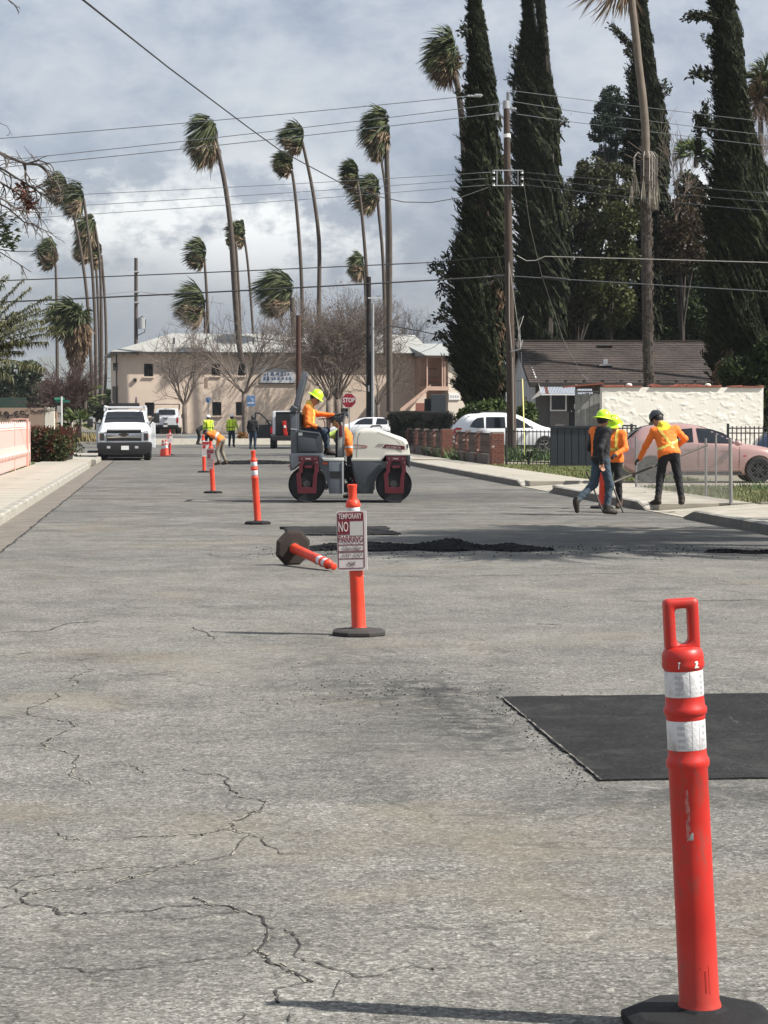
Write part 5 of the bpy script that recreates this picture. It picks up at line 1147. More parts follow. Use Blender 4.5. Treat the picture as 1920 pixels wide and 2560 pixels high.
loft('hood', [sec(-.02, .93, .50, .97, 1.02, .84, 1.10), sec(.12, .96, .48, 1.0, 1.08, .86, 1.20), sec(.5, .98, .48, 1.02, 1.10, .88, 1.30), sec(1.35, .98, .48, 1.02, 1.16, .90, 1.38)], WCAR, T_)
loft('cab', [sec(1.30, .98, .48, 1.02, 1.16, .90, 1.40), sec(1.36, .98, .48, 1.02, 1.20, .88, 1.42), sec(1.98, .98, .48, 1.02, 1.24, .74, 1.88), sec(2.2, .98, .48, 1.02, 1.24, .74, 1.94), sec(3.1, .98, .48, 1.02, 1.24, .74, 1.94), sec(3.2, .98, .48, 1.0, 1.2, .73, 1.90)], WCAR, T_)
b = MB(); b.add([(-.80, 1.40, 1.445), (.80, 1.40, 1.445), (.70, 1.95, 1.865), (-.70, 1.95, 1.865), (-.4, 1.40, 1.462), (.4, 1.40, 1.462), (.35, 1.95, 1.885), (-.35, 1.95, 1.885)], [(0, 4, 7, 3), (4, 5, 6, 7), (5, 1, 2, 6)]); o = b.build('windscreen', GLS, T_); o.location = (0, -.012, .012)
for s in (-1, 1):
    b = MB(); b.add([(s * 1.0, 1.62, 1.30), (s * 1.0, 2.9, 1.30), (s * .80, 2.85, 1.80), (s * .82, 2.0, 1.78)], [(0, 1, 2, 3)]); o = b.build('side_window', GLS, T_); o.location.x = s * .015
    for y in (.45, 3.9): wheel(T_, s * .0, 0, .40, .26, ALLOY, 8)
for ch in [c for c in T_.children if c.name.startswith('wheel')]: pass
k_ = 0
for ch in [c for c in T_.children if c.name.startswith('wheel')]:
    s = (-1, -1, 1, 1)[k_]; y = (.45, 4.3, .45, 4.3)[k_]; ch.rotation_euler.z = pi / 2 * (-s); ch.location = (s * .88, y, 0); k_ += 1
tp('grille', rect(885, 742, 1168, 846), -.05, -.02, TRIM, .01)
for y0, y1, m in ((742, 752, CHR), (775, 815, CHR), (838, 848, CHR)): tp('grille_bar', rect(888, y0, 1165, y1), -.085, -.05, m, .006)
for y in (760, 825, 832): tp('grille_slat', rect(892, y, 1162, y + 3), -.07, -.05, DALLOY)
tp('bowtie_badge', [(985, 778), (1004, 778), (1006, 770), (1046, 770), (1048, 778), (1068, 778), (1062, 794), (1044, 794), (1042, 802), (1002, 802), (1000, 794), (980, 794)], -.10, -.086, mat('badge_black', (0.03, 0.028, 0.02), 0.3))
for pts in (((820, 765), (878, 762), (884, 850), (830, 852), (818, 800)), ((1170, 762), (1226, 750), (1236, 800), (1228, 835), (1172, 848))):
    h_ = tp('headlight', pts[::-1], -.045, .02, LENS, .01); cxm = sum(p[0] for p in pts) / 5
    tp('lamp_housing', rect(cxm - 18, 775, cxm + 18, 835), -.052, -.04, DALLOY, parent=h_); tp('indicator', rect(cxm + (14 if cxm > 1000 else -22), 790, cxm + (20 if cxm > 1000 else -16), 806), -.056, -.045, AMBER, parent=h_)
tp('front_bumper', [(810, 852), (1250, 848), (1258, 870), (1252, 925), (1200, 950), (870, 955), (812, 925), (806, 875)], -.16, .05, TRIM, .02)
tp('bumper_top_trim', [(830, 846), (1236, 842), (1236, 852), (830, 856)], -.10, 0, CHR, .005)
tp('licence_plate', rect(1003, 878, 1066, 912), -.175, -.16, WHT)
for cx in (900, 1130): tp('fog_lamp', rect(cx - 14, 880, cx + 14, 900), -.165, -.158, LENS)
tp('undercarriage', rect(890, 920, 1180, 975), .1, 4.6, BLKM); tp('tow_hook', rect(945, 930, 958, 950), -.18, -.1, BLKM)
for s, pts in ((-1, rect(714, 655, 762, 728)), (1, rect(1268, 608, 1318, 690))):
    mz = tf(*pts[0]); tp('wing_mirror', pts, 1.30, 1.40, TRIM, .02)
    b = MB(); b.tube([(s * .98, 1.5, 1.42), ((tf(762, 700)[0]) if s < 0 else tf(1272, 650)[0], 1.36, 1.46 if s < 0 else 1.60)], .03, 6); b.build('mirror_arm', TRIM, T_)
b = MB(); b.box((0, 4.6, .95), (2.34, 2.9, 1.05)); b.build('service_body', mat('service_body_white', (0.55, 0.56, 0.58), 0.4, vary=0.05), T_, bevel=.03)
b = MB(); b.box((-.0, 3.18, 1.2), (2.30, .02, .5)); b.build('body_bulkhead', WCAR, T_)
rk = MB()
for y in (1.7, 3.3, 5.9): rk.box((0, y, 2.06), (1.62, .07, .06)); [rk.box((s * .80, y, 1.75 if y > 2 else 1.99), (.06, .06, .62 if y > 2 else .16)) for s in (-1, 1)]
for s in (-1, 1): rk.box((s * .78, 3.8, 2.10), (.07, 4.4, .06))
rk.build('ladder_rack', WCAR, T_, bevel=.01)
b = MB(); b.box((-.05, 3.6, 2.17), (1.20, 1.1, .13)); b.build('rack_load', TRIM, T_, bevel=.03)
for cx, hh in ((910, 500), (1118, 468)): x, z = tf(cx, 550); b = MB(); b.prism([(x - .07, z), (x + .07, z), (x + .03, tf(cx, hh)[1]), (x - .03, tf(cx, hh)[1])], 3.4, 3.55); b.build('load_strap_bundle', mat('bundle', (0.16, 0.13, 0.14), 0.8), T_, bevel=.02)
tp('step_bar', [(715, 925), (800, 925), (800, 942), (715, 942)], 1.2, 3.0, BLKM)

# --- rear views: far pickup on the lot, service truck with an open door
def pickup_rear(label, loc, rz, open_door=False, dark=False):
    t = thing('pickup_truck', label, 'truck', loc, rz)
    loft('cab', [sec(1.9, .95, .45, .99, 1.25, .92, 1.32), sec(2.0, .95, .45, .99, 1.28, .72, 1.86), sec(2.2, .95, .45, .99, 1.28, .70, 1.92), sec(3.2, .95, .45, .99, 1.28, .70, 1.92), sec(3.9, .95, .45, .99, 1.24, .84, 1.40)], WCAR, t)
    loft('hood', [sec(3.85, .95, .45, .99, 1.20, .88, 1.34), sec(4.9, .93, .45, .97, 1.10, .84, 1.22), sec(5.1, .9, .5, .92, 1.0, .8, 1.1)], WCAR, t)
    b = MB(); b.box((0, 1.05, .90), (1.98, 1.9, .74)); b.build('cargo_bed', WCAR, t, bevel=.04)
    b = MB(); b.box((0, .085, .93), (1.50, .05, .60)); b.build('tailgate', WCAR, t, bevel=.02)
    b = MB(); b.box((0, .05, 1.14), (.26, .03, .06)); b.build('tailgate_handle', TRIM, t)
    for s in (-1, 1):
        b = MB(); b.box((s * .90, .10, 1.02), (.15, .06, .38)); b.build('tail_light', REDL, t, bevel=.01)
        b = MB(); b.box((s * 1.13, 3.0, 1.34), (.20, .10, .30)); b.build('wing_mirror', TRIM, t, bevel=.02)
        for y in (1.0, 4.3):
            w_ = wheel(t, 0, 0, .38, .26, ALLOY, 6); w_.rotation_euler.z = -pi / 2 * s; w_.location = (s * .84, y, 0)
    b = MB(); b.box((0, -.02, .55), (1.9, .20, .24)); b.build('rear_bumper', TRIM, t, bevel=.03)
    b = MB(); b.box((0, -.13, .60), (.32, .01, .15)); b.build('licence_plate', WHT, t)
    b = MB(); b.box((0, .04, .74), (.30, .01, .13)); b.build('badge', TRIM, t)
    b = MB(); b.add([(-.66, 1.96, 1.42), (.66, 1.96, 1.42), (.60, 2.0, 1.82), (-.60, 2.0, 1.82)], [(0, 1, 2, 3)]); o = b.build('rear_window', GLS, t); o.location.y = -.09
    b = MB(); b.box((0, 2.6, .52), (1.6, 3.0, .3)); b.build('undercarriage', BLKM, t)
    return t
p = at(417, 1083, 166); tt_ = pickup_rear('white pickup seen from behind on the parking lot before the building', (p.x - .05, 165.5, 0.46), 0.04)
b = MB()
for s in (-1, 1): b.box((s * .96, 1.0, 1.75), (.05, .05, 1.0)); b.box((s * .96, 2.0, 2.05), (.05, .05, .4))
b.box((0, 1.0, 2.23), (1.98, .05, .05)); b.box((0, 2.0, 2.23), (1.98, .05, .05)); b.build('pipe_rack', TRIM, tt_)
# crew service truck, back to us
p = gd(700, 1120); S_ = thing('service_truck', 'dark backed service truck with white roof and open driver door behind the roller', 'truck', (at(722, 1100, 117.4).x, 117.4, 0), 0.02)
def spx(nm, cs, size, m, **k): b = MB(); b.box(cs, size); return b.build(nm, m, S_, **k)
GREYC = mat('dark_cab', (0.03, 0.034, 0.04), 0.35, coat=.3)
loft('cab', [sec(.6, .95, .45, 1.0, 1.28, .90, 1.36), sec(.75, .95, .45, 1.0, 1.30, .78, 1.92), sec(2.1, .95, .45, 1.0, 1.30, .76, 1.96), sec(2.9, .95, .45, 1.0, 1.25, .86, 1.42), sec(4.3, .93, .45, .97, 1.15, .84, 1.22)], GREYC, S_)
spx('white_roof', (-.06, 1.3, 1.985), (1.50, 1.5, .07), WCAR, bevel=.03); spx('corner_pillar', (-.80, .55, 1.35), (.16, .10, 1.25), WCAR, bevel=.03)
spx('open_back', (.06, .50, 1.15), (1.45, .12, 1.3), BLKM); spx('rear_bumper', (0, -.0, .55), (1.9, .2, .24), TRIM, bevel=.03); spx('cargo_floor', (0, .3, .6), (1.9, .7, .2), BLKM)
for x, z, h_ in ((-.25, 1.35, .26), (-.22, 1.02, .34), (-.18, .80, .22), (.3, 1.1, .4)): spx('red_gear', (x, .40, z), (.22, .12, h_), RED, bevel=.04)
spx('white_gear', (-.22, .33, 1.17), (.12, .05, .14), WHT, bevel=.02)
for s in (-1, 1): spx('tail_light', (s * .92, .0, 1.0), (.12, .06, .34), REDL)
for s in (-1, 1):
    for y in (.6, 3.4): w_ = wheel(S_, 0, 0, .40, .28, ALLOY, 6); w_.rotation_euler.z = -pi / 2 * s; w_.location = (s * .86, y, 0)
dr_ = MB(); D0 = [(-1.02, .55), (-1.9, .55), (-1.95, 1.2), (-1.93, 1.25), (-1.88, 1.95), (-1.62, 1.95), (-1.25, 1.62), (-1.02, 1.28)]
dr_.prism([(-a, b_) for a, b_ in D0], 1.9, 1.98, M=Matrix.Scale(-1, 4, (1, 0, 0)))
do = dr_.build('open_door', GREYC, S_); c = MB(); c.prism([(-1.82, 1.28), (-1.80, 1.86), (-1.64, 1.86), (-1.32, 1.58), (-1.16, 1.28)], 1.5, 2.4); boolean_cut(do, [c])
b = MB(); b.tube([(-1.12 + .16 * cos(a), 1.75, 1.36 + .16 * sin(a)) for a in np.linspace(0, 2 * pi, 17)], .02, 6); b.build('door_mirror', BLKM, S_)
# white crew cab seen side-on beyond the hood of the roller, nose to the left
def wx(cx, cy): return ((1228 - cx) / 194.0, (800 - cy) / 194.0)
stw = [(-.05, .55, 1.0, 1.06, .8, .7), (.05, .45, 1.03, 1.15, .90, .72), (.10, .45, 1.06, 1.22, .93, .68), (.18, .45, 1.06, 1.42, .95, .66), (.30, .45, 1.06, 1.48, .95, .66), (1.4, .45, 1.06, 1.48, .95, .66), (1.75, .45, 1.05, 1.40, .95, .66), (2.2, .45, 1.02, 1.16, .94, .76), (2.5, .45, .98, 1.08, .93, .8), (3.0, .46, .92, 1.00, .9, .78), (3.3, .5, .82, .9, .8, .7)]
stw = [(a * 1.0, b_, c - .0, d + .0, e, f) for a, b_, c, d, e, f in stw]
p = at(976, 1100, 118)
wt, sp, hwf, bd = car('crew_cab_truck', 'white crew cab vehicle seen side on between the roller hood and dark hedge', 'truck', (p.x, 119, 0.2), pi, stw, (.35, 2.7), .36, WCAR,
    wind=[('side_window', [(.16, 1.10), (.22, 1.42), (.72, 1.43), (.78, 1.10)], GLS), ('side_window', [(.96, 1.10), (.94, 1.43), (1.42, 1.42), (1.75, 1.28), (1.95, 1.10)], GLS)], shields=[('windscreen', 1.72, 2.15, .95, 1.0)])
wt.scale = (1.0, 1, 1.0)
# ================================================================== BUILDINGS, WALLS, FENCES
def wall_frame(pl, Yl, pr_, Yr, z0):
    """frame of a facade from two photo columns and depths: origin at its left foot, x along, y away"""
    a = at(pl, 1046, Yl); b_ = at(pr_, 1046, Yr); d = Vector((b_.x - a.x, b_.y - a.y, 0)); return Vector((a.x, a.y, z0)), math.atan2(d.y, d.x), d.length
PEACH = mat('peach_stucco', (0.64, 0.52, 0.42), 0.9, vary=0.12, vscale=0.7, bump=0.4, bscale=9, detail=8); PEACHD = mat('brown_trim_band', (0.28, 0.20, 0.15), 0.85, vary=0.1)
ROOFW = mat('pale_roof', (0.30, 0.30, 0.28), 0.8, vary=0.15, vscale=1.2, bump=0.3, bscale=8); WFR = mat('window_frame_dark', (0.03, 0.028, 0.025), 0.6); PANE = mat('window_pane', (0.010, 0.012, 0.012), 0.12, spec=0.7)
o0, rz, WB = wall_frame(295, 170, 1062, 174, 0.40)
B_ = thing('apartment_building', 'two storey peach stucco building with pale roof behind the bare trees', 'building', o0, rz)
def bp(nm, x0, x1, y0, y1, z0, z1, m, parent=None, **k): b = MB(); b.box(((x0 + x1) / 2, (y0 + y1) / 2, (z0 + z1) / 2), (x1 - x0, y1 - y0, z1 - z0)); return b.build(nm, m, parent or B_, **k)
HB = 6.22
wl = bp('wall', 0, WB, 0, 12, 0, HB, PEACH)
def lx(px, Y=172): # photo column -> x along facade
    k = (px - 960) / F; c_, s_ = cos(rz), sin(rz); return (k * o0.y - o0.x) / (c_ - k * s_)
def lz(px, py): x = lx(px); Y = o0.y + x * sin(rz); return HC + ray(px, py)[1] * Y - o0.z
cuts = []
WINS = [(361, 909, 384, 941), (529.5, 909, 551, 939), (595, 909, 613, 939), (363, 1006, 386, 1040), (531, 1005, 554, 1039), (590, 1005, 613, 1039)]
for (xa, ya, xb, yb) in WINS:
    x0, x1, z1, z0 = lx(xa), lx(xb), lz(xa, ya), lz(xa, yb); c = MB(); c.box(((x0 + x1) / 2, 0, (z0 + z1) / 2), (x1 - x0, .5, z1 - z0)); cuts.append(c)
boolean_cut(wl, cuts)
for (xa, ya, xb, yb) in WINS:
    x0, x1, z1, z0 = lx(xa), lx(xb), lz(xa, ya), lz(xa, yb)
    wn = bp('window', x0, x1, .20, .24, z0, z1, PANE); xm = (x0 + x1) / 2
    b = MB(); b.box((x0 + .03, .17, (z0 + z1) / 2), (.06, .05, z1 - z0)); b.box((x1 - .03, .17, (z0 + z1) / 2), (.06, .05, z1 - z0)); b.box((xm, .17, z1 - .03), (x1 - x0 - .12, .05, .06)); b.box((xm, .17, z0 + .03), (x1 - x0 - .12, .05, .06)); b.box((xm, .175, (z0 + z1) / 2), (.05, .04, z1 - z0 - .12)); b.build('frame', WFR, wn)
    bp('sill', x0 - .08, x1 + .08, -.10, .0, z0 - .12, z0 - .02, PEACH, wn)
b = MB(); L, W_, ov = WB, 12, .55
b.add([(-ov, -ov, HB), (L + ov, -ov, HB), (L + ov, W_ + ov, HB), (-ov, W_ + ov, HB), (4.5, 4.5, HB + 1.75), (L + 0, 4.5, HB + 1.75), (-ov, -ov, HB + .14), (L + ov, -ov, HB + .14), (L + ov, W_ + ov, HB + .14), (-ov, W_ + ov, HB + .14)],
    [(3, 2, 1, 0), (0, 1, 7, 6), (1, 2, 8, 7), (2, 3, 9, 8), (3, 0, 6, 9), (6, 7, 5, 4), (8, 9, 4, 5), (9, 6, 4), (7, 8, 5)]); b.build('roof', ROOFW, B_)
bp('fascia', -ov - .02, L + ov + .02, -ov - .03, -ov, HB - .03, HB + .12, WFR)
for cx, hz in ((lx(440), .0), (lx(520), 0), (lx(640), 0), (lx(800), 0)): b = MB(); b.lathe([(.08, HB + .6), (.08, HB + 1.3), (0, HB + 1.3)], 8, c=(cx, 1.6, 0), caps=False); b.build('roof_vent', GRYD, B_)
for k in range(22): bp('rafter_tail', .4 + k * 1.08, .5 + k * 1.08, -.50, 0, HB - .14, HB - .001, PEACHD)
bp('downpipe', -.16, -.04, -.10, .02, 0.2, HB, WFR); bp('utility_box', -.35, -.02, -.2, .3, 4.9, 5.5, WFR); bp('utility_box', -.42, -.02, -.1, .3, 2.2, 3.7, WFR)
for x, z in ((lx(339), lz(339, 950)), (lx(421), lz(421, 900))): b = MB(); b.box((x, -.08, z), (.22, .16, .26)); b.build('wall_light', WHT if z > 5 else WFR, B_)
bp('rust_stain_vent', lx(513), lx(520), -.03, .0, lz(515, 968), lz(515, 944), MATS['brown_trim_band'])
# banner with blue grey lettering, hung by its corners on the wall
BN = thing('banner', 'white banner with blue grey print hanging on the peach building wall', 'banner', o0, rz)
x0, x1, z1, z0 = lx(652), lx(738), lz(690, 921), lz(690, 957)
b = MB(); b.box(((x0 + x1) / 2, -.06, (z0 + z1) / 2), (x1 - x0, .03, z1 - z0)); b.build('sheet', mat('banner_white', (0.50, 0.52, 0.55), 0.6), BN)
b = MB(); b.box(((x0 + x1) / 2, -.09, z0 - .05), (x1 - x0 + .5, .06, .05)); b.build('rail', WFR, BN)
IN2 = mat('banner_ink', (0.10, 0.14, 0.24), 0.6); r5 = np.random.RandomState(3)
for row, zz_ in enumerate((.30, .62)):
    b = MB(); x = x0 + .2
    while x < x1 - .4:
        w2 = r5.uniform(.10, .30); h2 = r5.uniform(.16, .34); b.prism([(x, z0 + (z1 - z0) * zz_ - h2 / 2), (x + w2, z0 + (z1 - z0) * zz_ - h2 / 2), (x + w2 * .8, z0 + (z1 - z0) * zz_ + h2 / 2), (x + .1 * w2, z0 + (z1 - z0) * zz_ + h2 / 2)], -.085, -.077); x += w2 + r5.uniform(.04, .16)
    b.build('print', IN2, BN)
# right wing: covered balcony, stair, white end
o1, rz1, WW = wall_frame(1063.5, 171, 1180, 172, 0.40)
Wg = thing('building_wing', 'right wing of the building with a balcony, stair and white end wall', 'building', o1, rz1)
PK = mat('pink_plaster', (0.52, 0.36, 0.28), 0.9, vary=0.15, vscale=2)
def gz(py, Y=171): return HC + ray(1100, py)[1] * Y - .4
def gx(px): return (px - 1063.5) / F * 171
def wp(nm, pa, pb, ya, yb, d0, d1, m, **k): b = MB(); b.box(((gx(pa) + gx(pb)) / 2, (d0 + d1) / 2, (gz(ya) + gz(yb)) / 2), (gx(pb) - gx(pa), d1 - d0, abs(gz(ya) - gz(yb)))); return b.build(nm, m, Wg, **k)
wp('back_wall', 1064, 1140, 893, 1085, 1.6, 6, PK); wp('roof_slab', 1060, 1185, 889, 894, -.6, 6, PEACHD)
b = MB(); za, zb = gz(889), gz(852); b.add([(gx(1058), -.7, za), (gx(1185), -.7, za), (gx(1185), 6, zb), (gx(1058), 6, zb), (gx(1058), 6, za), (gx(1185), 6, za)], [(0, 1, 2, 3), (0, 3, 4), (1, 5, 2)]); b.build('roof', mat('bright_roof', (0.30, 0.31, 0.30), 0.6), Wg)
wp('end_wall', 1122, 1185, 896, 1085, -.1, 5, mat('cream_end_wall', (0.62, 0.55, 0.46), 0.85))
wp('balcony_slab', 1062, 1121, 966, 976, -.4, 1.6, PK)
for xa in (1064, 1104, 1110): wp('post', xa, xa + 3, 894, 966, -.3, -.15, PK)
for k in range(6): wp('louvre', 1072, 1103, 928 + 6 * k, 931 + 6 * k, .9, 1.0, PEACHD)
wp('louvre_screen', 1071, 1103, 944, 953, .7, .78, mat('dark_louvre', (0.18, 0.09, 0.07), 0.8)); wp('louvre_screen', 1074, 1101, 919, 924, .7, .78, MATS['dark_louvre'])
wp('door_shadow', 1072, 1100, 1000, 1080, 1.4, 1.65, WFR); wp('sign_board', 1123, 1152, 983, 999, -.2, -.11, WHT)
for k in range(4): wp('sign_print', 1127 + 6 * k, 1130 + 6 * k, 988, 994, -.215, -.2, GREYP)
wp('red_shutter', 1024, 1058, 1008, 1029, -1.6, -1.5, mat('red_shutter', (0.20, 0.07, 0.055), 0.8))
b = MB(); P = [(985, 1034), (985, 1022), (1063, 962), (1063, 972)]; b.prism([(gx(x), gz(y)) for x, y in P], -1.5, -1.38); b.build('stair_string', PK, Wg)
for k in range(14):
    x = 988 + k * 5.4; y = 1028 - k * 4.4; wp('stair_tread', x, x + 6, y, y + 2, -1.5, -.3, PK)
b = MB(); b.prism([(gx(985), gz(1085)), (gx(1063), gz(1085)), (gx(1063), gz(974)), (gx(985), gz(1036))], -.3, -.2); b.build('stair_wall', PEACH, Wg)
ac = thing('utility_cabinet', 'dark grey boxy cabinet standing above the dark hedge in front of the stair', 'cabinet', at(1096, 1046, 112)); 
b = MB(); b.box((0, 0, .72), (.80, .8, 1.0)); b.build('case', mat('cabinet_grey', (0.045, 0.052, 0.06), 0.6), ac, bevel=.03); b = MB(); b.box((-.55, .1, .55), (.32, .6, .9)); b.build('side_case', TRIM, ac, bevel=.02); b = MB(); b.box((0, 0, .1), (.7, .7, .3)); b.build('stand', TRIM, ac)
b = MB(); b.box((0, 0, -.75), (.7, .7, 1.5)); b.build('pedestal', TRIM, ac)

# house on the right: brown shingle roof, grey gable, striped awning, window and door
H0 = Vector((7.72, 112, 0.75)); HS = thing('house', 'low house with brown shingle roof and grey gable below the cypress trees', 'house', H0, radians(4))
GRW = mat('grey_siding', (0.46, 0.45, 0.43), 0.85, vary=0.1, vscale=1.5); SH = mat('brown_shingle', (0.050, 0.037, 0.031), 0.9, vary=0.6, vscale=0.8, bump=0.5, bscale=14, detail=9)
def hp(nm, x0, x1, y0, y1, z0, z1, m, parent=None, **k): b = MB(); b.box(((x0 + x1) / 2, (y0 + y1) / 2, (z0 + z1) / 2), (x1 - x0, y1 - y0, z1 - z0)); return b.build(nm, m, parent or HS, **k)
EV = 2.92; RG = 5.0; RY0, DP = 5.2, 10.4
b = MB(); b.box((6.5, DP / 2, EV / 2 - .4), (13, DP, EV + .8)); hw_ = b.build('wall', mat('house_front', (0.10, 0.095, 0.09), 0.85, vary=0.15), HS)
b = MB(); b.prism([(0, EV - .01), (DP, EV - .01), (RY0, RG - .1)], -.02, .04, axis='x'); b.build('gable', GRW, HS)
b = MB(); b.box((-.03, DP / 2, EV / 2 - .3), (.06, DP - .1, EV + .5)); b.build('side_wall', GRW, HS)
for k in range(9):
    b = MB(); b.box((-.07, .6 + k * 1.15, EV / 2 + .2), (.03, .03, EV - .5)); b.build('batten', GRW, HS)
rf = MB(); ov = .55; zf = lambda y: EV + (RG - EV) * (y) / RY0
# roof in courses of shingles, each a strip slightly lapped over the one below
nC = 19; ys = np.linspace(-ov, RY0, nC + 1); rroot = None
roof = MB(); roof.add([(-.35, -ov, zf(-ov) - .10), (13.6, -ov, zf(-ov) - .10), (13.6, RY0, RG - .10), (-.35, RY0, RG - .10), (-.35, DP + ov, EV - .3), (13.6, DP + ov, EV - .3)], [(0, 1, 2, 3), (3, 2, 5, 4)])
roof = roof.build('roof', SH, HS); r6 = np.random.RandomState(5)
for i in range(nC):
    b = MB(); ya, yb = ys[i], ys[i + 1] + .03
    x = -.4
    while x < 13.6:
        w2 = r6.uniform(.22, .42); dz = r6.uniform(0, .02); j = r6.uniform(-.015, .015)
        b.add([(x, ya + j, zf(ya) - .06), (x + w2 - .012, ya + j, zf(ya) - .06), (x + w2 - .012, ya + j, zf(ya) - .02 + dz), (x, ya + j, zf(ya) - .02 + dz), (x + w2 - .012, yb, zf(yb) - .05 + dz * .3), (x, yb, zf(yb) - .05 + dz * .3)], [(0, 1, 2, 3), (3, 2, 4, 5)]); x += w2
    o = b.build('shingle_course', SH, roof)
b = MB(); b.box((6.6, RY0, RG + .0), (14, .3, .08)); b.build('ridge_cap', SH, roof)
hp('fascia', -.4, 13.6, -ov - .04, -ov - .01, zf(-ov) - .26, zf(-ov) - .02, WFR); b = MB(); b.prism([(-ov, zf(-ov) - .24), (-ov, zf(-ov) - .06), (RY0, RG - .05), (DP + ov, EV - .3), (DP + ov, EV - .5), (RY0, RG - .24)], -.42, -.36, axis='x'); b.build('barge_board', mat('barge_dark', (0.05, 0.045, 0.04), 0.8), HS)
for k in range(14): hp('rafter_tail', .5 + k * .95, .58 + k * .95, -.5, 0, EV - .22, EV - .10, WFR)
hp('gable_vent', -.09, -.03, RY0 - .35, RY0 + .35, 4.0, 4.5, WFR); hp('side_window', -.09, -.04, 3.0, 4.6, 1.3, 2.0, PANE)
v = hp('roof_vent', 3.75, 3.95, 1.6, 1.8, zf(1.7), zf(1.7) + .34, WHT); hp('vent_flashing', 3.5, 4.2, 1.4, 2.0, zf(1.7) - .02, zf(1.7) + .05, mat('flashing', (0.3, 0.3, 0.3), .5))
hp('skylight', 3.9, 4.7, 4.2, 4.6, zf(4.4), zf(4.4) + .07, WFR)
def hx(px): return (px - 960) / F * 111.5 - 7.72
def hz(py): return HC + (1046 - py) / F * 111.5 - .75
wn = hp('window', hx(1378), hx(1416), -.06, -.02, hz(1026), hz(985), PANE)
b = MB(); X0, X1, Z0, Z1 = hx(1376), hx(1418), hz(1028), hz(983)
for a in ((X0, X0 + .07, Z0, Z1), (X1 - .07, X1, Z0, Z1), (X0 + .07, X1 - .07, Z0, Z0 + .07), (X0 + .07, X1 - .07, Z1 - .07, Z1)): b.box(((a[0] + a[1]) / 2, -.09, (a[2] + a[3]) / 2), (a[1] - a[0], .05, a[3] - a[2]))
b.build('frame', WHT, wn)
dn = hp('door', hx(1426), hx(1458), -.08, -.02, hz(1068), hz(985), BLKM); hp('notice', hx(1437), hx(1445), -.10, -.082, hz(1022), hz(1010), WHT, dn); hp('handle', hx(1429), hx(1431), -.12, -.08, hz(1030), hz(1026), CHR, dn)
hp('door_post', hx(1459), hx(1464), -.35, -.02, hz(1075), hz(975), GRW); hp('lower_wall', hx(1376), hx(1425), -.06, -.005, hz(1075), hz(1030), mat('lower_wall', (0.17, 0.155, 0.14), 0.9, vary=0.2, vscale=3))
aw = thing('awning', 'corrugated grey white awning over the house door and window', 'awning', H0, radians(4))
AWM = mat('awning_metal', (0.40, 0.43, 0.48), 0.4, metal=0.2, vary=0.15, vscale=5); n = 34; Xa, Xb = hx(1346), hx(1476)
for k in range(n):
    x = Xa + (Xb - Xa) * k / n; w2 = (Xb - Xa) / n; zt, zb = hz(953), hz(986); b = MB()
    b.add([(x, -.1, zt), (x + w2 * .5, -.1, zt + .04), (x + w2, -.1, zt), (x + w2, -1.15, zb), (x + w2 * .5, -1.15, zb + .045), (x, -1.15, zb)], [(0, 5, 4, 1), (1, 4, 3, 2)])
    mm = AWM if not (3 <= k <= 4) else mat('awning_rust', (0.14, 0.055, 0.04), 0.8)
    b.build('awning_rib', mm, aw)
b = MB(); b.box(((Xa + Xb) / 2, -1.15, hz(987)), (Xb - Xa, .04, .06)); b.build('front_rail', WHT, aw)
b = MB(); b.add([(hx(1343), -.6, hz(957)), (hx(1347), -.1, hz(953)), (hx(1347), -1.15, hz(988)), (hx(1320), -1.15, hz(1000)), (hx(1343), -1.15, hz(975))], [(0, 1, 2, 4), (4, 2, 3)]); b.build('side_panel', GRW, aw)

# free standing stucco wall with clay tile coping
o2, rz2, WL = wall_frame(1505, 80, 1908, 80.9, 0.1)
SW_ = thing('stucco_wall', 'rough white stucco wall with broken clay tile coping behind the pink car', 'wall', o2, rz2)
STU = mat('cream_stucco', (0.80, 0.77, 0.70), 0.9, vary=0.06, vscale=2.5, bump=0.25, bscale=25)
HW = HC + ray(1700, 968)[1] * 80 - .1; nx, nz = 170, 76
import mathutils.noise as mn
V = []; 
for j in range(nz + 1):
    for i in range(nx + 1):
        x = WL * i / nx; z = HW * j / nz; p = Vector((x * 3.0 + z * .9, z * 5.5 - x * .5, 3.3)); d = mn.fractal(p, .7, 2.1, 4); d2 = mn.fractal(Vector((x * 9, z * 13, 7)), .6, 2, 2)
        e = min(1, min(i, nx - i) / 3, min(j, nz - j) / 3); V.append((x, -.021 * max(-.4, d) * e - .006 * d2 * e, z))
Fc = [(j * (nx + 1) + i, j * (nx + 1) + i + 1, (j + 1) * (nx + 1) + i + 1, (j + 1) * (nx + 1) + i) for j in range(nz) for i in range(nx)]
b = MB(); b.add(V, Fc); b.build('rendered_face', STU, SW_, smooth=True, angle=3)
b = MB(); b.box((WL / 2, .16, HW / 2), (WL, .32, HW)); b.build('wall_core', STU, SW_)
CLAY = mat('clay_tile', (0.27, 0.085, 0.055), 0.8, vary=0.3, vscale=6); x = .02; r7 = np.random.RandomState(8); k = 0
while x < WL - .1:
    w2 = min(r7.uniform(.5, .85), WL - x); skip = k in (2, 7)
    if not skip:
        b = MB(); ry = r7.uniform(-.02, .03); b.prism([(x, HW + .0), (x + w2 * .98, HW + .01), (x + w2 * .98, HW + .055 + ry), (x + .02, HW + .05 + r7.uniform(0, .03))], -.07, .36); b.build('coping_tile', CLAY, SW_, bevel=.012)
    x += w2 * (1 if not skip else .45); k += 1
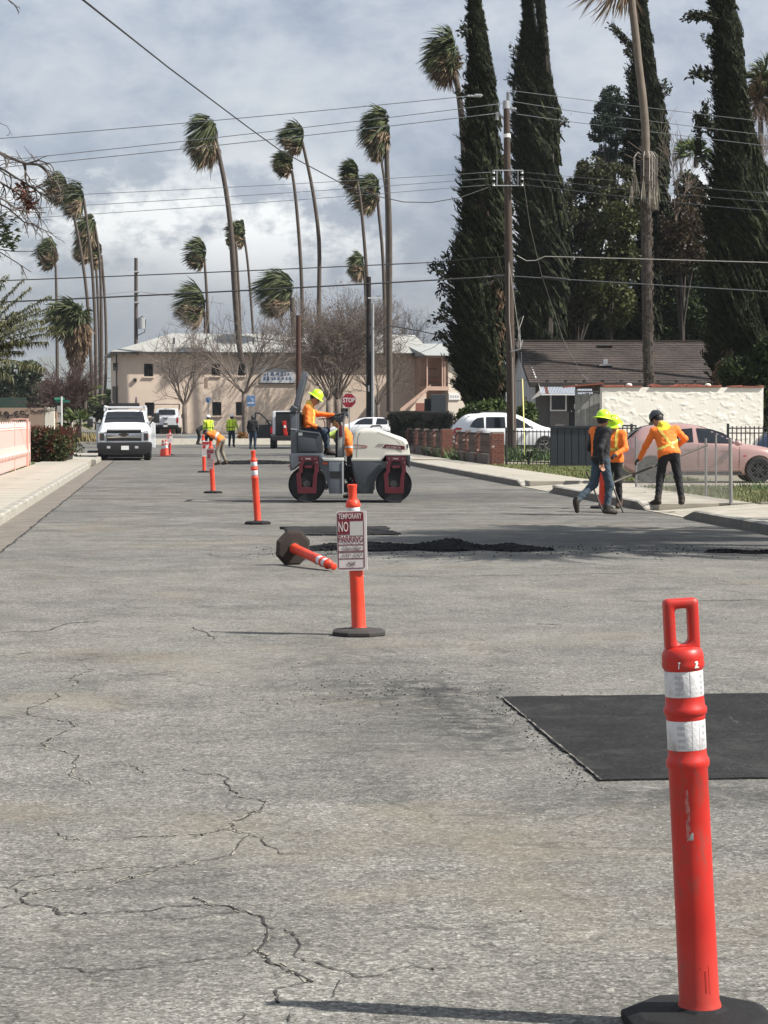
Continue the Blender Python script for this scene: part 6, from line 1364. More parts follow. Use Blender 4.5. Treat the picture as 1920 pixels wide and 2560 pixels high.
for cx in (1640, 1700, 1722, 1745): # curled broken tiles lying on top
    x = (cx - 1505) / 403 * WL; b = MB(); b.prism([(x - .3, HW + .05), (x - .1, HW + .13), (x + .1, HW + .10), (x + .28, HW + .05), (x + .1, HW + .06), (x - .1, HW + .08)], .0, .25); b.build('broken_tile', CLAY, SW_)
for cx in (1573, 1770):
    x = (cx - 1505) / 403 * WL; p = Matrix.Rotation(rz2, 4, 'Z') @ Vector((x, .1, HW + .08)); g_ = thing('round_stone', 'pale round stone on the stucco wall, %s' % ('left of the palm trunk' if cx < 1600 else 'right of the palm trunk'), 'stone', o2 + p); b = MB(); b.ico((0, 0, 0), .11, 2, (1.1, 1, .7)); b.build('stone_body', mat('stone_white', (0.6, 0.57, 0.5), 0.9), g_, smooth=True, angle=3)
# weathered board gate left of it
GT = thing('board_gate', 'weathered pale board gate between house door and stucco wall', 'gate', at(1442, 1046, 80.6)); GB = mat('weathered_board', (0.27, 0.27, 0.26), 0.9, vary=0.3, vscale=5)
for k in range(6):
    b = MB(); b.box((.08 + k * .152, r7.uniform(-.01, .01), .05), (.14, .03, 1.72 + r7.uniform(-.05, .05))); b.build('board', GB, GT)
b = MB(); b.box((.46, .0, 1.15), (.98, .12, .14)); b.build('lintel', mat('dark_lintel', (0.10, 0.075, 0.06), 0.9), GT); b = MB(); b.box((.40, .03, .98), (.8, .04, .06)); b.build('rail', GB, GT)
for x in (-.02, .93): b = MB(); b.box((x, .03, .15), (.09, .09, 2.2)); b.build('post', GB, GT)
b = MB(); b.prism([(-.5, 1.12), (.95, 1.25), (.95, 1.30), (-.5, 1.18)], -.3, .4); b.build('tile_edge', CLAY, GT)

# ---- brick and iron fence along the right sidewalk
BR = mat('red_brick', (0.19, 0.072, 0.05), 0.9, vary=0.35, vscale=9); BRD = mat('dark_brick', (0.16, 0.075, 0.06), 0.9, vary=0.3, vscale=9); BRP = mat('pale_brick', (0.45, 0.33, 0.27), 0.9); MRT = mat('mortar', (0.20, 0.17, 0.15), 0.95)
brick_me = {}
def pillar(parent, v, u, w_, h_, nm='pillar', dark=False):
    c = road(v, u); b = MB(); b.box((0, 0, h_ / 2), (w_ - .03, w_ - .03, h_)); P = b.build(nm, MRT, parent); P.location = (c.x, c.y, .12); P.rotation_euler.z = ROAD_A
    rows = int(h_ / .078); nb = 2 if w_ > .3 else 1
    for m_ in (BR, BRD, BRP):
        key = (w_, m_.name)
        if key not in brick_me: q = MB(); q.box((0, 0, 0), (w_ / nb - .012, .05, .064)); me = q.mesh('brick', bevel=.004, seg=1); me.materials.append(m_); brick_me[key] = me
    for r in range(rows):
        for face in (0, 3):
            for k in range(nb + (1 if nb > 1 and r % 2 else 0)):
                off = (-.5 * w_ + (k + .5) * w_ / nb - (.25 * w_ / nb * 0 if r % 2 == 0 else w_ / nb / 2)); 
                m_ = (BRD if dark else BR) if r7.rand() > .2 else (BRP if r7.rand() > .7 else BRD)
                sc_ = 1.0
                if nb > 1 and r % 2 and k in (0, nb): sc_ = .5; off = (-.5 + .125) * w_ if k == 0 else (.5 - .125) * w_
                o = link(bpy.data.objects.new('brick', brick_me[(w_, m_.name)]), P); o.scale.x = sc_
                y = -(w_ / 2 - .02) + r7.uniform(-.004, .004)
                if face == 0: o.location = (off, y, .04 + r * .078)
                else: o.location = (y, off, .04 + r * .078); o.rotation_euler.z = -pi / 2
    return P
def iron_panel(parent, va, ua, vb, ub, h_, z0=.34):
    a, b_ = road(va, ua), road(vb, ub); d = b_ - a; L = d.length; ang = math.atan2(d.y, d.x)
    b = MB(); b.box((L / 2, 0, h_), (L, .04, .04)); b.box((L / 2, 0, z0 + .03), (L, .04, .04)); n = int(L / .14)
    e = b.build('iron_panel', mat('rusty_iron', (0.045, 0.030, 0.026), 0.8, vary=0.4, vscale=8), parent); e.location = (a.x, a.y, .12); e.rotation_euler.z = ang
    q = MB(); q.box((0, 0, (h_ + z0) / 2), (.022, .022, h_ - z0)); me = q.mesh('bar'); me.materials.append(MATS['rusty_iron'])
    for k in range(n): o = link(bpy.data.objects.new('bar', me), e); o.location.x = (k + .5) * L / n
    b = MB()
    for k in range(n // 2): b.tube([(L * (2 * k + 1) / n + .06 * cos(t_), 0, (h_ + z0) / 2 + .10 * sin(t_)) for t_ in np.linspace(0, 2 * pi, 9)], .012, 4, caps=False)
    b.build('scroll', MATS['rusty_iron'], e)
    q = MB(); q.box((L / 2, .02, z0 / 2 - .02), (L - .02, .22, z0)); w2 = q.build('plinth', mat('stained_plinth', (0.10, 0.083, 0.074), 0.9, vary=0.35, vscale=5), parent); w2.location = (a.x, a.y, .12); w2.rotation_euler.z = ang
f1 = thing('brick_fence', 'near brick and iron fence section beside the utility pole', 'fence')
pillar(f1, 10.68, 70.8, .42, 1.06)
us_ = [71.3, 74.2, 77.1, 79.8]
for i, u in enumerate(us_[:-1]): iron_panel(f1, 10.6, u + .15, 10.6, us_[i + 1] - .12, 1.0); pillar(f1, 10.6, us_[i + 1], .22, 1.08, 'brick_post', True)
f2 = thing('brick_fence', 'farther brick and iron fence section beyond the driveway gap', 'fence')
pillar(f2, 10.62, 83.2, .42, 1.10)
us_ = [83.5, 86.6, 89.7, 92.8, 95.9]
for i, u in enumerate(us_[:-1]): iron_panel(f2, 10.6, u + .15, 10.6, us_[i + 1] - .12, 1.02); pillar(f2, 10.6, us_[i + 1], .22, 1.08, 'brick_post', True)
# low iron fence from the pillar to the grey gate
IRN = mat('black_iron', (0.014, 0.014, 0.015), 0.55)
def bar_fence(name, label, a, b_, h_, sp_, r_=.011, post_every=8, top2=True):
    t = thing(name, label, 'fence', (a[0], a[1], .12), math.atan2(b_[1] - a[1], b_[0] - a[0])); L = (Vector(b_[:2]) - Vector(a[:2])).length; n = max(2, int(L / sp_))
    q = MB(); q.box((0, 0, h_ / 2 + .03), (r_ * 2, r_ * 2, h_ + .02)); me = q.mesh('picket'); me.materials.append(IRN)
    for k in range(n + 1):
        if k % post_every == 0: p = MB(); p.box((k * L / n, 0, h_ / 2 + .06), (.06, .06, h_ + .10)); p.build('post', IRN, t)
        else: o = link(bpy.data.objects.new('picket', me), t); o.location.x = k * L / n
    for z in ([h_ - .02, .12] + ([h_ - .16] if top2 else [])): p = MB(); p.box((L / 2, 0, z), (L, .03, .035)); p.build('rail', IRN, t)
    return t
bar_fence('iron_fence', 'thin black iron fence between brick pillar and grey gate', (3.95, 71.0), (5.25, 68.6), 1.10, .22, .010, 20, False)
bar_fence('iron_fence', 'black iron fence behind the roof of the pink car at right', (at(1820, 1046, 63).x, 63.0), (at(1990, 1046, 63).x, 63.3), 1.24, .125, .013, 10)
bar_fence('iron_fence', 'black iron fence piece left of the pink car behind the workers', (at(1520, 1046, 63).x, 62.6), (at(1655, 1046, 63).x, 62.9), 1.24, .125, .013, 5)
gt = thing('panel_gate', 'dark grey ribbed metal gate standing on the lawn strip', 'gate', (at(1376, 1046, 67.5).x, 67.5, .12), radians(-6)); GM = mat('gate_panel', (0.036, 0.043, 0.052), 0.55, vary=0.15, vscale=3)
for k in range(9): b = MB(); b.box((.11 + k * .215, -.0, .66), (.19, .03, 1.10)); b.build('panel', GM, gt, bevel=.008)
b = MB(); b.box((.97, .0, 1.24), (2.0, .08, .07)); b.box((.97, 0, .08), (2.0, .08, .06)); b.box((.97, .03, .66), (1.95, .015, 1.1)); b.build('gate_frame', GM, gt)
for x in (.15, 1.8): b = MB(); b.lathe([(.07, -.02), (.07, .02)], 12, M=Matrix.Translation((x, -.03, .0)) @ Matrix.Rotation(pi / 2, 4, 'X')); b.build('wheel', BLKM, gt)
ms = thing('screened_fence', 'grey mesh screened fence panel behind the orange workers', 'fence', (at(1535, 1046, 56).x, 56.0, .12), 0.02)
b = MB(); b.box((.48, 0, .52), (1.0, .012, 1.0)); b.build('mesh_screen', mat('grey_screen', (0.075, 0.077, 0.08), 0.9, vary=0.3, vscale=30), ms)
for x in (-.02, .98): b = MB(); b.tube([(x, 0, 0), (x, 0, 1.12)], .022, 8); b.build('post', STEEL, ms)
# ---- chain link fence at right: along the sidewalk, then turning away to the right
GAL = mat('galvanised', (0.30, 0.30, 0.29), 0.45, metal=0.5, vary=0.15)
CL = thing('chain_link_fence', 'galvanised chain link fence round the lawn in front of the pink car', 'fence')
def mesh_run(a, b_, h_, z0=.12, sp_=.062):
    a, b_ = Vector(a), Vector(b_); d = b_ - a; L = d.length; d.normalize(); q = []; r_ = .0016; nrm = Vector((-d.y, d.x, 0))
    for s in (1, -1):
        x = -h_
        while x < L:
            p0 = (x, 0) if s > 0 else (x, h_); p1 = (x + h_, h_) if s > 0 else (x + h_, 0)
            t0, t1 = max(0, -p0[0] / h_), min(1, (L - p0[0]) / h_)
            if t1 > t0:
                P0 = a + d * (p0[0] + h_ * t0) + nrm * (.002 * s); P1 = a + d * (p0[0] + h_ * t1) + nrm * (.002 * s); Z0 = z0 + p0[1] + (p1[1] - p0[1]) * t0; Z1 = z0 + p0[1] + (p1[1] - p0[1]) * t1
                for w in (nrm * r_, Vector((0, 0, r_)) ):
                    q += [(P0.x - w.x, P0.y - w.y, Z0 - w.z), (P1.x - w.x, P1.y - w.y, Z1 - w.z), (P1.x + w.x, P1.y + w.y, Z1 + w.z), (P0.x + w.x, P0.y + w.y, Z0 + w.z)]
            x += sp_
    o = quads_obj('wire_mesh', q, 0, GAL, CL); o['kind'] = 'stuff'; return o
FP = [gd(1827.6, 1259, .13), gd(1765, 1241, .13), gd(1699, 1231.6, .13), gd(1590, 1218.5, .13)]
FP += [road(10.1, 49.9, .13), road(10.1, 53, .13)]
FR = [FP[0], Vector((FP[0].x + 2.8, FP[0].y + .3, .13)), Vector((FP[0].x + 5.6, FP[0].y + .6, .13))]
for p in FP[:4] + FR[1:] + [gd(1790, 1206, .15)]: b = MB(); b.tube([(0, 0, 0), (0, 0, 1.12 if p != FP[0] else 1.16)], .024 if p != FP[0] else .034, 10); o = b.build('post', GAL, CL, smooth=True); o.location = (p.x, p.y, .12); o.rotation_euler = (rng.uniform(-.01, .01), rng.uniform(-.02, .0), 0)
mesh_run(FP[0], FP[3], 1.02); mesh_run(FR[0], FR[2], 1.02)
# ---- pink metal fence on the left
PF = thing('pink_fence', 'pink painted metal picket fence with ornaments on the left', 'fence'); PKM = mat('pink_paint', (0.74, 0.47, 0.42), 0.6, vary=0.08, vscale=3)
q = MB(); q.box((0, 0, .62), (.052, .020, 1.12)); pm = q.mesh('picket'); pm.materials.append(PKM)
q = MB(); q.lathe([(0.0, .0), (.035, .03), (.022, .07), (.045, .10), (.0, .17)], 6, caps=False); fm = q.mesh('finial'); fm.materials.append(PKM)
q = MB(); q.add([(0, 0, -.10), (.05, 0, -.02), (.018, 0, .0), (0, 0, .12), (-.018, 0, 0), (-.05, 0, -.02)], [(0, 1, 2, 3, 4, 5)]); q2 = MB(); q2.prism([(0, -.10), (.05, -.02), (.018, .0), (0, .12), (-.018, 0), (-.05, -.02)], -.012, .012); om = q2.mesh('ornament'); om.materials.append(mat('pale_pink', (0.75, 0.55, 0.50), 0.6))
u = 44.0; k = 0; c0 = road(-4.36, 0)
while u < 70.6:
    p = road(-4.36, u); o = link(bpy.data.objects.new('picket', pm), PF); o.location = (p.x, p.y, .10 + rng.uniform(-.006, .006)); o.rotation_euler.z = ROAD_A + pi / 2
    if k % 3 == 0: f_ = link(bpy.data.objects.new('finial', fm), PF); f_.location = (p.x, p.y, 1.27)
    if k % 7 == 2: f_ = link(bpy.data.objects.new('ornament', om), PF); pp = road(-4.325, u); f_.location = (pp.x, pp.y, .62); f_.rotation_euler.z = ROAD_A + pi / 2; f_.scale = (3.2, 1.5, 1.7)
    u += .078; k += 1
for z in (.20, .55, 1.22):
    b = MB(); p0, p1 = road(-4.385, 44, .1 + z), road(-4.385, 70.7, .1 + z); b.tube([p0, p1], .022, 4); b.build('rail', PKM, PF)
for u in (50.5, 57.2, 63.9, 70.85):
    p = road(-4.37, u); b = MB(); b.box((0, 0, .70), (.10, .10, 1.45)); o = b.build('post', PKM, PF); o.location = (p.x, p.y, .09); o.rotation_euler.z = ROAD_A
for k in range(26):
    p = road(-4.36, 49.2 + k * .85); b = MB(); b.prism([(-.3, 1.2), (-.15, 1.38), (0, 1.30), (.15, 1.42), (.3, 1.2)], -.015, .015); o = b.build('crest', mat('crest_pink', (0.75, 0.5, 0.46), .6), PF); o.location = (p.x, p.y, .1); o.rotation_euler.z = ROAD_A + pi / 2
gatep = MB()
for x0, x1, z in ((-.0, .50, 1.50),): gatep.box(((x0 + x1) / 2, 0, z), (x1 - x0, .05, .05)); gatep.box((x0, 0, 1.3), (.05, .05, .45)); gatep.box((x1, 0, .75), (.06, .06, 1.55))
o = gatep.build('gate_arch', mat('peach_pipe', (0.75, 0.42, 0.34), .6), PF); p = at(33, 1046, 68.5); o.location = (p.x - .06, 68.5, .1)
# ---- graffiti wall and cream wall beyond the crossing street
gw = thing('graffiti_wall', 'tan block wall with black graffiti across the crossing street at left', 'wall', (at(-40, 1046, 150).x, 150, .2), 0.0)
TAN = mat('tan_wall', (0.36, 0.255, 0.185), 0.9, vary=0.08, vscale=1.5); xw = lambda px: (px + 40) / F * 150
b = MB(); b.box((xw(111) / 2, .1, 1.07), (xw(111), .2, 2.15)); b.build('wall_panel', TAN, gw)
SPR = mat('black_spray', (0.035, 0.025, 0.022), 0.9); zw = lambda py: HC + (1046 - py) / F * 150 - .2
def spray(pts, r=.030):
    b = MB(); b.tube([(xw(x), -.008, zw(y)) for x, y in pts], r, 6); b.build('graffiti', SPR, gw)
def G_(l): return [(x / 6.38, 1000 + y / 6.38) for x, y in l]
for l in ([(0, 180), (20, 195), (5, 225), (40, 260)], [(60, 215), (90, 185), (130, 200), (140, 240), (110, 275), (75, 260), (70, 225), (95, 210), (115, 225), (100, 245), (85, 240)], [(120, 295), (150, 240), (205, 245)], [(225, 200), (262, 275), (305, 260)], [(228, 200), (290, 180)], [(245, 235), (285, 222)],
          [(385, 180), (335, 175), (318, 205), (350, 225), (400, 220), (440, 250), (450, 290), (400, 290), (315, 325)], [(440, 235), (465, 235)], [(500, 195), (515, 170), (530, 195), (545, 170), (550, 200)], [(560, 180), (560, 205), (590, 200), (590, 175), (600, 205)], [(610, 165), (650, 160), (620, 185), (655, 200)], [(665, 160), (690, 165), (685, 200), (660, 190), (665, 165)]): spray(G_(l), .045 if l[0][0] < 480 else .028)
cw = thing('cream_wall', 'sunlit cream wall end beside the graffiti wall', 'wall', (at(111.5, 1046, 150).x, 150, .2)); CRM = mat('cream_wall', (0.78, 0.72, 0.60), 0.85, vary=.06)
b = MB(); b.box((.33, .1, 1.09), (.66, .22, 2.18)); b.build('wall_panel', CRM, cw, bevel=.02)
for k, (x, w2, hh, m_) in enumerate(((.78, .14, 2.05, MATS['tan_wall']), (.95, .16, 2.0, MATS['grey_siding']), (1.10, .10, 1.95, WFR), (1.22, .14, 1.85, CRM), (1.40, .16, 1.5, CRM), (1.58, .12, 1.2, CRM))): b = MB(); b.box((x, .3 + k * .3, hh / 2), (w2, .2, hh)); b.build('post', m_, cw)
gs = thing('green_screen_fence', 'green screened fence above the graffiti wall', 'fence', (at(-40, 1046, 156).x, 156, .2)); b = MB(); b.box((1.5, 0, 1.45), (3.0, .05, 2.9)); b.build('screen', mat('green_screen', (0.035, 0.065, 0.05), 0.9), gs)
# ================================================================== TREES AND PLANTS
def leafm(name, c1, c2, rough=.6, transl=.15, vs=1.2):
    m = bpy.data.materials.new(name); m.use_nodes = True; t = NT(m.node_tree); b = t.n['Principled BSDF']
    g_ = t.new('ShaderNodeNewGeometry').outputs['Random Per Island']; P = t.new('ShaderNodeTexCoord').outputs['Object']
    f = t.math('ADD', t.math('MULTIPLY', g_, .6), t.math('MULTIPLY', t.noise(P, vs, 3), .5)); c = t.mix(t.ramp(f, [(.3, 0.0), (.75, 1.0)]), c1, c2)
    t.l.new(c, b.inputs['Base Color']); b.inputs['Roughness'].default_value = rough; b.inputs['Specular IOR Level'].default_value = .25
    if transl:
        tr = t.new('ShaderNodeBsdfTranslucent', {'Color': c}); ms = t.new('ShaderNodeMixShader', {0: transl, 1: b.outputs[0], 2: tr.outputs[0]}); t.l.new(ms.outputs[0], t.n['Material Output'].inputs[0])
    MATS[name] = m; return m
PGRN = leafm('palm_green', (0.016, 0.028, 0.010), (0.095, 0.112, 0.042)); PDEAD = leafm('palm_dead', (0.13, 0.09, 0.055), (0.30, 0.225, 0.15)); PTRK = mat('palm_trunk', (0.085, 0.068, 0.055), 0.9, vary=0.3, vscale=3, bump=0.4, bscale=8)
CYP = leafm('cypress_foliage', (0.0045, 0.0068, 0.003), (0.028, 0.034, 0.013), .9, .0, .7); BARK = mat('grey_bark', (0.17, 0.135, 0.112), 0.9, vary=0.3, vscale=4); BRKD = mat('dark_bark', (0.045, 0.036, 0.03), 0.9, vary=0.3, vscale=4)
OLV = leafm('olive_leaf', (0.032, 0.037, 0.020), (0.12, 0.122, 0.062), .6, .15, .8); DKG = leafm('dark_leaf', (0.010, 0.018, 0.007), (0.045, 0.065, 0.018), .5, .12, .8); PINEF = leafm('pine_needles', (0.016, 0.030, 0.020), (0.04, 0.062, 0.038), .7, .05)
RDL = leafm('red_leaf', (0.055, 0.022, 0.015), (0.17, 0.05, 0.03)); HGL = leafm('hedge_leaf', (0.018, 0.028, 0.010), (0.06, 0.07, 0.025)); BRNF = leafm('brown_dead_foliage', (0.07, 0.042, 0.025), (0.19, 0.125, 0.08), .8, .05)
FARG = leafm('far_tree_leaf', (0.030, 0.042, 0.026), (0.085, 0.10, 0.055)); SEED = leafm('seed_cluster', (0.10, 0.07, 0.05), (0.17, 0.12, 0.085))
def nrmz(a): return a / (np.linalg.norm(a, axis=-1, keepdims=True) + 1e-9)
def polyline(px_list, Y, yjit=0.0): return [np.array(at(x, y, Y)) for x, y in px_list]
def fronds(r, c, tips, blades=12, spread=.30, wd=.05, arch=.28, start=.42, blow=0.0):
    """fan fronds: petiole arching from c to each tip, its last part split into narrow blades"""
    q = []
    for tp_ in tips:
        d = tp_ - c; L = np.linalg.norm(d); up = np.array([0, 0, 1.]); ctrl = c + d * (.42 - .22 * blow) + blow * L * np.array([.16, 0, .30]) + up * L * arch * r.uniform(.5, 1.2) + r.normal(0, .06, 3) * L
        B = lambda s: (1 - s) ** 2 * c + 2 * s * (1 - s) * ctrl + s * s * tp_
        side = nrmz(np.cross(d, up) + r.normal(0, .3, 3)); pts = [B(s) for s in (0, start * .5, start)]
        for a, b_ in zip(pts[:-1], pts[1:]): w = side * .02; q += [a - w, a + w, b_ + w, b_ - w]
        base = pts[-1]; up2 = nrmz(np.cross(side, d))
        for k in range(blades):
            f = (k + .5) / blades * 2 - 1; e = tp_ + side * f * spread * L + up2 * (r.normal(0, .10) - .10 * f * f) * L * .8 - nrmz(d) * abs(f) * .22 * L + np.array([-.16 * L * blow, 0, -.06 * L - .05 * L * blow]) * (abs(f) + blow * .5) + r.normal(0, .03, 3) * L
            m = base * .45 + e * .55 + (B(.8) - (base * .45 + tp_ * .55)) * .8 + side * f * spread * L * .12; w = nrmz(np.cross(e - base, r.normal(0, 1, 3))) * wd * r.uniform(.6, 1.2)
            q += [base - w * .4, base + w * .4, m + w, m - w, m - w, m + w, e + w * .12, e - w * .12]
    return q
def palm(label, trunk, crown, Y, r0=.20, r1=.14, nf=42, seed=0, dead=.4, group='wind blown fan palms beyond the street', top_at=0, fullness=1.0, wd=.05):
    """trunk: photo polyline bottom -> top; crown: photo bbox (x0,y0,x1,y1) of the swept head"""
    r = np.random.RandomState(seed + 100); P = polyline(trunk, Y); base = P[0]
    t = thing('fan_palm', label, 'palm tree', Vector(base), 0, group); P = [p - base for p in P]
    # smooth the trunk course
    T = np.linspace(0, 1, 14); S_ = np.linspace(0, 1, len(P)); A = np.array(P); sm = np.stack([np.interp(T, S_, A[:, k]) for k in range(3)], 1)
    for _ in range(2): sm[1:-1] = sm[1:-1] * .5 + (sm[:-2] + sm[2:]) * .25
    b = MB(); b.tube(sm.tolist(), list(np.linspace(r0 * .84, r1 * .8, 14)), 9); b.build('trunk', PTRK, t, smooth=True, angle=1)
    c = sm[-1] + np.array([0, 0, .15]); k = Y / F; x0, y0, x1, y1 = crown; cpx = ((c[0] + base[0]) / k + CX)
    zt = HC + (1046 - y0) * k - base[2]; zb = HC + (1046 - y1) * k - base[2]; xl = (x0 - CX) * k - base[0]; xr = (x1 - CX) * k - base[0]; mx_, mz_ = (xr - xl) * .11, (zt - zb) * .07; xl -= mx_ * 1.4; xr += mx_ * .6; zt += mz_; zb -= mz_
    W_ = (xr - xl) / 2; Hh = (zt - zb) / 2; cx_, cz_ = (xl + xr) / 2, (zt + zb) / 2; dep = min(W_ * 1.1, 1.9)
    def tips(n, zlo, zhi):
        out = []
        while len(out) < n:
            u = r.uniform(-1, 1, 3)
            if not .45 < np.linalg.norm(u) < 1: continue
            z = cz_ + Hh * u[2] * .92
            if not (zlo <= (z - zb) / (2 * Hh) <= zhi): continue
            # the wind pushes the head away from the trunk: upper right hand corner stays near the trunk line
            out.append(np.array([cx_ + W_ * .92 * u[0], c[1] + dep * u[1], z]))
        return out
    ng = int(nf * fullness); q = fronds(r, c, tips(ng, dead * .75, 1), spread=.26, wd=wd, blow=1)
    # short filler fronds so that the heart of the head is solid
    q += fronds(r, c, [c + (p - c) * r.uniform(.35, .65) for p in tips(int(ng * .5), dead * .6, 1)], spread=.45, wd=wd * 1.2)
    quads_obj('green_fronds', q, 0, PGRN, t)
    if dead > 0: 
        q = fronds(r, c - [0, 0, .3], tips(int(nf * 1.5), 0, dead + .08), arch=-.02, spread=.24, wd=wd * .9, start=.3, blades=10)
        q2 = fronds(r, c - [0, 0, .2], tips(int(nf * .35), 0, dead), arch=.05, spread=.25, wd=wd, blow=.6)
        quads_obj('lower_green_fronds', q2, 0, PGRN, t)
        quads_obj('dead_fronds', q, 0, PDEAD, t)
    return t
def c1(l): return [(x / 3.402, 350 + y / 3.402) for x, y in l]
def c3(l): return [(440 + x / 3.4026, 250 + y / 3.4026) for x, y in l]
def c4(l): return [(660 + x / 3.3025, 230 + y / 3.3025) for x, y in l]
def bb(f, x0, y0, x1, y1): (a, b_), (c, d) = f([(x0, y0), (x1, y1)]); return a, b_, c, d
palm('tallest of the left palm clump, leaning left with a ragged head', c1([(790, 2250), (775, 1900), (760, 1560), (735, 1250), (690, 940), (640, 680), (568, 440)]), bb(c1, 375, 215, 575, 590), 190, seed=1)
palm('second palm of the left clump, head just right of the tallest', c1([(818, 2250), (815, 1900), (810, 1500), (785, 1080), (750, 780), (712, 500)]), bb(c1, 530, 345, 725, 720), 188, seed=2)
palm('third palm of the left clump with its head behind the second trunk', c1([(862, 2250), (865, 1800), (862, 1400), (850, 980), (805, 720)]), bb(c1, 640, 600, 815, 1030), 194, seed=3)
palm('rightmost slender palm of the left clump with a low narrow head', c1([(886, 2250), (905, 1900), (900, 1500), (880, 1180), (862, 980)]), bb(c1, 760, 830, 875, 1130), 198, seed=4, r0=.17)
palm('palm of the left clump whose head hides behind its neighbours', c1([(850, 2250), (848, 1800), (835, 1400), (818, 1080), (800, 950)]), bb(c1, 615, 860, 800, 1070), 204, seed=5, r0=.17)
palm('lone short headed palm at far left with a single straight trunk', c1([(490, 2200), (484, 1600), (480, 1300), (473, 1060)]), bb(c1, 315, 780, 500, 1130), 215, seed=6, r0=.22, dead=.55)
palm('tall leaning palm left of centre with a long double lobed head', c3([(560, 2250), (520, 2000), (500, 1500), (470, 1100), (435, 820), (400, 620), (345, 380), (320, 260)]), bb(c3, 85, 90, 380, 640), 168, seed=7, r0=.27, r1=.2, nf=60, dead=.35)
palm('thin palm just behind the tall leaning one at left of centre', c3([(525, 2250), (515, 2030), (490, 1700), (468, 1330), (462, 1210)]), bb(c3, 430, 1090, 520, 1290), 200, seed=8, r0=.15, nf=22)
palm('palm with its head behind the trunk of the tall leaning palm', c3([(560, 2250), (550, 2000), (540, 1700), (515, 1300), (505, 1200)]), bb(c3, 440, 1000, 545, 1280), 202, seed=9, r0=.16, nf=26)
palm('slim palm with a high rounded head right of the tall leaning palm', c3([(668, 2250), (660, 2030), (630, 1600), (605, 1330), (580, 1170)]), bb(c3, 455, 985, 600, 1290), 205, seed=10, r0=.15)
palm('shorter palm with a tufted head left of the tall leaning palm', c3([(280, 2250), (275, 2020), (265, 1700), (252, 1500), (242, 1370)]), bb(c3, 75, 1135, 268, 1470), 200, seed=11, r0=.2, dead=.4)
palm('low blurred palm with bluish drooping crown above the pale roof', c3([(250, 2250), (248, 2000), (245, 1800)]), bb(c3, -10, 1510, 255, 1980), 196, seed=12, r0=.2, dead=.45, nf=44)
palm('short stout palm with a big round crown behind the bare tree', c3([(1010, 2250), (1000, 1900), (985, 1680)]), bb(c3, 655, 1375, 990, 1880), 192, seed=13, r0=.3, r1=.3, dead=.25, nf=70, fullness=1.2)
palm('straight palm left of the pair at centre, crown below its neighbour', c3([(1080, 2300), (1075, 1800), (1065, 1400), (1030, 950), (1005, 720), (985, 600)]), bb(c3, 815, 400, 1003, 690), 176, seed=14, r0=.2)
palm('curving palm of the centre pair with the higher crown', c3([(1215, 2300), (1212, 1700), (1228, 1250), (1200, 1000), (1150, 680), (1110, 520), (1078, 370)]), bb(c3, 885, 145, 1095, 520), 174, seed=15, r0=.23)
palm('tallest centre palm with a long dark sweeping head', c4([(1036, 2640), (1035, 2200), (1030, 1700), (1042, 1300), (1030, 900), (1008, 560), (1012, 300)]), bb(c4, 785, 85, 1048, 610), 150, seed=16, r0=.26, r1=.2, nf=66, dead=.4, wd=.045)
palm('thin palm stem rising just behind the tallest centre palm', c4([(1010, 2300), (1012, 1500), (1012, 1000), (1005, 800), (968, 560)]), bb(c4, 860, 380, 985, 600), 196, seed=17, r0=.13, nf=22)
palm('left palm of the two with touching heads at centre', c4([(880, 2300), (862, 1700), (845, 1450), (825, 1200), (800, 900), (770, 740)]), bb(c4, 625, 525, 800, 860), 168, seed=18, r0=.18)
palm('right palm of the two with touching heads at centre', c4([(1002, 2300), (995, 1700), (980, 1300), (945, 980), (935, 850)]), bb(c4, 690, 630, 970, 1070), 172, seed=19, r0=.18, nf=56, dead=.55)
palm('small far palm with its head touching the dark pole', c4([(848, 2000), (840, 1710), (828, 1500), (822, 1440)]), bb(c4, 685, 1300, 835, 1600), 210, seed=20, r0=.16, dead=.45)
palm('tall palm with a blown head beside the first cypress', [(1172, 1100), (1168, 700), (1162, 380), (1150, 245), (1138, 185), (1128, 150)], (1057, 58, 1165, 240), 120, seed=21, r0=.22, r1=.19, nf=70, dead=.45, wd=.035)
palm('hairy palm with a grey brown skirt at the right edge behind the fourth cypress', [(1908, 1000), (1905, 600), (1902, 330), (1900, 240)], (1858, 125, 1975, 335), 112, seed=23, r0=.22, dead=.62, nf=60, wd=.035)
# the stout palm of the left clump, skirted with dead fronds
def skirt_palm():
    t = palm('stout low palm at left with a full green head and long brown skirt', c1([(660, 2260), (655, 2060), (650, 1850), (640, 1560)]), bb(c1, 395, 1290, 850, 1750), 165, seed=22, r0=.32, r1=.34, dead=0, nf=90, fullness=1.1, wd=.06)
    r = np.random.RandomState(5); k = 165 / F; c = np.array(at(*c1([(645, 1600)])[0], 165)) - np.array(t.location); tp_ = []
    for i in range(260):
        z = r.uniform(0, 1); a = r.uniform(0, 2 * pi); R_ = (1.25 - .95 * z ** 1.4) * 1.0; zz_ = c[2] - .4 - z * 3.1; tp_.append(np.array([c[0] + .05 + R_ * cos(a) * 1.55 * .62, c[1] + R_ * sin(a) * .8, zz_]))
    q = []
    for p in tp_: q += fronds(r, p + [0, 0, r.uniform(.9, 1.4)] + (c - p) * [.35, .35, 0], [p + r.normal(0, .1, 3)], blades=6, arch=0, spread=.13, wd=.05, start=.15)
    quads_obj('dead_frond_skirt', q, 0, leafm('skirt_brown', (0.10, 0.062, 0.036), (0.24, 0.165, 0.10)), t)
skirt_palm()
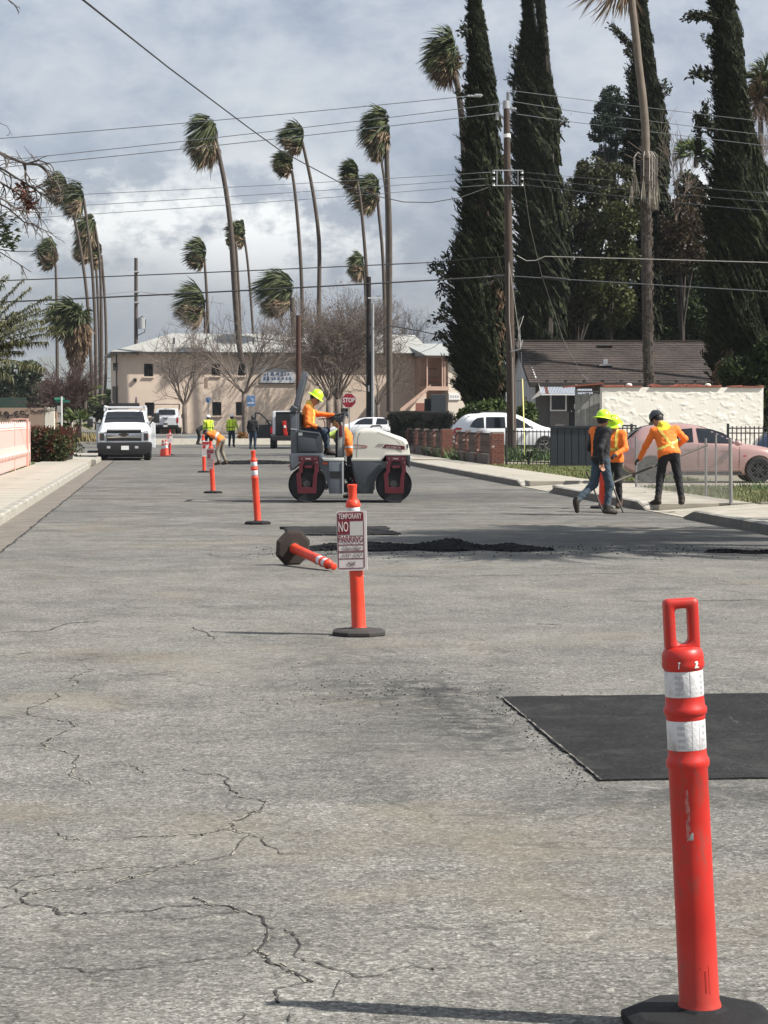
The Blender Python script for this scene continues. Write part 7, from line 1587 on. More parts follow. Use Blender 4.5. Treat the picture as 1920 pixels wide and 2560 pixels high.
# palm at right with the hanging petticoat, its head above the frame
def right_palm():
    Y = 90; c7 = lambda l: [(1440 + x / 3.456, y / 3.456) for x, y in l]; P = polyline([(1624, 1110), (1622, 960), (1618, 780), (1616, 600), (1614, 400)] , Y)
    base = P[0]; t = thing('fan_palm', 'tall pale trunked palm at right with dead fronds hanging halfway down', 'palm tree', Vector(base)); r = np.random.RandomState(9)
    P2 = polyline(c7([(605, 1370), (600, 1100), (575, 820), (540, 560), (515, 300), (485, 60), (470, -120), (455, -260)]), Y)
    b = MB(); L = [p - base for p in P]; pts = []; 
    T = np.linspace(0, 1, 40); A = np.array(L); sm = np.stack([np.interp(T, np.linspace(0, 1, 5), A[:, k]) for k in range(3)], 1); b.tube(sm.tolist(), [.20 + .02 * r.rand() for _ in T], 12); b.build('rough_trunk', mat('rough_palm_bark', (0.055, 0.045, 0.038), 0.95, vary=0.5, vscale=6, bump=1.0, bscale=12), t)
    A = np.array([p - base for p in P2]); T = np.linspace(0, 1, 40); sm = np.stack([np.interp(T, np.linspace(0, 1, 8), A[:, k]) for k in range(3)], 1)
    for _ in range(4): sm[1:-1] = sm[1:-1] * .5 + (sm[:-2] + sm[2:]) * .25
    b = MB(); b.tube(sm.tolist(), [.165 - .02 * s + .006 * r.rand() for s in T], 14); b.build('trunk', mat('smooth_palm_bark', (0.145, 0.118, 0.093), 0.85, vary=0.25, vscale=2.5, bump=0.5, bscale=10), t, smooth=True, angle=1)
    top = sm[-1]; q = []; k = Y / F
    # leaf bases scales on the rough part
    b = MB()
    for i in range(420):
        z = r.uniform(0, 1); a = r.uniform(0, 2 * pi); p = A[0] * z + L[0] * (1 - z); b.prism([(-.05, 0), (.05, 0), (.02, .16), (-.02, .16)], 0, .02, M=Matrix.Translation(Vector(p)) @ Matrix.Rotation(a, 4, 'Z') @ Matrix.Translation((0, -.21, 0)) @ Matrix.Rotation(.35, 4, 'X'))
    b.build('leaf_base_scales', mat('leaf_base', (0.10, 0.08, 0.065), 0.95, vary=.4, vscale=3), t)['kind'] = 'stuff'
    j = A[0] + np.array([0, 0, .15])
    for i in range(9):
        a = r.uniform(0, 2 * pi); o = np.array([cos(a) * .30, sin(a) * .3, 0]); p0 = j + o * .7; p1 = j + o * 1.2 + [0, 0, .10]; L_ = r.uniform(.8, 1.6); b = MB(); p2 = p1 + o * .5 + [0, 0, -L_]; b.tube([p0, p1, p1 + o * .5 + np.array([0, 0, -.2]), p2], .018, 4); dd = b.build('hanging_frond', mat('dry_petiole', (0.36, 0.33, 0.29), 0.8), t)
        quads_obj('frond_fan', fronds(r, p2 + [0, 0, .1], [p2 + o * .3 + [0, 0, -r.uniform(.7, 1.2)]], blades=9, spread=.18, arch=0, wd=.025, start=.1), 0, leafm('dry_frond', (0.22, 0.19, 0.15), (0.42, 0.38, 0.31)) if 'dry_frond' not in MATS else MATS['dry_frond'], dd)
    tips = [np.array([top[0] + r.uniform(-2.6, .5), top[1] + r.uniform(-1.2, 1.2), top[2] + r.uniform(-2.1, .3)]) for _ in range(26)]
    quads_obj('dead_fronds', fronds(r, top, tips, arch=.0, spread=.2, wd=.03, start=.3, blades=14), 0, PDEAD, t)
    tips = [np.array([top[0] + r.uniform(-3.0, 1.2), top[1] + r.uniform(-1.6, 1.6), top[2] + r.uniform(.0, 2.4)]) for _ in range(50)]
    quads_obj('green_fronds', fronds(r, top, tips, spread=.3, wd=.035, blades=14), 0, PGRN, t)
right_palm()
# small fan palms on the ground at left and the blown date palm at the left edge
def rosette(label, px, py, Y, R_, n, seed, nm='fan_palm', hgt=.5, m=None):
    r = np.random.RandomState(seed); p = at(px, py, Y); t = thing(nm, label, 'palm', (p.x, Y, max(0, p.z)), 0); b = MB(); b.tube([(0, 0, -.2), (0, 0, hgt)], .14, 8); b.build('trunk', PTRK, t); c = np.array([0, 0, hgt]); tips = []
    for i in range(n): a = r.uniform(0, 2 * pi); e = r.uniform(-.2, 1.2); tips.append(c + R_ * r.uniform(.7, 1) * np.array([cos(a) * cos(e) - .15, sin(a) * cos(e), sin(e)]))
    quads_obj('fronds', fronds(r, c, tips, spread=.32, wd=.035, arch=.15, blades=14), 0, m or leafm('small_palm_green%d' % seed, (0.03, 0.055, 0.015), (0.13, 0.16, 0.05)), t)
rosette('low bright green fan palm behind the white truck at left', 212, 1045, 128, 1.7, 34, 3, hgt=1.0); rosette('dark low fan palm beside the red hedge', 197, 1085, 120, 1.2, 30, 4)
rosette('small palm crown showing above the shrubs between two cypresses', 1740, 410, 124, 1.5, 30, 6, hgt=.4)
def pinnate(r, c, tip, n=44, wd=.018, L=.42, droop=(-.35, 0, -.5), arch=.2):
    q = []; d = tip - c; Ln = np.linalg.norm(d); ctrl = c + d * .5 + np.array([0, 0, arch * Ln]); B = lambda s: (1 - s) ** 2 * c + 2 * s * (1 - s) * ctrl + s * s * tip; dr_ = np.array(droop)
    side = nrmz(np.cross(d, [0, 0, 1.]))
    for i in range(12): a, b_ = B(i / 12), B((i + 1) / 12); w = np.array([0, 0, .018 * (1 - i / 14)]); q += [a - w, a + w, b_ + w, b_ - w]
    for i in range(n):
        s = .12 + .88 * i / n; p = B(s); tg = nrmz(B(min(1, s + .02)) - B(s - .02)); l_ = L * (1 - .55 * abs(s - .45) * 1.3) * r.uniform(.8, 1.1)
        for sg_ in (-1, 1):
            e = p + (side * sg_ * .55 + tg * .45 + dr_ + r.normal(0, .12, 3)) * l_; m = (p + e) / 2 + np.array([0, 0, .05]); w = nrmz(np.cross(e - p, r.normal(0, 1, 3))) * wd; q += [p - w * .6, p + w * .6, m + w, m - w, m - w, m + w, e + w * .1, e - w * .1]
    return q
def edge_palm():
    r = np.random.RandomState(12); Y = 48; c = np.array(at(-95, 905, Y)); t = thing('feather_palm', 'feathery blown palm reaching in from the left edge', 'palm tree', (c[0], Y, 0)); b = MB(); b.tube([(0, 0, 0), (0, 0, c[2])], .17, 9); b.build('trunk', PTRK, t); o = np.array([c[0], Y, 0]); q = []
    for px, py, dy in ((150, 790, .3), (130, 740, -.4), (165, 830, .6), (60, 700, .2), (20, 690, -.6), (110, 920, -.8), (60, 880, .9), (100, 770, .5), (140, 815, -.5), (80, 720, .2), (50, 790, -.7), (30, 860, .4), (95, 800, -1.0), (30, 940, .3), (-20, 980, -.3), (75, 850, .1), (10, 760, .8), (40, 780, -.2), (120, 855, .8), (-10, 840, .2), (15, 880, -.6), (140, 765, .9)): q += pinnate(r, c - o, np.array(at(px, py, Y + dy)) - o, n=110, wd=.013, L=.40, droop=(-.35, 0, -.45), arch=.12)
    quads_obj('fronds', q, 0, leafm('feather_green', (0.03, 0.04, 0.018), (0.16, 0.155, 0.075)), t)
edge_palm()

# ---- cypresses
def cypress(label, ctr, Y, wid, seed, n=5200, lean=-.35, big=1.0, dead=None, group='tall Italian cypress trees'):
    """ctr: photo polyline (x,y,halfwidth px) bottom -> top"""
    r = np.random.RandomState(seed); k = Y / F; C = np.array([list(at(x, y, Y)) + [max(3, h * 1.14 - 15) * k] for x, y, h in ctr]); base = np.array([C[0, 0], Y, 0.])
    t = thing('cypress_tree', label, 'cypress tree', Vector(base), 0, group)
    S_ = np.linspace(0, 1, len(C)); zs = C[:, 2]
    b = MB(); b.tube([(0, 0, 0)] + [tuple(c[:3] - base) for c in C[1:]], [.28] + list(np.linspace(.25, .05, len(C) - 1)), 8); b.build('trunk', BRKD, t)
    zmin, zmax = zs[0], zs[-1]
    # dark core, added to block light inside the plumes
    pts = [tuple(c[:3] - base) for c in C]; b = MB(); T = np.linspace(0, 1, 60); A = np.stack([np.interp(T, S_, C[:, j]) for j in range(4)], 1); b.tube([tuple(a[:3] - base) for a in A], [max(.05, a[3] * (.72 + .06 * sin(i * 1.3))) for i, a in enumerate(A)], 12); b.build('foliage_core', mat('cypress_core', (0.006, 0.008, 0.004), 0.9), t)
    # feathery upswept plumes, each thick with short scale-like blades; the wind bends them to the left
    nt = int(n * .55); u = r.uniform(-.02, 1, nt).clip(0, 1); A = np.stack([np.interp(u, S_, C[:, j]) for j in range(4)], 1); th = r.uniform(0, 2 * pi, nt)
    lob = 1 + .16 * np.sin(th * 3 + A[:, 2] * 1.1) + .14 * np.sin(th * 4 - A[:, 2] * 2.3) + .08 * np.sin(A[:, 2] * 5.1)
    rad = A[:, 3] * lob * (.92 - .30 * r.rand(nt) ** 1.6); P = np.stack([A[:, 0] + rad * np.cos(th), A[:, 1] + rad * np.sin(th), A[:, 2]], 1) - base
    out = np.stack([np.cos(th), np.sin(th), np.zeros(nt)], 1)
    sw = np.sin(A[:, 2:3] * .9 + th[:, None]) * .25
    D = nrmz(out * (r.uniform(.05, .32, (nt, 1)) + .5 * (r.rand(nt, 1) > .93)) + np.array([lean * 1.3, 0, .95]) + np.cross(out, [0, 0, 1.]) * sw + r.normal(0, .08, (nt, 3))); Lf = r.uniform(.7, 2.0, nt) * big; Rf = r.uniform(.055, .15, nt) * big; fc = np.clip(A[:, 3] / .75, .34, 1); Lf *= fc; Rf *= .4 + .6 * fc; P = P - D * (Lf * .62)[:, None]
    e1 = nrmz(np.cross(D, r.normal(0, 1, (nt, 3)))); e2 = np.cross(D, e1); K_ = 6; prof = np.array([.35, .95, 1.0, .72, .40, .04]); R_ = []
    for j in range(6):
        sj = j / 5; c_ = P + D * (sj * Lf)[:, None] + np.array([lean * .6, 0, -.10]) * (sj ** 2 * Lf)[:, None] * .5 + r.normal(0, .02, (nt, 3)); ring = []
        for k_ in range(K_): a_ = 2 * pi * k_ / K_ + j * .5; rr2 = (Rf * prof[j] * r.uniform(.55, 1.35, nt))[:, None]; ring.append(c_ + (e1 * cos(a_) + e2 * sin(a_)) * rr2)
        R_.append(ring)
    Q = [np.stack([R_[j][k_], R_[j][(k_ + 1) % K_], R_[j + 1][(k_ + 1) % K_], R_[j + 1][k_]], 1) for j in range(5) for k_ in range(K_)]
    quads_obj('plumes', np.concatenate(Q), 0, CYP, t)
    nb = 42; I = np.repeat(np.arange(nt), nb); N_ = nt * nb; s = r.rand(N_) ** .85; pr_ = r.normal(0, 1, (N_, 3)); pr_ -= D[I] * (pr_ * D[I]).sum(1, keepdims=True); pr_ = nrmz(pr_)
    fat = (np.interp(s, np.linspace(0, 1, 6), prof) * Rf[I])[:, None]; bend = np.array([lean * .6, 0, -.10]) * (s ** 2 * Lf[I])[:, None] * .5
    st = P[I] + D[I] * (s * Lf[I])[:, None] + bend + pr_ * fat * r.uniform(.8, 1.15, (N_, 1)); dd = nrmz(D[I] * 1.0 + pr_ * .42 + r.normal(0, .15, (N_, 3)))
    l_ = (r.uniform(.12, .28, N_) * big)[:, None]; w = nrmz(np.cross(dd, pr_)) * (r.uniform(.014, .030, N_) * big)[:, None]
    V = np.stack([st - w * .5, st + dd * l_ * .55 - w, st + dd * l_, st + dd * l_ * .55 + w], 1); quads_obj('foliage', V, 0, CYP, t)
    if dead is not None:
        q = []
        for (px, py, ln, dx) in dead:
            p = np.array(at(px, py, Y - C[0, 3] * 1.15)) - base
            for i in range(90): s_ = r.rand(); o_ = p + np.array([dx * s_ * ln * .5 + .12 * sin(s_ * 9), r.normal(0, .08), -ln * s_]) + r.normal(0, .07, 3); e = o_ + nrmz(np.array([r.normal(0, .5), r.normal(0, .5), -1])) * .28; w_ = nrmz(np.cross(e - o_, r.normal(0, 1, 3))) * .028; q += [o_ - w_, o_ + w_, e + w_ * .3, e - w_ * .3]
        quads_obj('dead_sprays', q, 0, BRNF, t)
    return t
def boughs(t, Y, paths, m, r, wd=.05, dens=70, base=None):
    base = np.array(t.location); q = []
    for path in paths:
        P = [np.array(at(x, y, Y + r.uniform(-.5, .5))) - base for x, y in path]; b = MB(); b.tube([tuple(p) for p in P], [.05] * (len(P) - 1) + [.015], 5); b.build('bough', BRKD, t)
        for a, b_ in zip(P[:-1], P[1:]):
            L = np.linalg.norm(b_ - a)
            for i in range(int(dens * L)): o = a + (b_ - a) * r.rand() + r.normal(0, .10, 3); e = o + nrmz(nrmz(b_ - a) * .8 + r.normal(0, .45, 3)) * r.uniform(.12, .30); w_ = nrmz(np.cross(e - o, r.normal(0, 1, 3))) * wd; q += [o - w_ * .5, (o + e) / 2 - w_, e, (o + e) / 2 + w_]
    quads_obj('bough_foliage', q, 0, m, t)
rr_ = np.random.RandomState(77)
ct = cypress('first dark cypress, left of the utility pole, reaching down to the cars', [(1209, 1013, 41), (1206, 976, 53), (1202, 904, 62), (1200, 814, 68), (1202, 723, 67), (1205, 651, 65), (1216, 573, 52), (1215, 482, 51), (1208, 362, 44), (1208, 271, 41), (1208, 181, 34), (1201, 121, 30), (1193, 60, 25), (1191, 0, 18), (1190, -72, 11), (1190, -145, 4)], 95, 1, 31, 6500,
             dead=[(1205, 470, 1.4, .2), (1232, 660, 1.3, .1), (1225, 790, 2.0, .1), (1242, 800, 2.6, .05), (1236, 880, 1.5, .2), (1203, 760, 1.2, -.4), (1250, 730, 1.8, 0)])
boughs(ct, 94.5, [[(1135, 700), (1110, 670), (1085, 660)], [(1135, 690), (1105, 690), (1078, 668)], [(1130, 720), (1105, 715), (1098, 740)], [(1120, 800), (1100, 790), (1085, 800)], [(1122, 790), (1105, 775), (1112, 760)], [(1130, 660), (1140, 630), (1148, 600)], [(1120, 840), (1100, 835), (1090, 845)], [(1140, 650), (1125, 655), (1118, 635)], [(1168, 85), (1163, 60)], [(1165, 90), (1152, 78)], [(1165, 240), (1148, 232), (1138, 225)]], CYP, rr_)
cypress('second cypress right of the utility pole with a twin tip', [(1348, 1013, 46), (1351, 844, 48), (1354, 723, 56), (1357, 603, 63), (1351, 512, 63), (1343, 422, 52), (1345, 332, 51), (1343, 253, 49), (1332, 181, 38), (1330, 102, 28), (1326, 48, 19), (1322, 0, 13), (1321, -48, 8), (1319, -96, 3)], 120, 1, 32, 6500, big=1.15)
cypress('slimmer second tip of the twin cypress', [(1372, 338, 25), (1374, 241, 24), (1367, 181, 18), (1362, 108, 16), (1356, 42, 11), (1352, 0, 8), (1351, -36, 5), (1350, -66, 2)], 119.5, 1, 33, 1800, big=1.1)
boughs(ct, 119.5, [[(1290, 140), (1283, 118)], [(1295, 215), (1280, 205), (1272, 200)], [(1290, 225), (1284, 190)], [(1400, 310), (1416, 300)], [(1398, 315), (1412, 308)]], CYP, rr_)
ct = cypress('third cypress leaning behind the pale palm trunk', [(1622, 904, 33), (1622, 603, 33), (1619, 482, 41), (1619, 422, 50), (1621, 362, 47), (1621, 277, 43), (1618, 211, 37), (1613, 133, 28), (1609, 60, 22), (1607, 0, 15), (1606, -60, 10), (1603, -121, 4)], 128, 1, 34, 6500, big=1.2)
boughs(ct, 127, [[(1585, 130), (1555, 90), (1528, 63)], [(1583, 120), (1560, 100), (1540, 75)], [(1580, 150), (1566, 125)], [(1580, 215), (1572, 190)], [(1660, 235), (1672, 222)], [(1655, 220), (1664, 205)]], CYP, rr_, dens=120)
ct = cypress('fourth cypress, broadest, at the right edge with sideways boughs', [(1863, 1019, 63), (1860, 940, 71), (1860, 844, 81), (1856, 723, 85), (1851, 603, 78), (1850, 482, 70), (1845, 374, 53), (1838, 277, 42), (1832, 211, 39), (1825, 133, 36), (1818, 66, 34), (1808, 0, 33), (1799, -60, 29), (1791, -133, 18)], 96, 1, 35, 8500,
             dead=[(1800, 900, 1.0, -.4), (1815, 870, 1.2, .3)])
boughs(ct, 95.5, [[(1790, 50), (1750, 40), (1712, 48)], [(1790, 45), (1760, 35), (1730, 38)], [(1790, 190), (1760, 178), (1730, 188)], [(1785, 200), (1765, 190), (1745, 180)], [(1785, 110), (1765, 92)], [(1790, 330), (1768, 300), (1762, 258)], [(1780, 330), (1752, 300), (1748, 290)], [(1790, 340), (1800, 270)], [(1770, 420), (1745, 380), (1745, 300)]], CYP, rr_, dens=130)
# ---- leafy masses
def clumps(r, blobs, n, sz, m, t, flat=False, name='foliage', base=None):
    """blobs: list of (cx,cy,cz,rx,ry,rz); leaves on and inside the lumps"""
    B = np.array(blobs, float); wv = (B[:, 3] * B[:, 5]); i = r.choice(len(B), n, p=wv / wv.sum()); u = nrmz(r.normal(0, 1, (n, 3))); rad = (1 - .5 * r.rand(n) ** 1.8)[:, None]
    # each lump carries knots of leaves rather than an even skin
    kn = nrmz(r.normal(0, 1, (len(B), 26, 3))); sel = r.randint(0, 26, n); u = nrmz(kn[i, sel] + r.normal(0, .22, (n, 3)))
    P = B[i, :3] + u * B[i, 3:] * rad; d = nrmz(r.normal(0, 1, (n, 3)) + u * .3 + [-.2, 0, .1]); l_ = r.uniform(.6, 1.3, (n, 1)) * sz; w = nrmz(np.cross(d, r.normal(0, 1, (n, 3)))) * l_ * .30
    V = np.stack([P, P + d * l_ * .5 - w, P + d * l_, P + d * l_ * .5 + w], 1); return quads_obj(name, V, 0, m, t)
def limb(r, p, d, L, rad, depth, out, spread=.5, grav=0.0, nseg=4, kids=(2, 4), wig=.12, shrink=.68, minr=.006):
    pts = [p.copy()]; dd = d.copy()
    for i in range(nseg): dd = nrmz(dd + r.normal(0, wig, 3) + np.array([0, 0, grav])); pts.append(pts[-1] + dd * L / nseg)
    out.append((pts, rad, max(minr, rad * .6)))
    if depth == 0: return
    for k in range(r.randint(*kids) + 1):
        s = r.uniform(.35, 1.0) if k else 1.0; j = min(nseg, max(1, int(round(s * nseg)))); nd = nrmz(dd + r.normal(0, spread, 3)); limb(r, pts[j], nd, L * shrink * r.uniform(.75, 1.15), max(minr, rad * .58), depth - 1, out, spread, grav, max(2, nseg - 1), kids, wig, shrink, minr)
def build_limbs(out, m, t, name='branches', rmax=99):
    b = MB()
    for pts, r0, r1 in out: n = len(pts); b.tube([tuple(p) for p in pts], list(np.linspace(r0, r1, n)), 5 if r0 > .05 else (4 if r0 > .02 else 3), caps=False)
    return b.build(name, m, t, smooth=True, angle=2)
def bare_tree(label, px, pyb, Y, trunk_h, trunk_r, L, depth, seed, m=None, fan=7, spread=.42, name='bare_tree', up=.8, z0=None, kids=(2, 4), shrink=.70, splay=.55, group='bare winter trees in front of the building', minr=.007, cat='tree'):
    r = np.random.RandomState(seed); p = at(px, pyb, Y); z = p.z if z0 is None else z0; t = thing(name, label, cat, (p.x, Y, z), 0, group); m = m or BARK
    b = MB(); b.tube([(0, 0, -.1), (.03, 0, .2), (-.02, 0, trunk_h * .6), (0, 0, trunk_h)], [trunk_r * 1.3, trunk_r * 1.05, trunk_r, trunk_r * 1.05], 10); b.build('trunk', m, t, smooth=True, angle=2); out = []
    for k in range(fan): a = 2 * pi * k / fan + r.uniform(-.3, .3); limb(r, np.array([0, 0, trunk_h - .05]), nrmz(np.array([cos(a) * splay, sin(a) * splay, up]) * r.uniform(.9, 1.1)), L * r.uniform(.8, 1.15), trunk_r * .40, depth, out, spread, .05, 4, kids, .13, shrink, minr)
    build_limbs(out, m, t); return t, out
bare_tree('wide bare tree with a dark trunk between the two white trucks', 462, 1084, 164.5, 2.1, .18, 2.5, 4, 41, fan=8)
bare_tree('bare tree with spreading limbs behind the blue parking sign', 612, 1098, 150, 3.1, .19, 2.6, 4, 42, fan=8, splay=.75)
tr, out = bare_tree('dense brown bare tree with seed clusters behind the roller driver', 845, 1084, 167, 2.6, .22, 3.3, 5, 43, fan=11, splay=.5, kids=(2, 4), spread=.34)
r = np.random.RandomState(5); tips = np.array([o[0][-1] for o in out if o[1] < .03]); tips = tips[tips[:, 2] > 5.2]; tips = tips[r.choice(len(tips), min(len(tips), 2600))]
P = np.repeat(tips, 5, 0) + r.normal(0, .09, (len(tips) * 5, 3)); d = nrmz(r.normal(0, 1, P.shape)) * .09; w = nrmz(np.cross(d, r.normal(0, 1, P.shape))) * .03; quads_obj('seed_clusters', np.stack([P, P + d / 2 - w, P + d, P + d / 2 + w], 1), 0, SEED, tr)
bare_tree('second stem of the dense brown tree just left of it', 822, 1084, 166.5, 2.5, .20, 3.2, 5, 44, fan=9, splay=.5, spread=.34)
bare_tree('small bare tree between dark pole and palm trunk', 945, 1084, 168.5, 2.2, .13, 2.2, 4, 45, fan=7)
bare_tree('blue grey bare tree behind the building right of the dark pole', 1000, 1040, 205, 5.2, .2, 2.7, 4, 46, mat('far_bark', (0.09, 0.09, 0.10), 0.9), fan=8, spread=.55, z0=.5)
bare_tree('low reddish bare shrub tree left of the white truck', 175, 1085, 126, .5, .09, 1.3, 5, 47, mat('red_twig', (0.085, 0.05, 0.045), 0.9), fan=12, spread=.35, splay=.35, shrink=.72, group=None)
bare_tree('pale bare tree at the right edge beside the fourth cypress', 1905, 600, 104, .4, .08, 2.3, 4, 48, mat('pale_twig', (0.22, 0.17, 0.14), 0.9), fan=7, splay=.3, group=None, spread=.3, minr=.008)
def leafy(label, Y, blobs_px, n, sz, m, seed, name='leafy_tree', trunk=None, twig=None, cat='tree', depth_f=.8, zb=0.3):
    r = np.random.RandomState(seed); k = Y / F; c0 = at(blobs_px[0][0], 1046, Y); t = thing(name, label, cat, (c0.x, Y, 0)); bl = []
    for x, y, rx, rz in blobs_px: p = at(x, y, Y + r.uniform(-.6, .6)); bl.append((p.x - c0.x, p.y - Y, p.z, rx * k, min(rx, rz) * k * depth_f + .2, rz * k))
    clumps(r, bl, n, sz, m, t)
    if trunk is not False:
        b = MB(); b.tube([(0, 0, zb), (.1, 0, bl[0][2] * .5), (bl[0][0], 0, bl[0][2])], [.18, .15, .08], 8)
        for q_ in bl[1:]: b.tube([(0.05, 0, bl[0][2] * .5), ((bl[0][0] + q_[0]) / 2, q_[1] * .5, (q_[2] + bl[0][2] * .5) / 2 - .2), (q_[0], q_[1], q_[2])], [.10, .07, .03], 6)
        b.build('trunk', BRKD, t)
    return t
leafy('olive green leafy tree right of the second cypress', 124, [(1440, 640, 60, 110), (1450, 500, 44, 70), (1480, 440, 40, 50), (1425, 760, 66, 80), (1475, 560, 44, 60), (1500, 470, 36, 44), (1410, 560, 40, 70), (1545, 450, 44, 40), (1570, 520, 40, 60), (1395, 680, 40, 60), (1520, 520, 40, 50)], 26000, .22, OLV, 51)
leafy('yellow green leafy tree in front of the dark grove', 122, [(1520, 620, 56, 70), (1545, 560, 50, 50), (1500, 700, 60, 60), (1560, 660, 44, 60), (1530, 760, 60, 56)], 13000, .22, leafm('yellowish_leaf', (0.022, 0.030, 0.010), (0.085, 0.09, 0.028), .5, .2), 52)
leafy('dark leafy tree behind the house roof left of the palm trunk', 131, [(1480, 790, 90, 80), (1400, 820, 80, 60), (1560, 800, 80, 70), (1450, 700, 70, 60)], 15000, .26, DKG, 53)
leafy('dark leafy tree behind the house roof right of the palm trunk', 130, [(1690, 760, 80, 90), (1740, 690, 60, 70), (1660, 680, 60, 60), (1730, 820, 70, 60), (1640, 820, 60, 50), (1700, 600, 50, 60), (1740, 540, 40, 60), (1670, 560, 40, 50), (1720, 470, 30, 40)], 24000, .25, DKG, 54)
leafy('brownish half bare tree between the third and fourth cypress', 126, [(1700, 560, 50, 60), (1730, 500, 36, 50), (1690, 640, 50, 50), (1745, 600, 30, 60)], 7000, .20, leafm('rusty_leaf', (0.03, 0.022, 0.013), (0.085, 0.062, 0.036)), 55)
bare_tree('thin pale bare branches rising between third and fourth cypress', 1690, 560, 125, .3, .05, 2.2, 3, 56, MATS['pale_twig'], fan=5, splay=.35, group=None, spread=.25, minr=.012)
def back_grove():
    r = np.random.RandomState(57); t = thing('tree_grove', 'far dark grove closing the gap behind house and cypress trees', 'grove', (10, 136, 0)); bl = []
    for i in range(60): p = at(r.uniform(1290, 1950), r.uniform(640, 930), 137 + r.uniform(-2, 2)); bl.append((p.x - 10, p.y - 136, p.z, 1.5, 1.2, 1.4))
    clumps(r, bl, 30000, .34, DKG, t); t.children[0]['kind'] = 'stuff'
back_grove()
leafy('dark green pine with rounded tufts standing between the cypress trees', 150, [(1527, 240, 26, 26), (1512, 275, 26, 26), (1545, 268, 22, 28), (1508, 310, 30, 24), (1540, 305, 30, 26), (1496, 338, 26, 16), (1545, 345, 28, 20), (1522, 300, 26, 30), (1520, 380, 40, 20), (1550, 400, 30, 30)], 16000, .16, PINEF, 58, name='pine_tree', depth_f=.9)
leafy('shaded green shrub behind the white SUV', 93, [(1230, 1022, 36, 22), (1200, 1030, 34, 22), (1262, 1030, 20, 20), (1170, 1040, 26, 20), (1300, 1050, 30, 28), (1320, 1040, 22, 34)], 9000, .16, leafm('shrub_leaf', (0.02, 0.035, 0.01), (0.085, 0.12, 0.03)), 59, name='shrub', cat='shrub', trunk=False)
leafy('ivy like dark shrubs at the foot of the fourth cypress', 92, [(1890, 960, 50, 60), (1925, 900, 40, 60), (1840, 930, 40, 40)], 9000, .2, DKG, 60, name='shrub', cat='shrub', trunk=False)
# left: hedge, distant trees
def hedge():
    r = np.random.RandomState(61); t = thing('hedge', 'red and green leafed hedge beyond the end of the pink fence', 'hedge', road(-3.9, 79)); bl = []; k = 79 / F
    for i in range(110): p = at(r.uniform(84, 186), r.uniform(1088, 1146), 79); o = r.choice([-2.1, r.uniform(-2.2, 2.2)]); bl.append((p.x - t.location.x, o, p.z, .28, .34, .28))
    h1 = clumps(r, bl[:46], 8000, .11, RDL, t); h1.name = 'red_leaves'; h2 = clumps(r, bl, 13000, .11, HGL, t); h2.name = 'green_leaves'
    b = MB(); p0 = at(136, 1120, 79); b.box((p0.x - t.location.x, .1, .5), (1.05, 3.2, .7)); b.build('inner_twigs', mat('twig_dark', (0.015, 0.010, 0.008), 0.95), t)
    q = []
    for i in range(240): o = np.array([r.uniform(-.9, .8) + p0.x - t.location.x, r.uniform(-2, 2), 1.0]); e = o + [r.normal(0, .08), 0, r.uniform(.15, .40)]; w_ = np.array([.012, 0, 0]); q += [o - w_, o + w_, e + w_, e - w_]
    quads_obj('shoots', q, 0, RDL, t)
hedge()
for i, (lab, Y, bl, n, m_) in enumerate((
    ('large distant tree at the far left behind the graffiti wall', 210, [(30, 960, 50, 44), (75, 935, 28, 30), (20, 1000, 60, 40), (70, 990, 40, 40)], 9000, FARG),
    ('distant tree left of the lone palm trunk', 225, [(110, 990, 40, 34), (85, 1010, 40, 30), (135, 1005, 30, 28)], 7000, FARG),
    ('distant low trees between the lone palm and the left clump', 235, [(165, 1000, 40, 26), (200, 1015, 40, 26), (140, 1020, 40, 20)], 6000, FARG),
    ('distant low dark trees at the corner of the building', 240, [(240, 1010, 34, 26), (275, 1005, 30, 26), (260, 1020, 40, 24)], 6000, DKG),
    ('far line of low trees past the left clump', 330, [(200, 1022, 60, 14), (120, 1024, 60, 14), (270, 1018, 40, 16), (40, 1024, 60, 14)], 6000, FARG))):
    leafy(lab, Y, bl, n, .42 if Y < 300 else .6, m_, 70 + i)
DH = thing('dark_hedge', 'flat topped black green hedge behind the roller hood', 'hedge', (at(1060, 1046, 108).x, 108, 0)); r = np.random.RandomState(80)
b = MB(); b.prism([(-1.65, .1), (1.35, .1), (1.4, 1.85), (.9, 1.95), (-1.0, 2.0), (-1.65, 1.92)], -.9, .9); b.build('foliage_core', mat('hedge_core', (0.004, 0.005, 0.004), 0.95), DH, bevel=.1)
clumps(r, [(x, y, 1.55, .34, .5, .42) for x in np.linspace(-1.5, 1.3, 12) for y in (-.6, .6)] + [(x, -.8, .8, .3, .25, .5) for x in np.linspace(-1.5, 1.3, 10)], 9000, .09, leafm('black_green_leaf', (0.004, 0.006, 0.003), (0.014, 0.018, 0.009), .9, 0), DH)
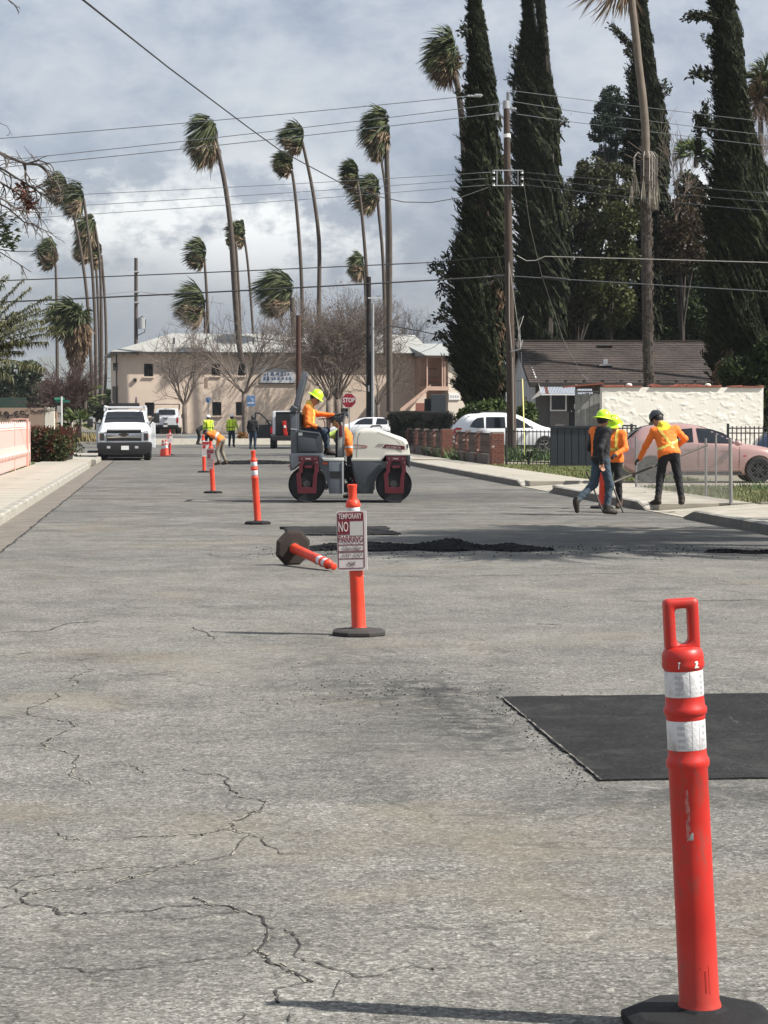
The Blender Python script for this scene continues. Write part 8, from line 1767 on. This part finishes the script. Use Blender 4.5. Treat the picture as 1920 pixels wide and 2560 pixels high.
# bare overhanging branches from an off frame tree at the left edge, and a broken one above
def overhang():
    r = np.random.RandomState(90); Y = 30; o0 = at(-300, 1046, Y); t = thing('overhanging_tree', 'leafless tree whose drooping branches enter at the left edge', 'tree', (o0.x, Y, 0)); base = np.array([o0.x, Y, 0.]); out = []
    b = MB(); TH = 1.3; k = lambda x, y, dy=0: np.array(at(x, y, Y + dy)) - base; trunk = [np.array([0, 0, 0.]), k(-290, 800), k(-260, 500), k(-230, 300)]; b.tube([tuple(p) for p in trunk], [.16, .13, .10, .07], 9); b.build('trunk', BARK, t, smooth=True, angle=2)
    def course(path, rad, twigs, L=.35, depth=2, dy=0, down=(.15, 0, -.55)):
        P = [k(x, y, dy + r.uniform(-.1, .1)) for x, y in path]; rad *= TH; out.append((P, rad, rad * .4))
        for i in range(int(twigs * 1.3)):
            j = r.randint(1, len(P)); s = r.rand(); p = P[j - 1] * (1 - s) + P[j] * s; d = nrmz(nrmz(P[j] - P[j - 1]) + np.array(down) + r.normal(0, .4, 3)); limb(r, p, d, L * r.uniform(.5, 1.2), rad * .45, depth, out, .45, -.03, 4, (1, 3), .2, .65, .0035)
    course([(-240, 330), (-120, 360), (-20, 372), (20, 392), (60, 408), (95, 412), (120, 428), (135, 455)], .028, 12, .30, 2)
    course([(-120, 360), (-40, 400), (10, 425), (50, 450), (85, 470), (105, 460)], .022, 12, .28, 2)
    course([(-150, 400), (-60, 450), (0, 455), (40, 480), (70, 505), (88, 520)], .02, 12, .26, 2, .2)
    course([(-150, 430), (-40, 480), (10, 500), (45, 525), (80, 530), (115, 532)], .016, 8, .24, 2, -.3)
    course([(-40, 490), (20, 520), (60, 555), (80, 560), (110, 575), (128, 582)], .012, 5, .2, 1)
    course([(60, 555), (72, 595)], .007, 1, .1, 1); course([(95, 412), (150, 440), (205, 455)], .006, 2, .1, 1); course([(60, 408), (45, 385), (40, 375)], .006, 2, .12, 1); course([(95, 412), (75, 385), (60, 365)], .006, 2, .12, 1)
    course([(-120, -60), (-20, -30), (15, -5), (35, 10), (48, 30)], .012, 6, .13, 1); course([(-80, 290), (0, 308), (18, 315), (30, 338)], .006, 1, .1, 1)
    course([(-100, 600), (-20, 620), (30, 628), (90, 628)], .010, 3, .15, 1); course([(-60, 610), (0, 630), (40, 655), (78, 680)], .010, 3, .15, 1)
    build_limbs(out, mat('weathered_bark', (0.10, 0.085, 0.075), 0.9, vary=.3, vscale=12), t)
    q = []
    for p_ in ((55, 478), (62, 495), (70, 510), (50, 470), (75, 500), (66, 520)):
        c = k(*p_)
        for i in range(22): o = c + r.normal(0, .03, 3); e = o + r.normal(0, .05, 3); w_ = r.normal(0, .01, 3); q += [o - w_, o + w_, e + w_, e - w_]
    quads_obj('dead_leaves', q, 0, leafm('russet_leaf', (0.12, 0.05, 0.03), (0.25, 0.12, 0.08)), t); q = []
    for i in range(60):
        px = r.uniform(-30, 16) if i < 40 else r.uniform(-20, 40); py = r.uniform(535, 620); c = k(px, py)
        for j in range(7): o = c + r.normal(0, .02, 3); e = o + np.array([r.uniform(.02, .07), r.normal(0, .03), r.uniform(-.02, .02)]); w_ = np.array([0, 0, .010]); q += [o - w_, o + w_, e + w_ * .4, e - w_ * .4]
    quads_obj('green_sprigs', q, 0, leafm('sprig_leaf', (0.03, 0.04, 0.02), (0.09, 0.11, 0.05)), t)['kind'] = 'stuff'
overhang()
# trees out of frame to the right that shade the road across the windrow, as the photo's shadow shows
def shade_palm(x, y, h_, seed):
    r = np.random.RandomState(seed); t = thing('fan_palm', 'palm beyond the right edge whose streaky shadow falls across the road', 'palm tree', (x, y, 0), 0, 'palms shading the road from beyond the right edge'); b = MB(); b.tube([(0, 0, 0), (.1, 0, h_)], [.22, .16], 9); b.build('trunk', PTRK, t); c = np.array([.1, 0, h_]); tips = [c + np.array([r.uniform(-3.6, .9), r.uniform(-1.7, 1.7), r.uniform(-1.8, 1.5)]) for _ in range(75)]
    quads_obj('fronds', fronds(r, c, tips, spread=.25, wd=.04, blades=12), 0, PGRN, t)
shade_palm(10.8, 25.0, 8.4, 1); shade_palm(12.0, 27.6, 9.6, 2); shade_palm(10.0, 28.6, 7.0, 3); shade_palm(13.4, 26.0, 11.2, 4); shade_palm(11.4, 30.0, 8.0, 5)
# ================================================================== POLES, WIRES, STREET SIGNS
WPOLE = mat('creosoted_pole', (0.062, 0.043, 0.033), 0.9, vary=0.3, vscale=3, bump=0.4, bscale=12); WIRE = mat('wire_black', (0.012, 0.012, 0.013), 0.6); WIREG = mat('wire_grey', (0.09, 0.10, 0.11), 0.6); INS = mat('insulator', (0.32, 0.33, 0.34), 0.4)
U = thing('utility_pole', 'tall brown wooden utility pole beside the white SUV', 'utility pole', (5.17, 88.9, 0.12)); b0 = np.array(U.location)
def lp(px, py, dy=0): return Vector(np.array(at(px, py, 88.9 + dy)) - b0)
b = MB(); b.tube([lp(1280, 1140), lp(1278, 1000), lp(1273, 700), lp(1268, 400), lp(1266, 262)], [.20, .185, .165, .14, .12], 16); b.build('pole', WPOLE, U, smooth=True, angle=1)
b = MB(); b.tube([lp(1267.5, 344), lp(1267, 335)], [.145, .145], 14); b.build('white_band', WHT, U); b = MB(); b.tube([lp(1265.5, 272), lp(1265, 252)], [.14, .13], 14); b.build('metal_cap', INS, U)
b = MB()
for i in range(7): z0 = lp(1270, 250 - i * 3.2); b.lathe([(.03, -.02), (.095, -.012), (.03, .02)], 10, c=z0, caps=False)
b.tube([lp(1270, 252), lp(1270, 226)], .03, 6); b.build('post_insulator', INS, U)
def insul(px, py, dx, n=5):
    b = MB()
    for i in range(n): c = lp(px + dx * i, py + abs(dx) * .02 * i); b.lathe([(.02, -.05), (.075, -.02), (.075, .02), (.02, .05)], 8, c=c, caps=False)
    b.tube([lp(px, py), lp(px + dx * n, py)], .016, 5); b.build('insulator', INS, U)
insul(1172, 240, 7); insul(1190, 238, 4, 4); b = MB(); b.tube([lp(1262, 300), lp(1248, 285), lp(1243, 300)], .05, 6); b.tube([lp(1244, 280), lp(1243, 300)], .07, 8); b.build('bracket', INS, U); insul(1279, 272, 4, 3)
# secondary rack: galvanised arms with spool insulators either side
b = MB()
for y in (426, 464): b.tube([lp(1233, y, -.2), lp(1307, y, -.2)], .022, 5)
for x in (1242, 1295): b.tube([lp(x, 426, -.2), lp(x, 464, -.2)], .022, 5)
b.build('rack_arm', INS, U)
for x in (1234, 1305):
    for y in (430, 445, 461): b = MB(); b.lathe([(.07, -.06), (.04, 0), (.07, .06)], 8, c=lp(x, y, -.2)); b.build('spool_insulator', INS, U)
b = MB(); b.tube([lp(1272, 660, -.2), lp(1273, 800, -.2), lp(1281, 900, -.22), lp(1284, 1135, -.23)], .028, 6); b.build('conduit', mat('conduit_grey', (0.26, 0.23, 0.2), 0.7), U)
b = MB(); b.tube([lp(1276, 880, -.2), lp(1300, 872, -.3), lp(1306, 850, -.3)], .03, 6); b.build('service_arm', INS, U)
b = MB(); b.tube([lp(1272, 655, -.25), lp(1290, 780, -.6), lp(1302, 872, -.8)], .012, 5); b.tube([lp(1302, 872, -.8), lp(1299, 820, -.6), lp(1309, 790, -.3), lp(1297, 800, 0), lp(1295, 870, 0)], .012, 5); b.build('service_loop', mat('pale_cable', (0.30, 0.29, 0.27), 0.6), U)
b = MB(); b.tube([lp(1240, 691, -.2), lp(1262, 690, -.2)], .07, 8); b.tube([lp(1210, 692, -.2), lp(1240, 691, -.2)], .045, 8); b.build('splice_case', WIRE, U); b = MB(); b.tube([lp(1354, 693, -.2), lp(1416, 699, -.2)], .06, 8); b.build('splice_case', WIRE, U)
yp = thing('guy_marker', 'yellow guy wire marker standing by the weeds near the pole', 'pole', at(1313, 1160, 76)); yb = yp.location.copy(); b = MB(); b.tube([(0, 0, 0), at(1306, 948, 78) - yb], .022, 8); b.build('yellow_guard', mat('yellow_guard', (0.62, 0.58, 0.20), 0.6), yp)
b = MB(); b.tube([at(1306, 948, 78) - yb, at(1303, 880, 79) - yb], .008, 5); b.build('guy_wire', WIREG, yp)
def wire(label, pts, r_, m=None, sag=None, n=24):
    """pts: (px,py,Y) courses"""
    P = [at(*p) for p in pts]; o = P[0].copy(); w_ = thing('power_line', label, 'overhead wire', o, 0, 'overhead wires across the street')
    Q = []; 
    for a, b_ in zip(P[:-1], P[1:]):
        for i in range(n): s = i / n; p = a.lerp(b_, s); p.z -= (sag or 0) * 4 * s * (1 - s) * ((b_ - a).length / 40); Q.append(p - o)
    Q.append(P[-1] - o); b = MB(); b.tube(Q, r_, 5); b.build('cable', m or WIRE, w_, smooth=True, angle=2)
YP = 88.8
wire('topmost wire from the left edge to the insulator string on the pole', [(-60, 351, 84), (1172, 240, YP)], .016, WIREG, .12)
wire('second high wire, just under the topmost one, left of the pole', [(-60, 408, 84), (1262, 258, YP)], .015, WIREG, .12); wire('third high wire, lowest of the upper left three', [(-60, 425, 84), (1244, 283, YP)], .016, WIREG, .12)
wire('upper of three thin wires reaching the left side of the pole rack', [(-60, 497, 84), (1234, 430, YP)], .011, WIREG, .12); wire('middle of three thin wires reaching the left side of the pole rack', [(-60, 528, 84), (1234, 445, YP)], .011, WIREG, .12); wire('lowest of three thin wires reaching the left side of the pole rack', [(-60, 553, 84), (1234, 461, YP)], .011, WIREG, .12)
wire('thick cable sloping from the top edge down to the pole rack', [(180, -22, 30), (420, 168, 48), (620, 318, 60), (700, 376, 65), (860, 462, 75), (940, 490, 80), (1010, 505, 84), (1080, 506, 86), (1150, 494, 88), (1228, 466, YP)], .017, WIRE, 0, 6)
wire('black cable at mid height left of the pole', [(-60, 704, 84), (1078, 656, YP)], .022, WIRE, .05); wire('thickest black cable below it, left of the pole', [(-60, 758, 84), (1260, 690, YP)], .030, WIRE, .08)
wire('pale cable with a dip running right from the pole', [(1292, 638, YP), (1300, 643, YP), (1316, 652, YP), (1340, 651, YP), (1362, 641, YP), (1700, 650, YP), (1980, 658, YP)], .018, mat('pale_cable', (0.3, 0.29, 0.27), .6), 0, 4)
wire('dark cable running right from the pole below the pale one', [(1262, 689, YP), (1440, 700, YP), (1980, 732, YP)], .018, WIREG, .02)
wire('thin bracket cable left of the pole before the first cypress', [(1078, 656, YP), (1200, 645, YP), (1262, 642, YP)], .018, WIRE, 0)
wire('topmost wire right of the pole', [(1275, 226, YP), (1440, 247, 90), (1980, 312, 92)], .013, WIREG, .05); wire('second wire right of the pole', [(1278, 253, YP), (1440, 279, 90), (1980, 346, 92)], .013, WIREG, .05); wire('third wire right of the pole', [(1290, 285, YP), (1440, 306, 90), (1980, 372, 92)], .013, WIREG, .05)
for i, y in enumerate((430, 445, 461)): wire('%s thin rack wire right of the pole' % ('upper', 'middle', 'lower')[i], [(1305, y, YP), (1760, y + 40 + 6 * i, YP), (1980, y + 58 + 6 * i, YP)], .008, WIREG, .1)
wire('pale guy cable slanting from the rack down over the house roof', [(1307, 440, YP), (1325, 565, 92), (1355, 690, 96), (1410, 853, 104), (1455, 935, 108), (1470, 950, 110)], .010, MATS['pale_cable'], 0, 6)
wire('cable sloping down to the left behind the roller from the splice', [(1238, 700, YP), (1209, 712, 92), (1150, 780, 110), (1120, 840, 125), (1085, 868, 140), (1050, 882, 168)], .016, WIREG, 0, 6)
wire('second cable beside it sloping left to the dark pole', [(1210, 700, YP), (1195, 740, 95), (1120, 815, 118), (1060, 845, 128), (1000, 838, 131), (925, 812, 131)], .014, WIREG, 0, 6)
wire('dark bundled cable from the dark pole toward the first cypress', [(928, 808, 131), (1020, 822, 120), (1120, 842, 105)], .03, WIRE, 0, 6)
for i, (ya, yb_) in enumerate(((946, 946), (953, 954))): wire('%s far wire across the sky before the mountains' % ('upper', 'lower')[i], [(90, ya, 260), (300, yb_, 260)], .03, WIREG, 0)
wire('far wire meeting the transformer pole from the left', [(200, 743, 196), (262, 736, 198), (340, 728, 200)], .02, WIREG, 0); wire('far wire leaving the transformer pole to the right', [(340, 728, 200), (440, 742, 205), (560, 760, 210)], .02, WIREG, 0)
# dark pole, light pole, cut off red brown pole
def pole(nm, label, px, py0, py1, Y, r_, m, cat='pole', dx=0):
    base = at(px, py0, Y); z = base.z; base.z = 0.0 if z < 1 else 0.3; t = thing(nm, label, cat, base); b = MB(); b.tube([(0, 0, 0), at(px + dx, py1, Y) - base], [r_, r_ * .85], 12); b.build('shaft', m, t, smooth=True, angle=1); return t
dp = pole('utility_pole', 'dark wooden pole behind the roller, left of the tallest palm trunk', 922, 1060, 692, 131, .17, mat('dark_pole', (0.022, 0.018, 0.017), 0.9, vary=.3, vscale=4), 'utility pole')
b = MB(); b.box((0, -.16, 3.1), (.09, .03, .36)); b.build('white_tag', WHT, dp); b = MB(); b.box((.0, -.1, 6.2), (.5, .12, .12)); b.box((.12, -.1, 5.0), (.3, .1, .5)); b.build('bracket', WIRE, dp)
lp_ = pole('street_light', 'thin pale grey light pole just right of the dark pole', 932, 1060, 758, 129, .09, mat('pale_pole', (0.33, 0.34, 0.35), 0.5), 'street light'); b = MB(); b.box((.12, 0, 8.35), (.8, .2, .07)); b.build('lamp_head', WHT, lp_)
pole('utility_pole', 'cut off red brown wooden pole left of the roller roll bar', 746, 1075, 788, 148, .19, mat('red_brown_pole', (0.075, 0.034, 0.024), 0.9, vary=.3, vscale=3), 'utility pole')
tp_ = pole('utility_pole', 'distant pole with a transformer above the left end of the building', 340, 1060, 645, 200, .19, mat('far_pole', (0.085, 0.07, 0.06), 0.9), 'utility pole')
tb = np.array(tp_.location); q = lambda x, y: Vector(np.array(at(x, y, 199.8)) - tb)
b = MB(); b.tube([q(353, 795), q(353, 822)], .36, 12); b.build('transformer', INS, tp_); b = MB(); b.tube([q(342, 800), q(356, 790), q(364, 800), q(362, 830), q(345, 838)], .05, 5); b.build('drop_cable', WIREG, tp_)
for y in (680, 731, 757): b = MB(); b.tube([q(336, y), q(348, y)], .09, 6); b.build('insulator', INS, tp_)
st_ = pole('street_light', 'distant street light with an arm before the mountains at left', 94, 1050, 925, 240, .09, MATS['far_pole'], 'street light'); tb2 = np.array(st_.location); b = MB(); b.tube([Vector(np.array(at(94, 944, 240)) - tb2), Vector(np.array(at(112, 937, 240)) - tb2)], .05, 5); b.build('arm', INS, st_); b = MB(); b.box(Vector(np.array(at(117, 936, 240)) - tb2), (.6, .25, .12)); b.build('lamp_head', WHT, st_)
pole('utility_pole', 'short far pole at the left edge under the feathery palm', 19, 1050, 890, 230, .14, MATS['far_pole'], 'utility pole')
# STOP sign
SG = thing('stop_sign', 'red octagonal STOP sign on a thin post behind the roller controls', 'stop sign', (at(872, 1046, 116).x, 116, 0), radians(4)); REDS = mat('stop_red', (0.28, 0.012, 0.022), 0.45)
zc = HC + (1046 - 1001) / F * 116; b = MB(); R8 = .41; b.prism([(R8 * cos(pi / 8 + k * pi / 4), zc + R8 * sin(pi / 8 + k * pi / 4)) for k in range(8)], -.010, .0); b.build('sign_border', mat('sign_white', (0.55, 0.52, 0.52), 0.5), SG)
b = MB(); b.prism([(R8 * .93 * cos(pi / 8 + k * pi / 4), zc + R8 * .93 * sin(pi / 8 + k * pi / 4)) for k in range(8)], -.016, -.009); b.build('sign_face', REDS, SG)
text_obj('lettering', 'STOP', .34, MATS['sign_white'], SG, Matrix.Translation((0, -.020, zc)) @ FACE, bold=.012, width=.64, depth=.001)
b = MB(); b.box((.02, .03, zc / 2 + .2), (.06, .05, zc + .5)); b.build('post', mat('sign_post', (0.20, 0.20, 0.19), 0.6), SG); b = MB(); b.box((-.20, .35, zc - .62), (.36, .3, .42)); b.build('back_box', TRIM, SG)
# blue parking signs
BLU = mat('sign_blue', (0.10, 0.21, 0.42), 0.5); LBL = mat('sign_light', (0.55, 0.62, 0.70), 0.5)
def bsign(label, px, py, Y, w_, h_, foot, round_=False):
    p = at(px, 1046, Y); t = thing('parking_sign', label, 'sign', (p.x, Y, .15)); zc = HC + (1046 - py) / F * Y - .15
    b = MB()
    if round_: b.prism([(w_ / 2 * cos(a), zc + h_ / 2 * sin(a)) for a in np.linspace(0, 2 * pi, 13)[:-1]], -.01, .01)
    else: b.box((0, 0, zc), (w_, .02, h_))
    b.build('sign_face', BLU, t); b = MB(); b.box((0, .03, zc / 2), (.06, .05, zc)); b.build('post', mat('sign_post', (0.2, 0.2, 0.19), .6), t)
    if not round_:
        b = MB(); b.box((0, -.014, zc + h_ * .44), (w_ * .9, .004, .03)); b.box((0, -.014, zc - h_ * .20), (w_ * .8, .004, .10))
        b.build('white_band', LBL, t); b = MB(); b.tube([(.02 + .12 * cos(a), -.016, zc + .06 + .12 * sin(a)) for a in np.linspace(-2.6, 1.0, 9)], .02, 4); b.tube([(-.02, -.016, zc + .22), (-.01, -.016, zc + .10), (.08, -.016, zc + .09), (.12, -.016, zc - .03)], .02, 4); b.build('wheelchair_symbol', LBL, t)
    else: b = MB(); b.tube([(.0, -.016, zc + .16), (.0, -.016, zc + .02), (.1, -.016, zc), (.12, -.016, zc - .12)], .022, 4); b.build('wheelchair_symbol', LBL, t)
bsign('blue square wheelchair parking sign against the street tree trunk', 627.5, 1002, 140.2, .52, .70, 0); bsign('small round blue sign on a post left of the street tree', 520.5, 1000, 150, .34, .42, 0, True)
# street name sign
SN = thing('street_name_sign', 'pale pole with crossed green street name blades at the left corner', 'street sign', (at(154, 1046, 104).x, 104, .1)); z1 = HC + (1046 - 994) / F * 104 - .1
b = MB(); b.tube([(0, 0, 0), (0, 0, z1 + .05)], .045, 8); b.build('post', mat('pole_white', (0.6, 0.6, 0.58), 0.5), SN); GSN = mat('street_green', (0.02, 0.16, 0.11), 0.5)
b = MB(); b.box((.05, 0, z1 - .18), (.66, .02, .11)); b.build('name_blade', GSN, SN); b = MB(); b.box((-.1, 0, z1 - .05), (.5, .02, .10), M=Matrix.Rotation(.5, 4, 'Z')); b.build('name_blade', GSN, SN); b = MB(); b.box((-.1, -.05, z1 - .55), (.20, .02, .32)); b.build('notice', GREYP, SN)
# objects on the far lot: blue curb paint, flower bed stones
k = slab('blue_curb', 1.4, 148, 3.4, 148.3, .2, .34, mat('blue_paint', (0.22, 0.34, 0.50), 0.7)); k['kind'] = 'structure'
bp_ = thing('bare_planting', 'small orange flowering shrub at the foot of the street tree', 'shrub', (at(607, 1046, 138.5).x, 138.5, .2)); clumps(np.random.RandomState(2), [(0, 0, .25, .3, .3, .28)], 500, .12, leafm('orange_shrub', (0.10, 0.07, 0.02), (0.30, 0.12, 0.03)), bp_)
wp_ = thing('palm_weed', 'small dark spiky plant growing in the grass strip by the yellow guard', 'plant', (at(1322, 1166, 71).x, 71, .12)); r = np.random.RandomState(8); quads_obj('leaves', fronds(r, np.array([0, 0, .12]), [np.array([r.uniform(-.3, .3), r.uniform(-.3, .3), r.uniform(.2, .5)]) for _ in range(14)], spread=.3, wd=.02), 0, DKG, wp_); b = MB(); b.tube([(0, 0, -.02), (0, 0, .15)], .05, 6); b.build('stem', BRKD, wp_)
# ================================================================== AIR
b = MB(); b.box((0, 1775, 44), (3480, 3950, 92.12)); hz_ = b.build('haze', None); hz_['kind'] = 'stuff'; hz_.display_type = 'WIRE'
hm = bpy.data.materials.new('haze_air'); hm.use_nodes = True; t = NT(hm.node_tree); t.n.clear()
v = t.new('ShaderNodeVolumePrincipled', {'Color': (0.80, 0.86, 0.95), 'Density': 0.00010}); o_ = t.new('ShaderNodeOutputMaterial', {'Volume': v.outputs[0]})
hz_.data.materials.append(hm); hm.cycles.homogeneous_volume = True if hasattr(hm.cycles, 'homogeneous_volume') else None
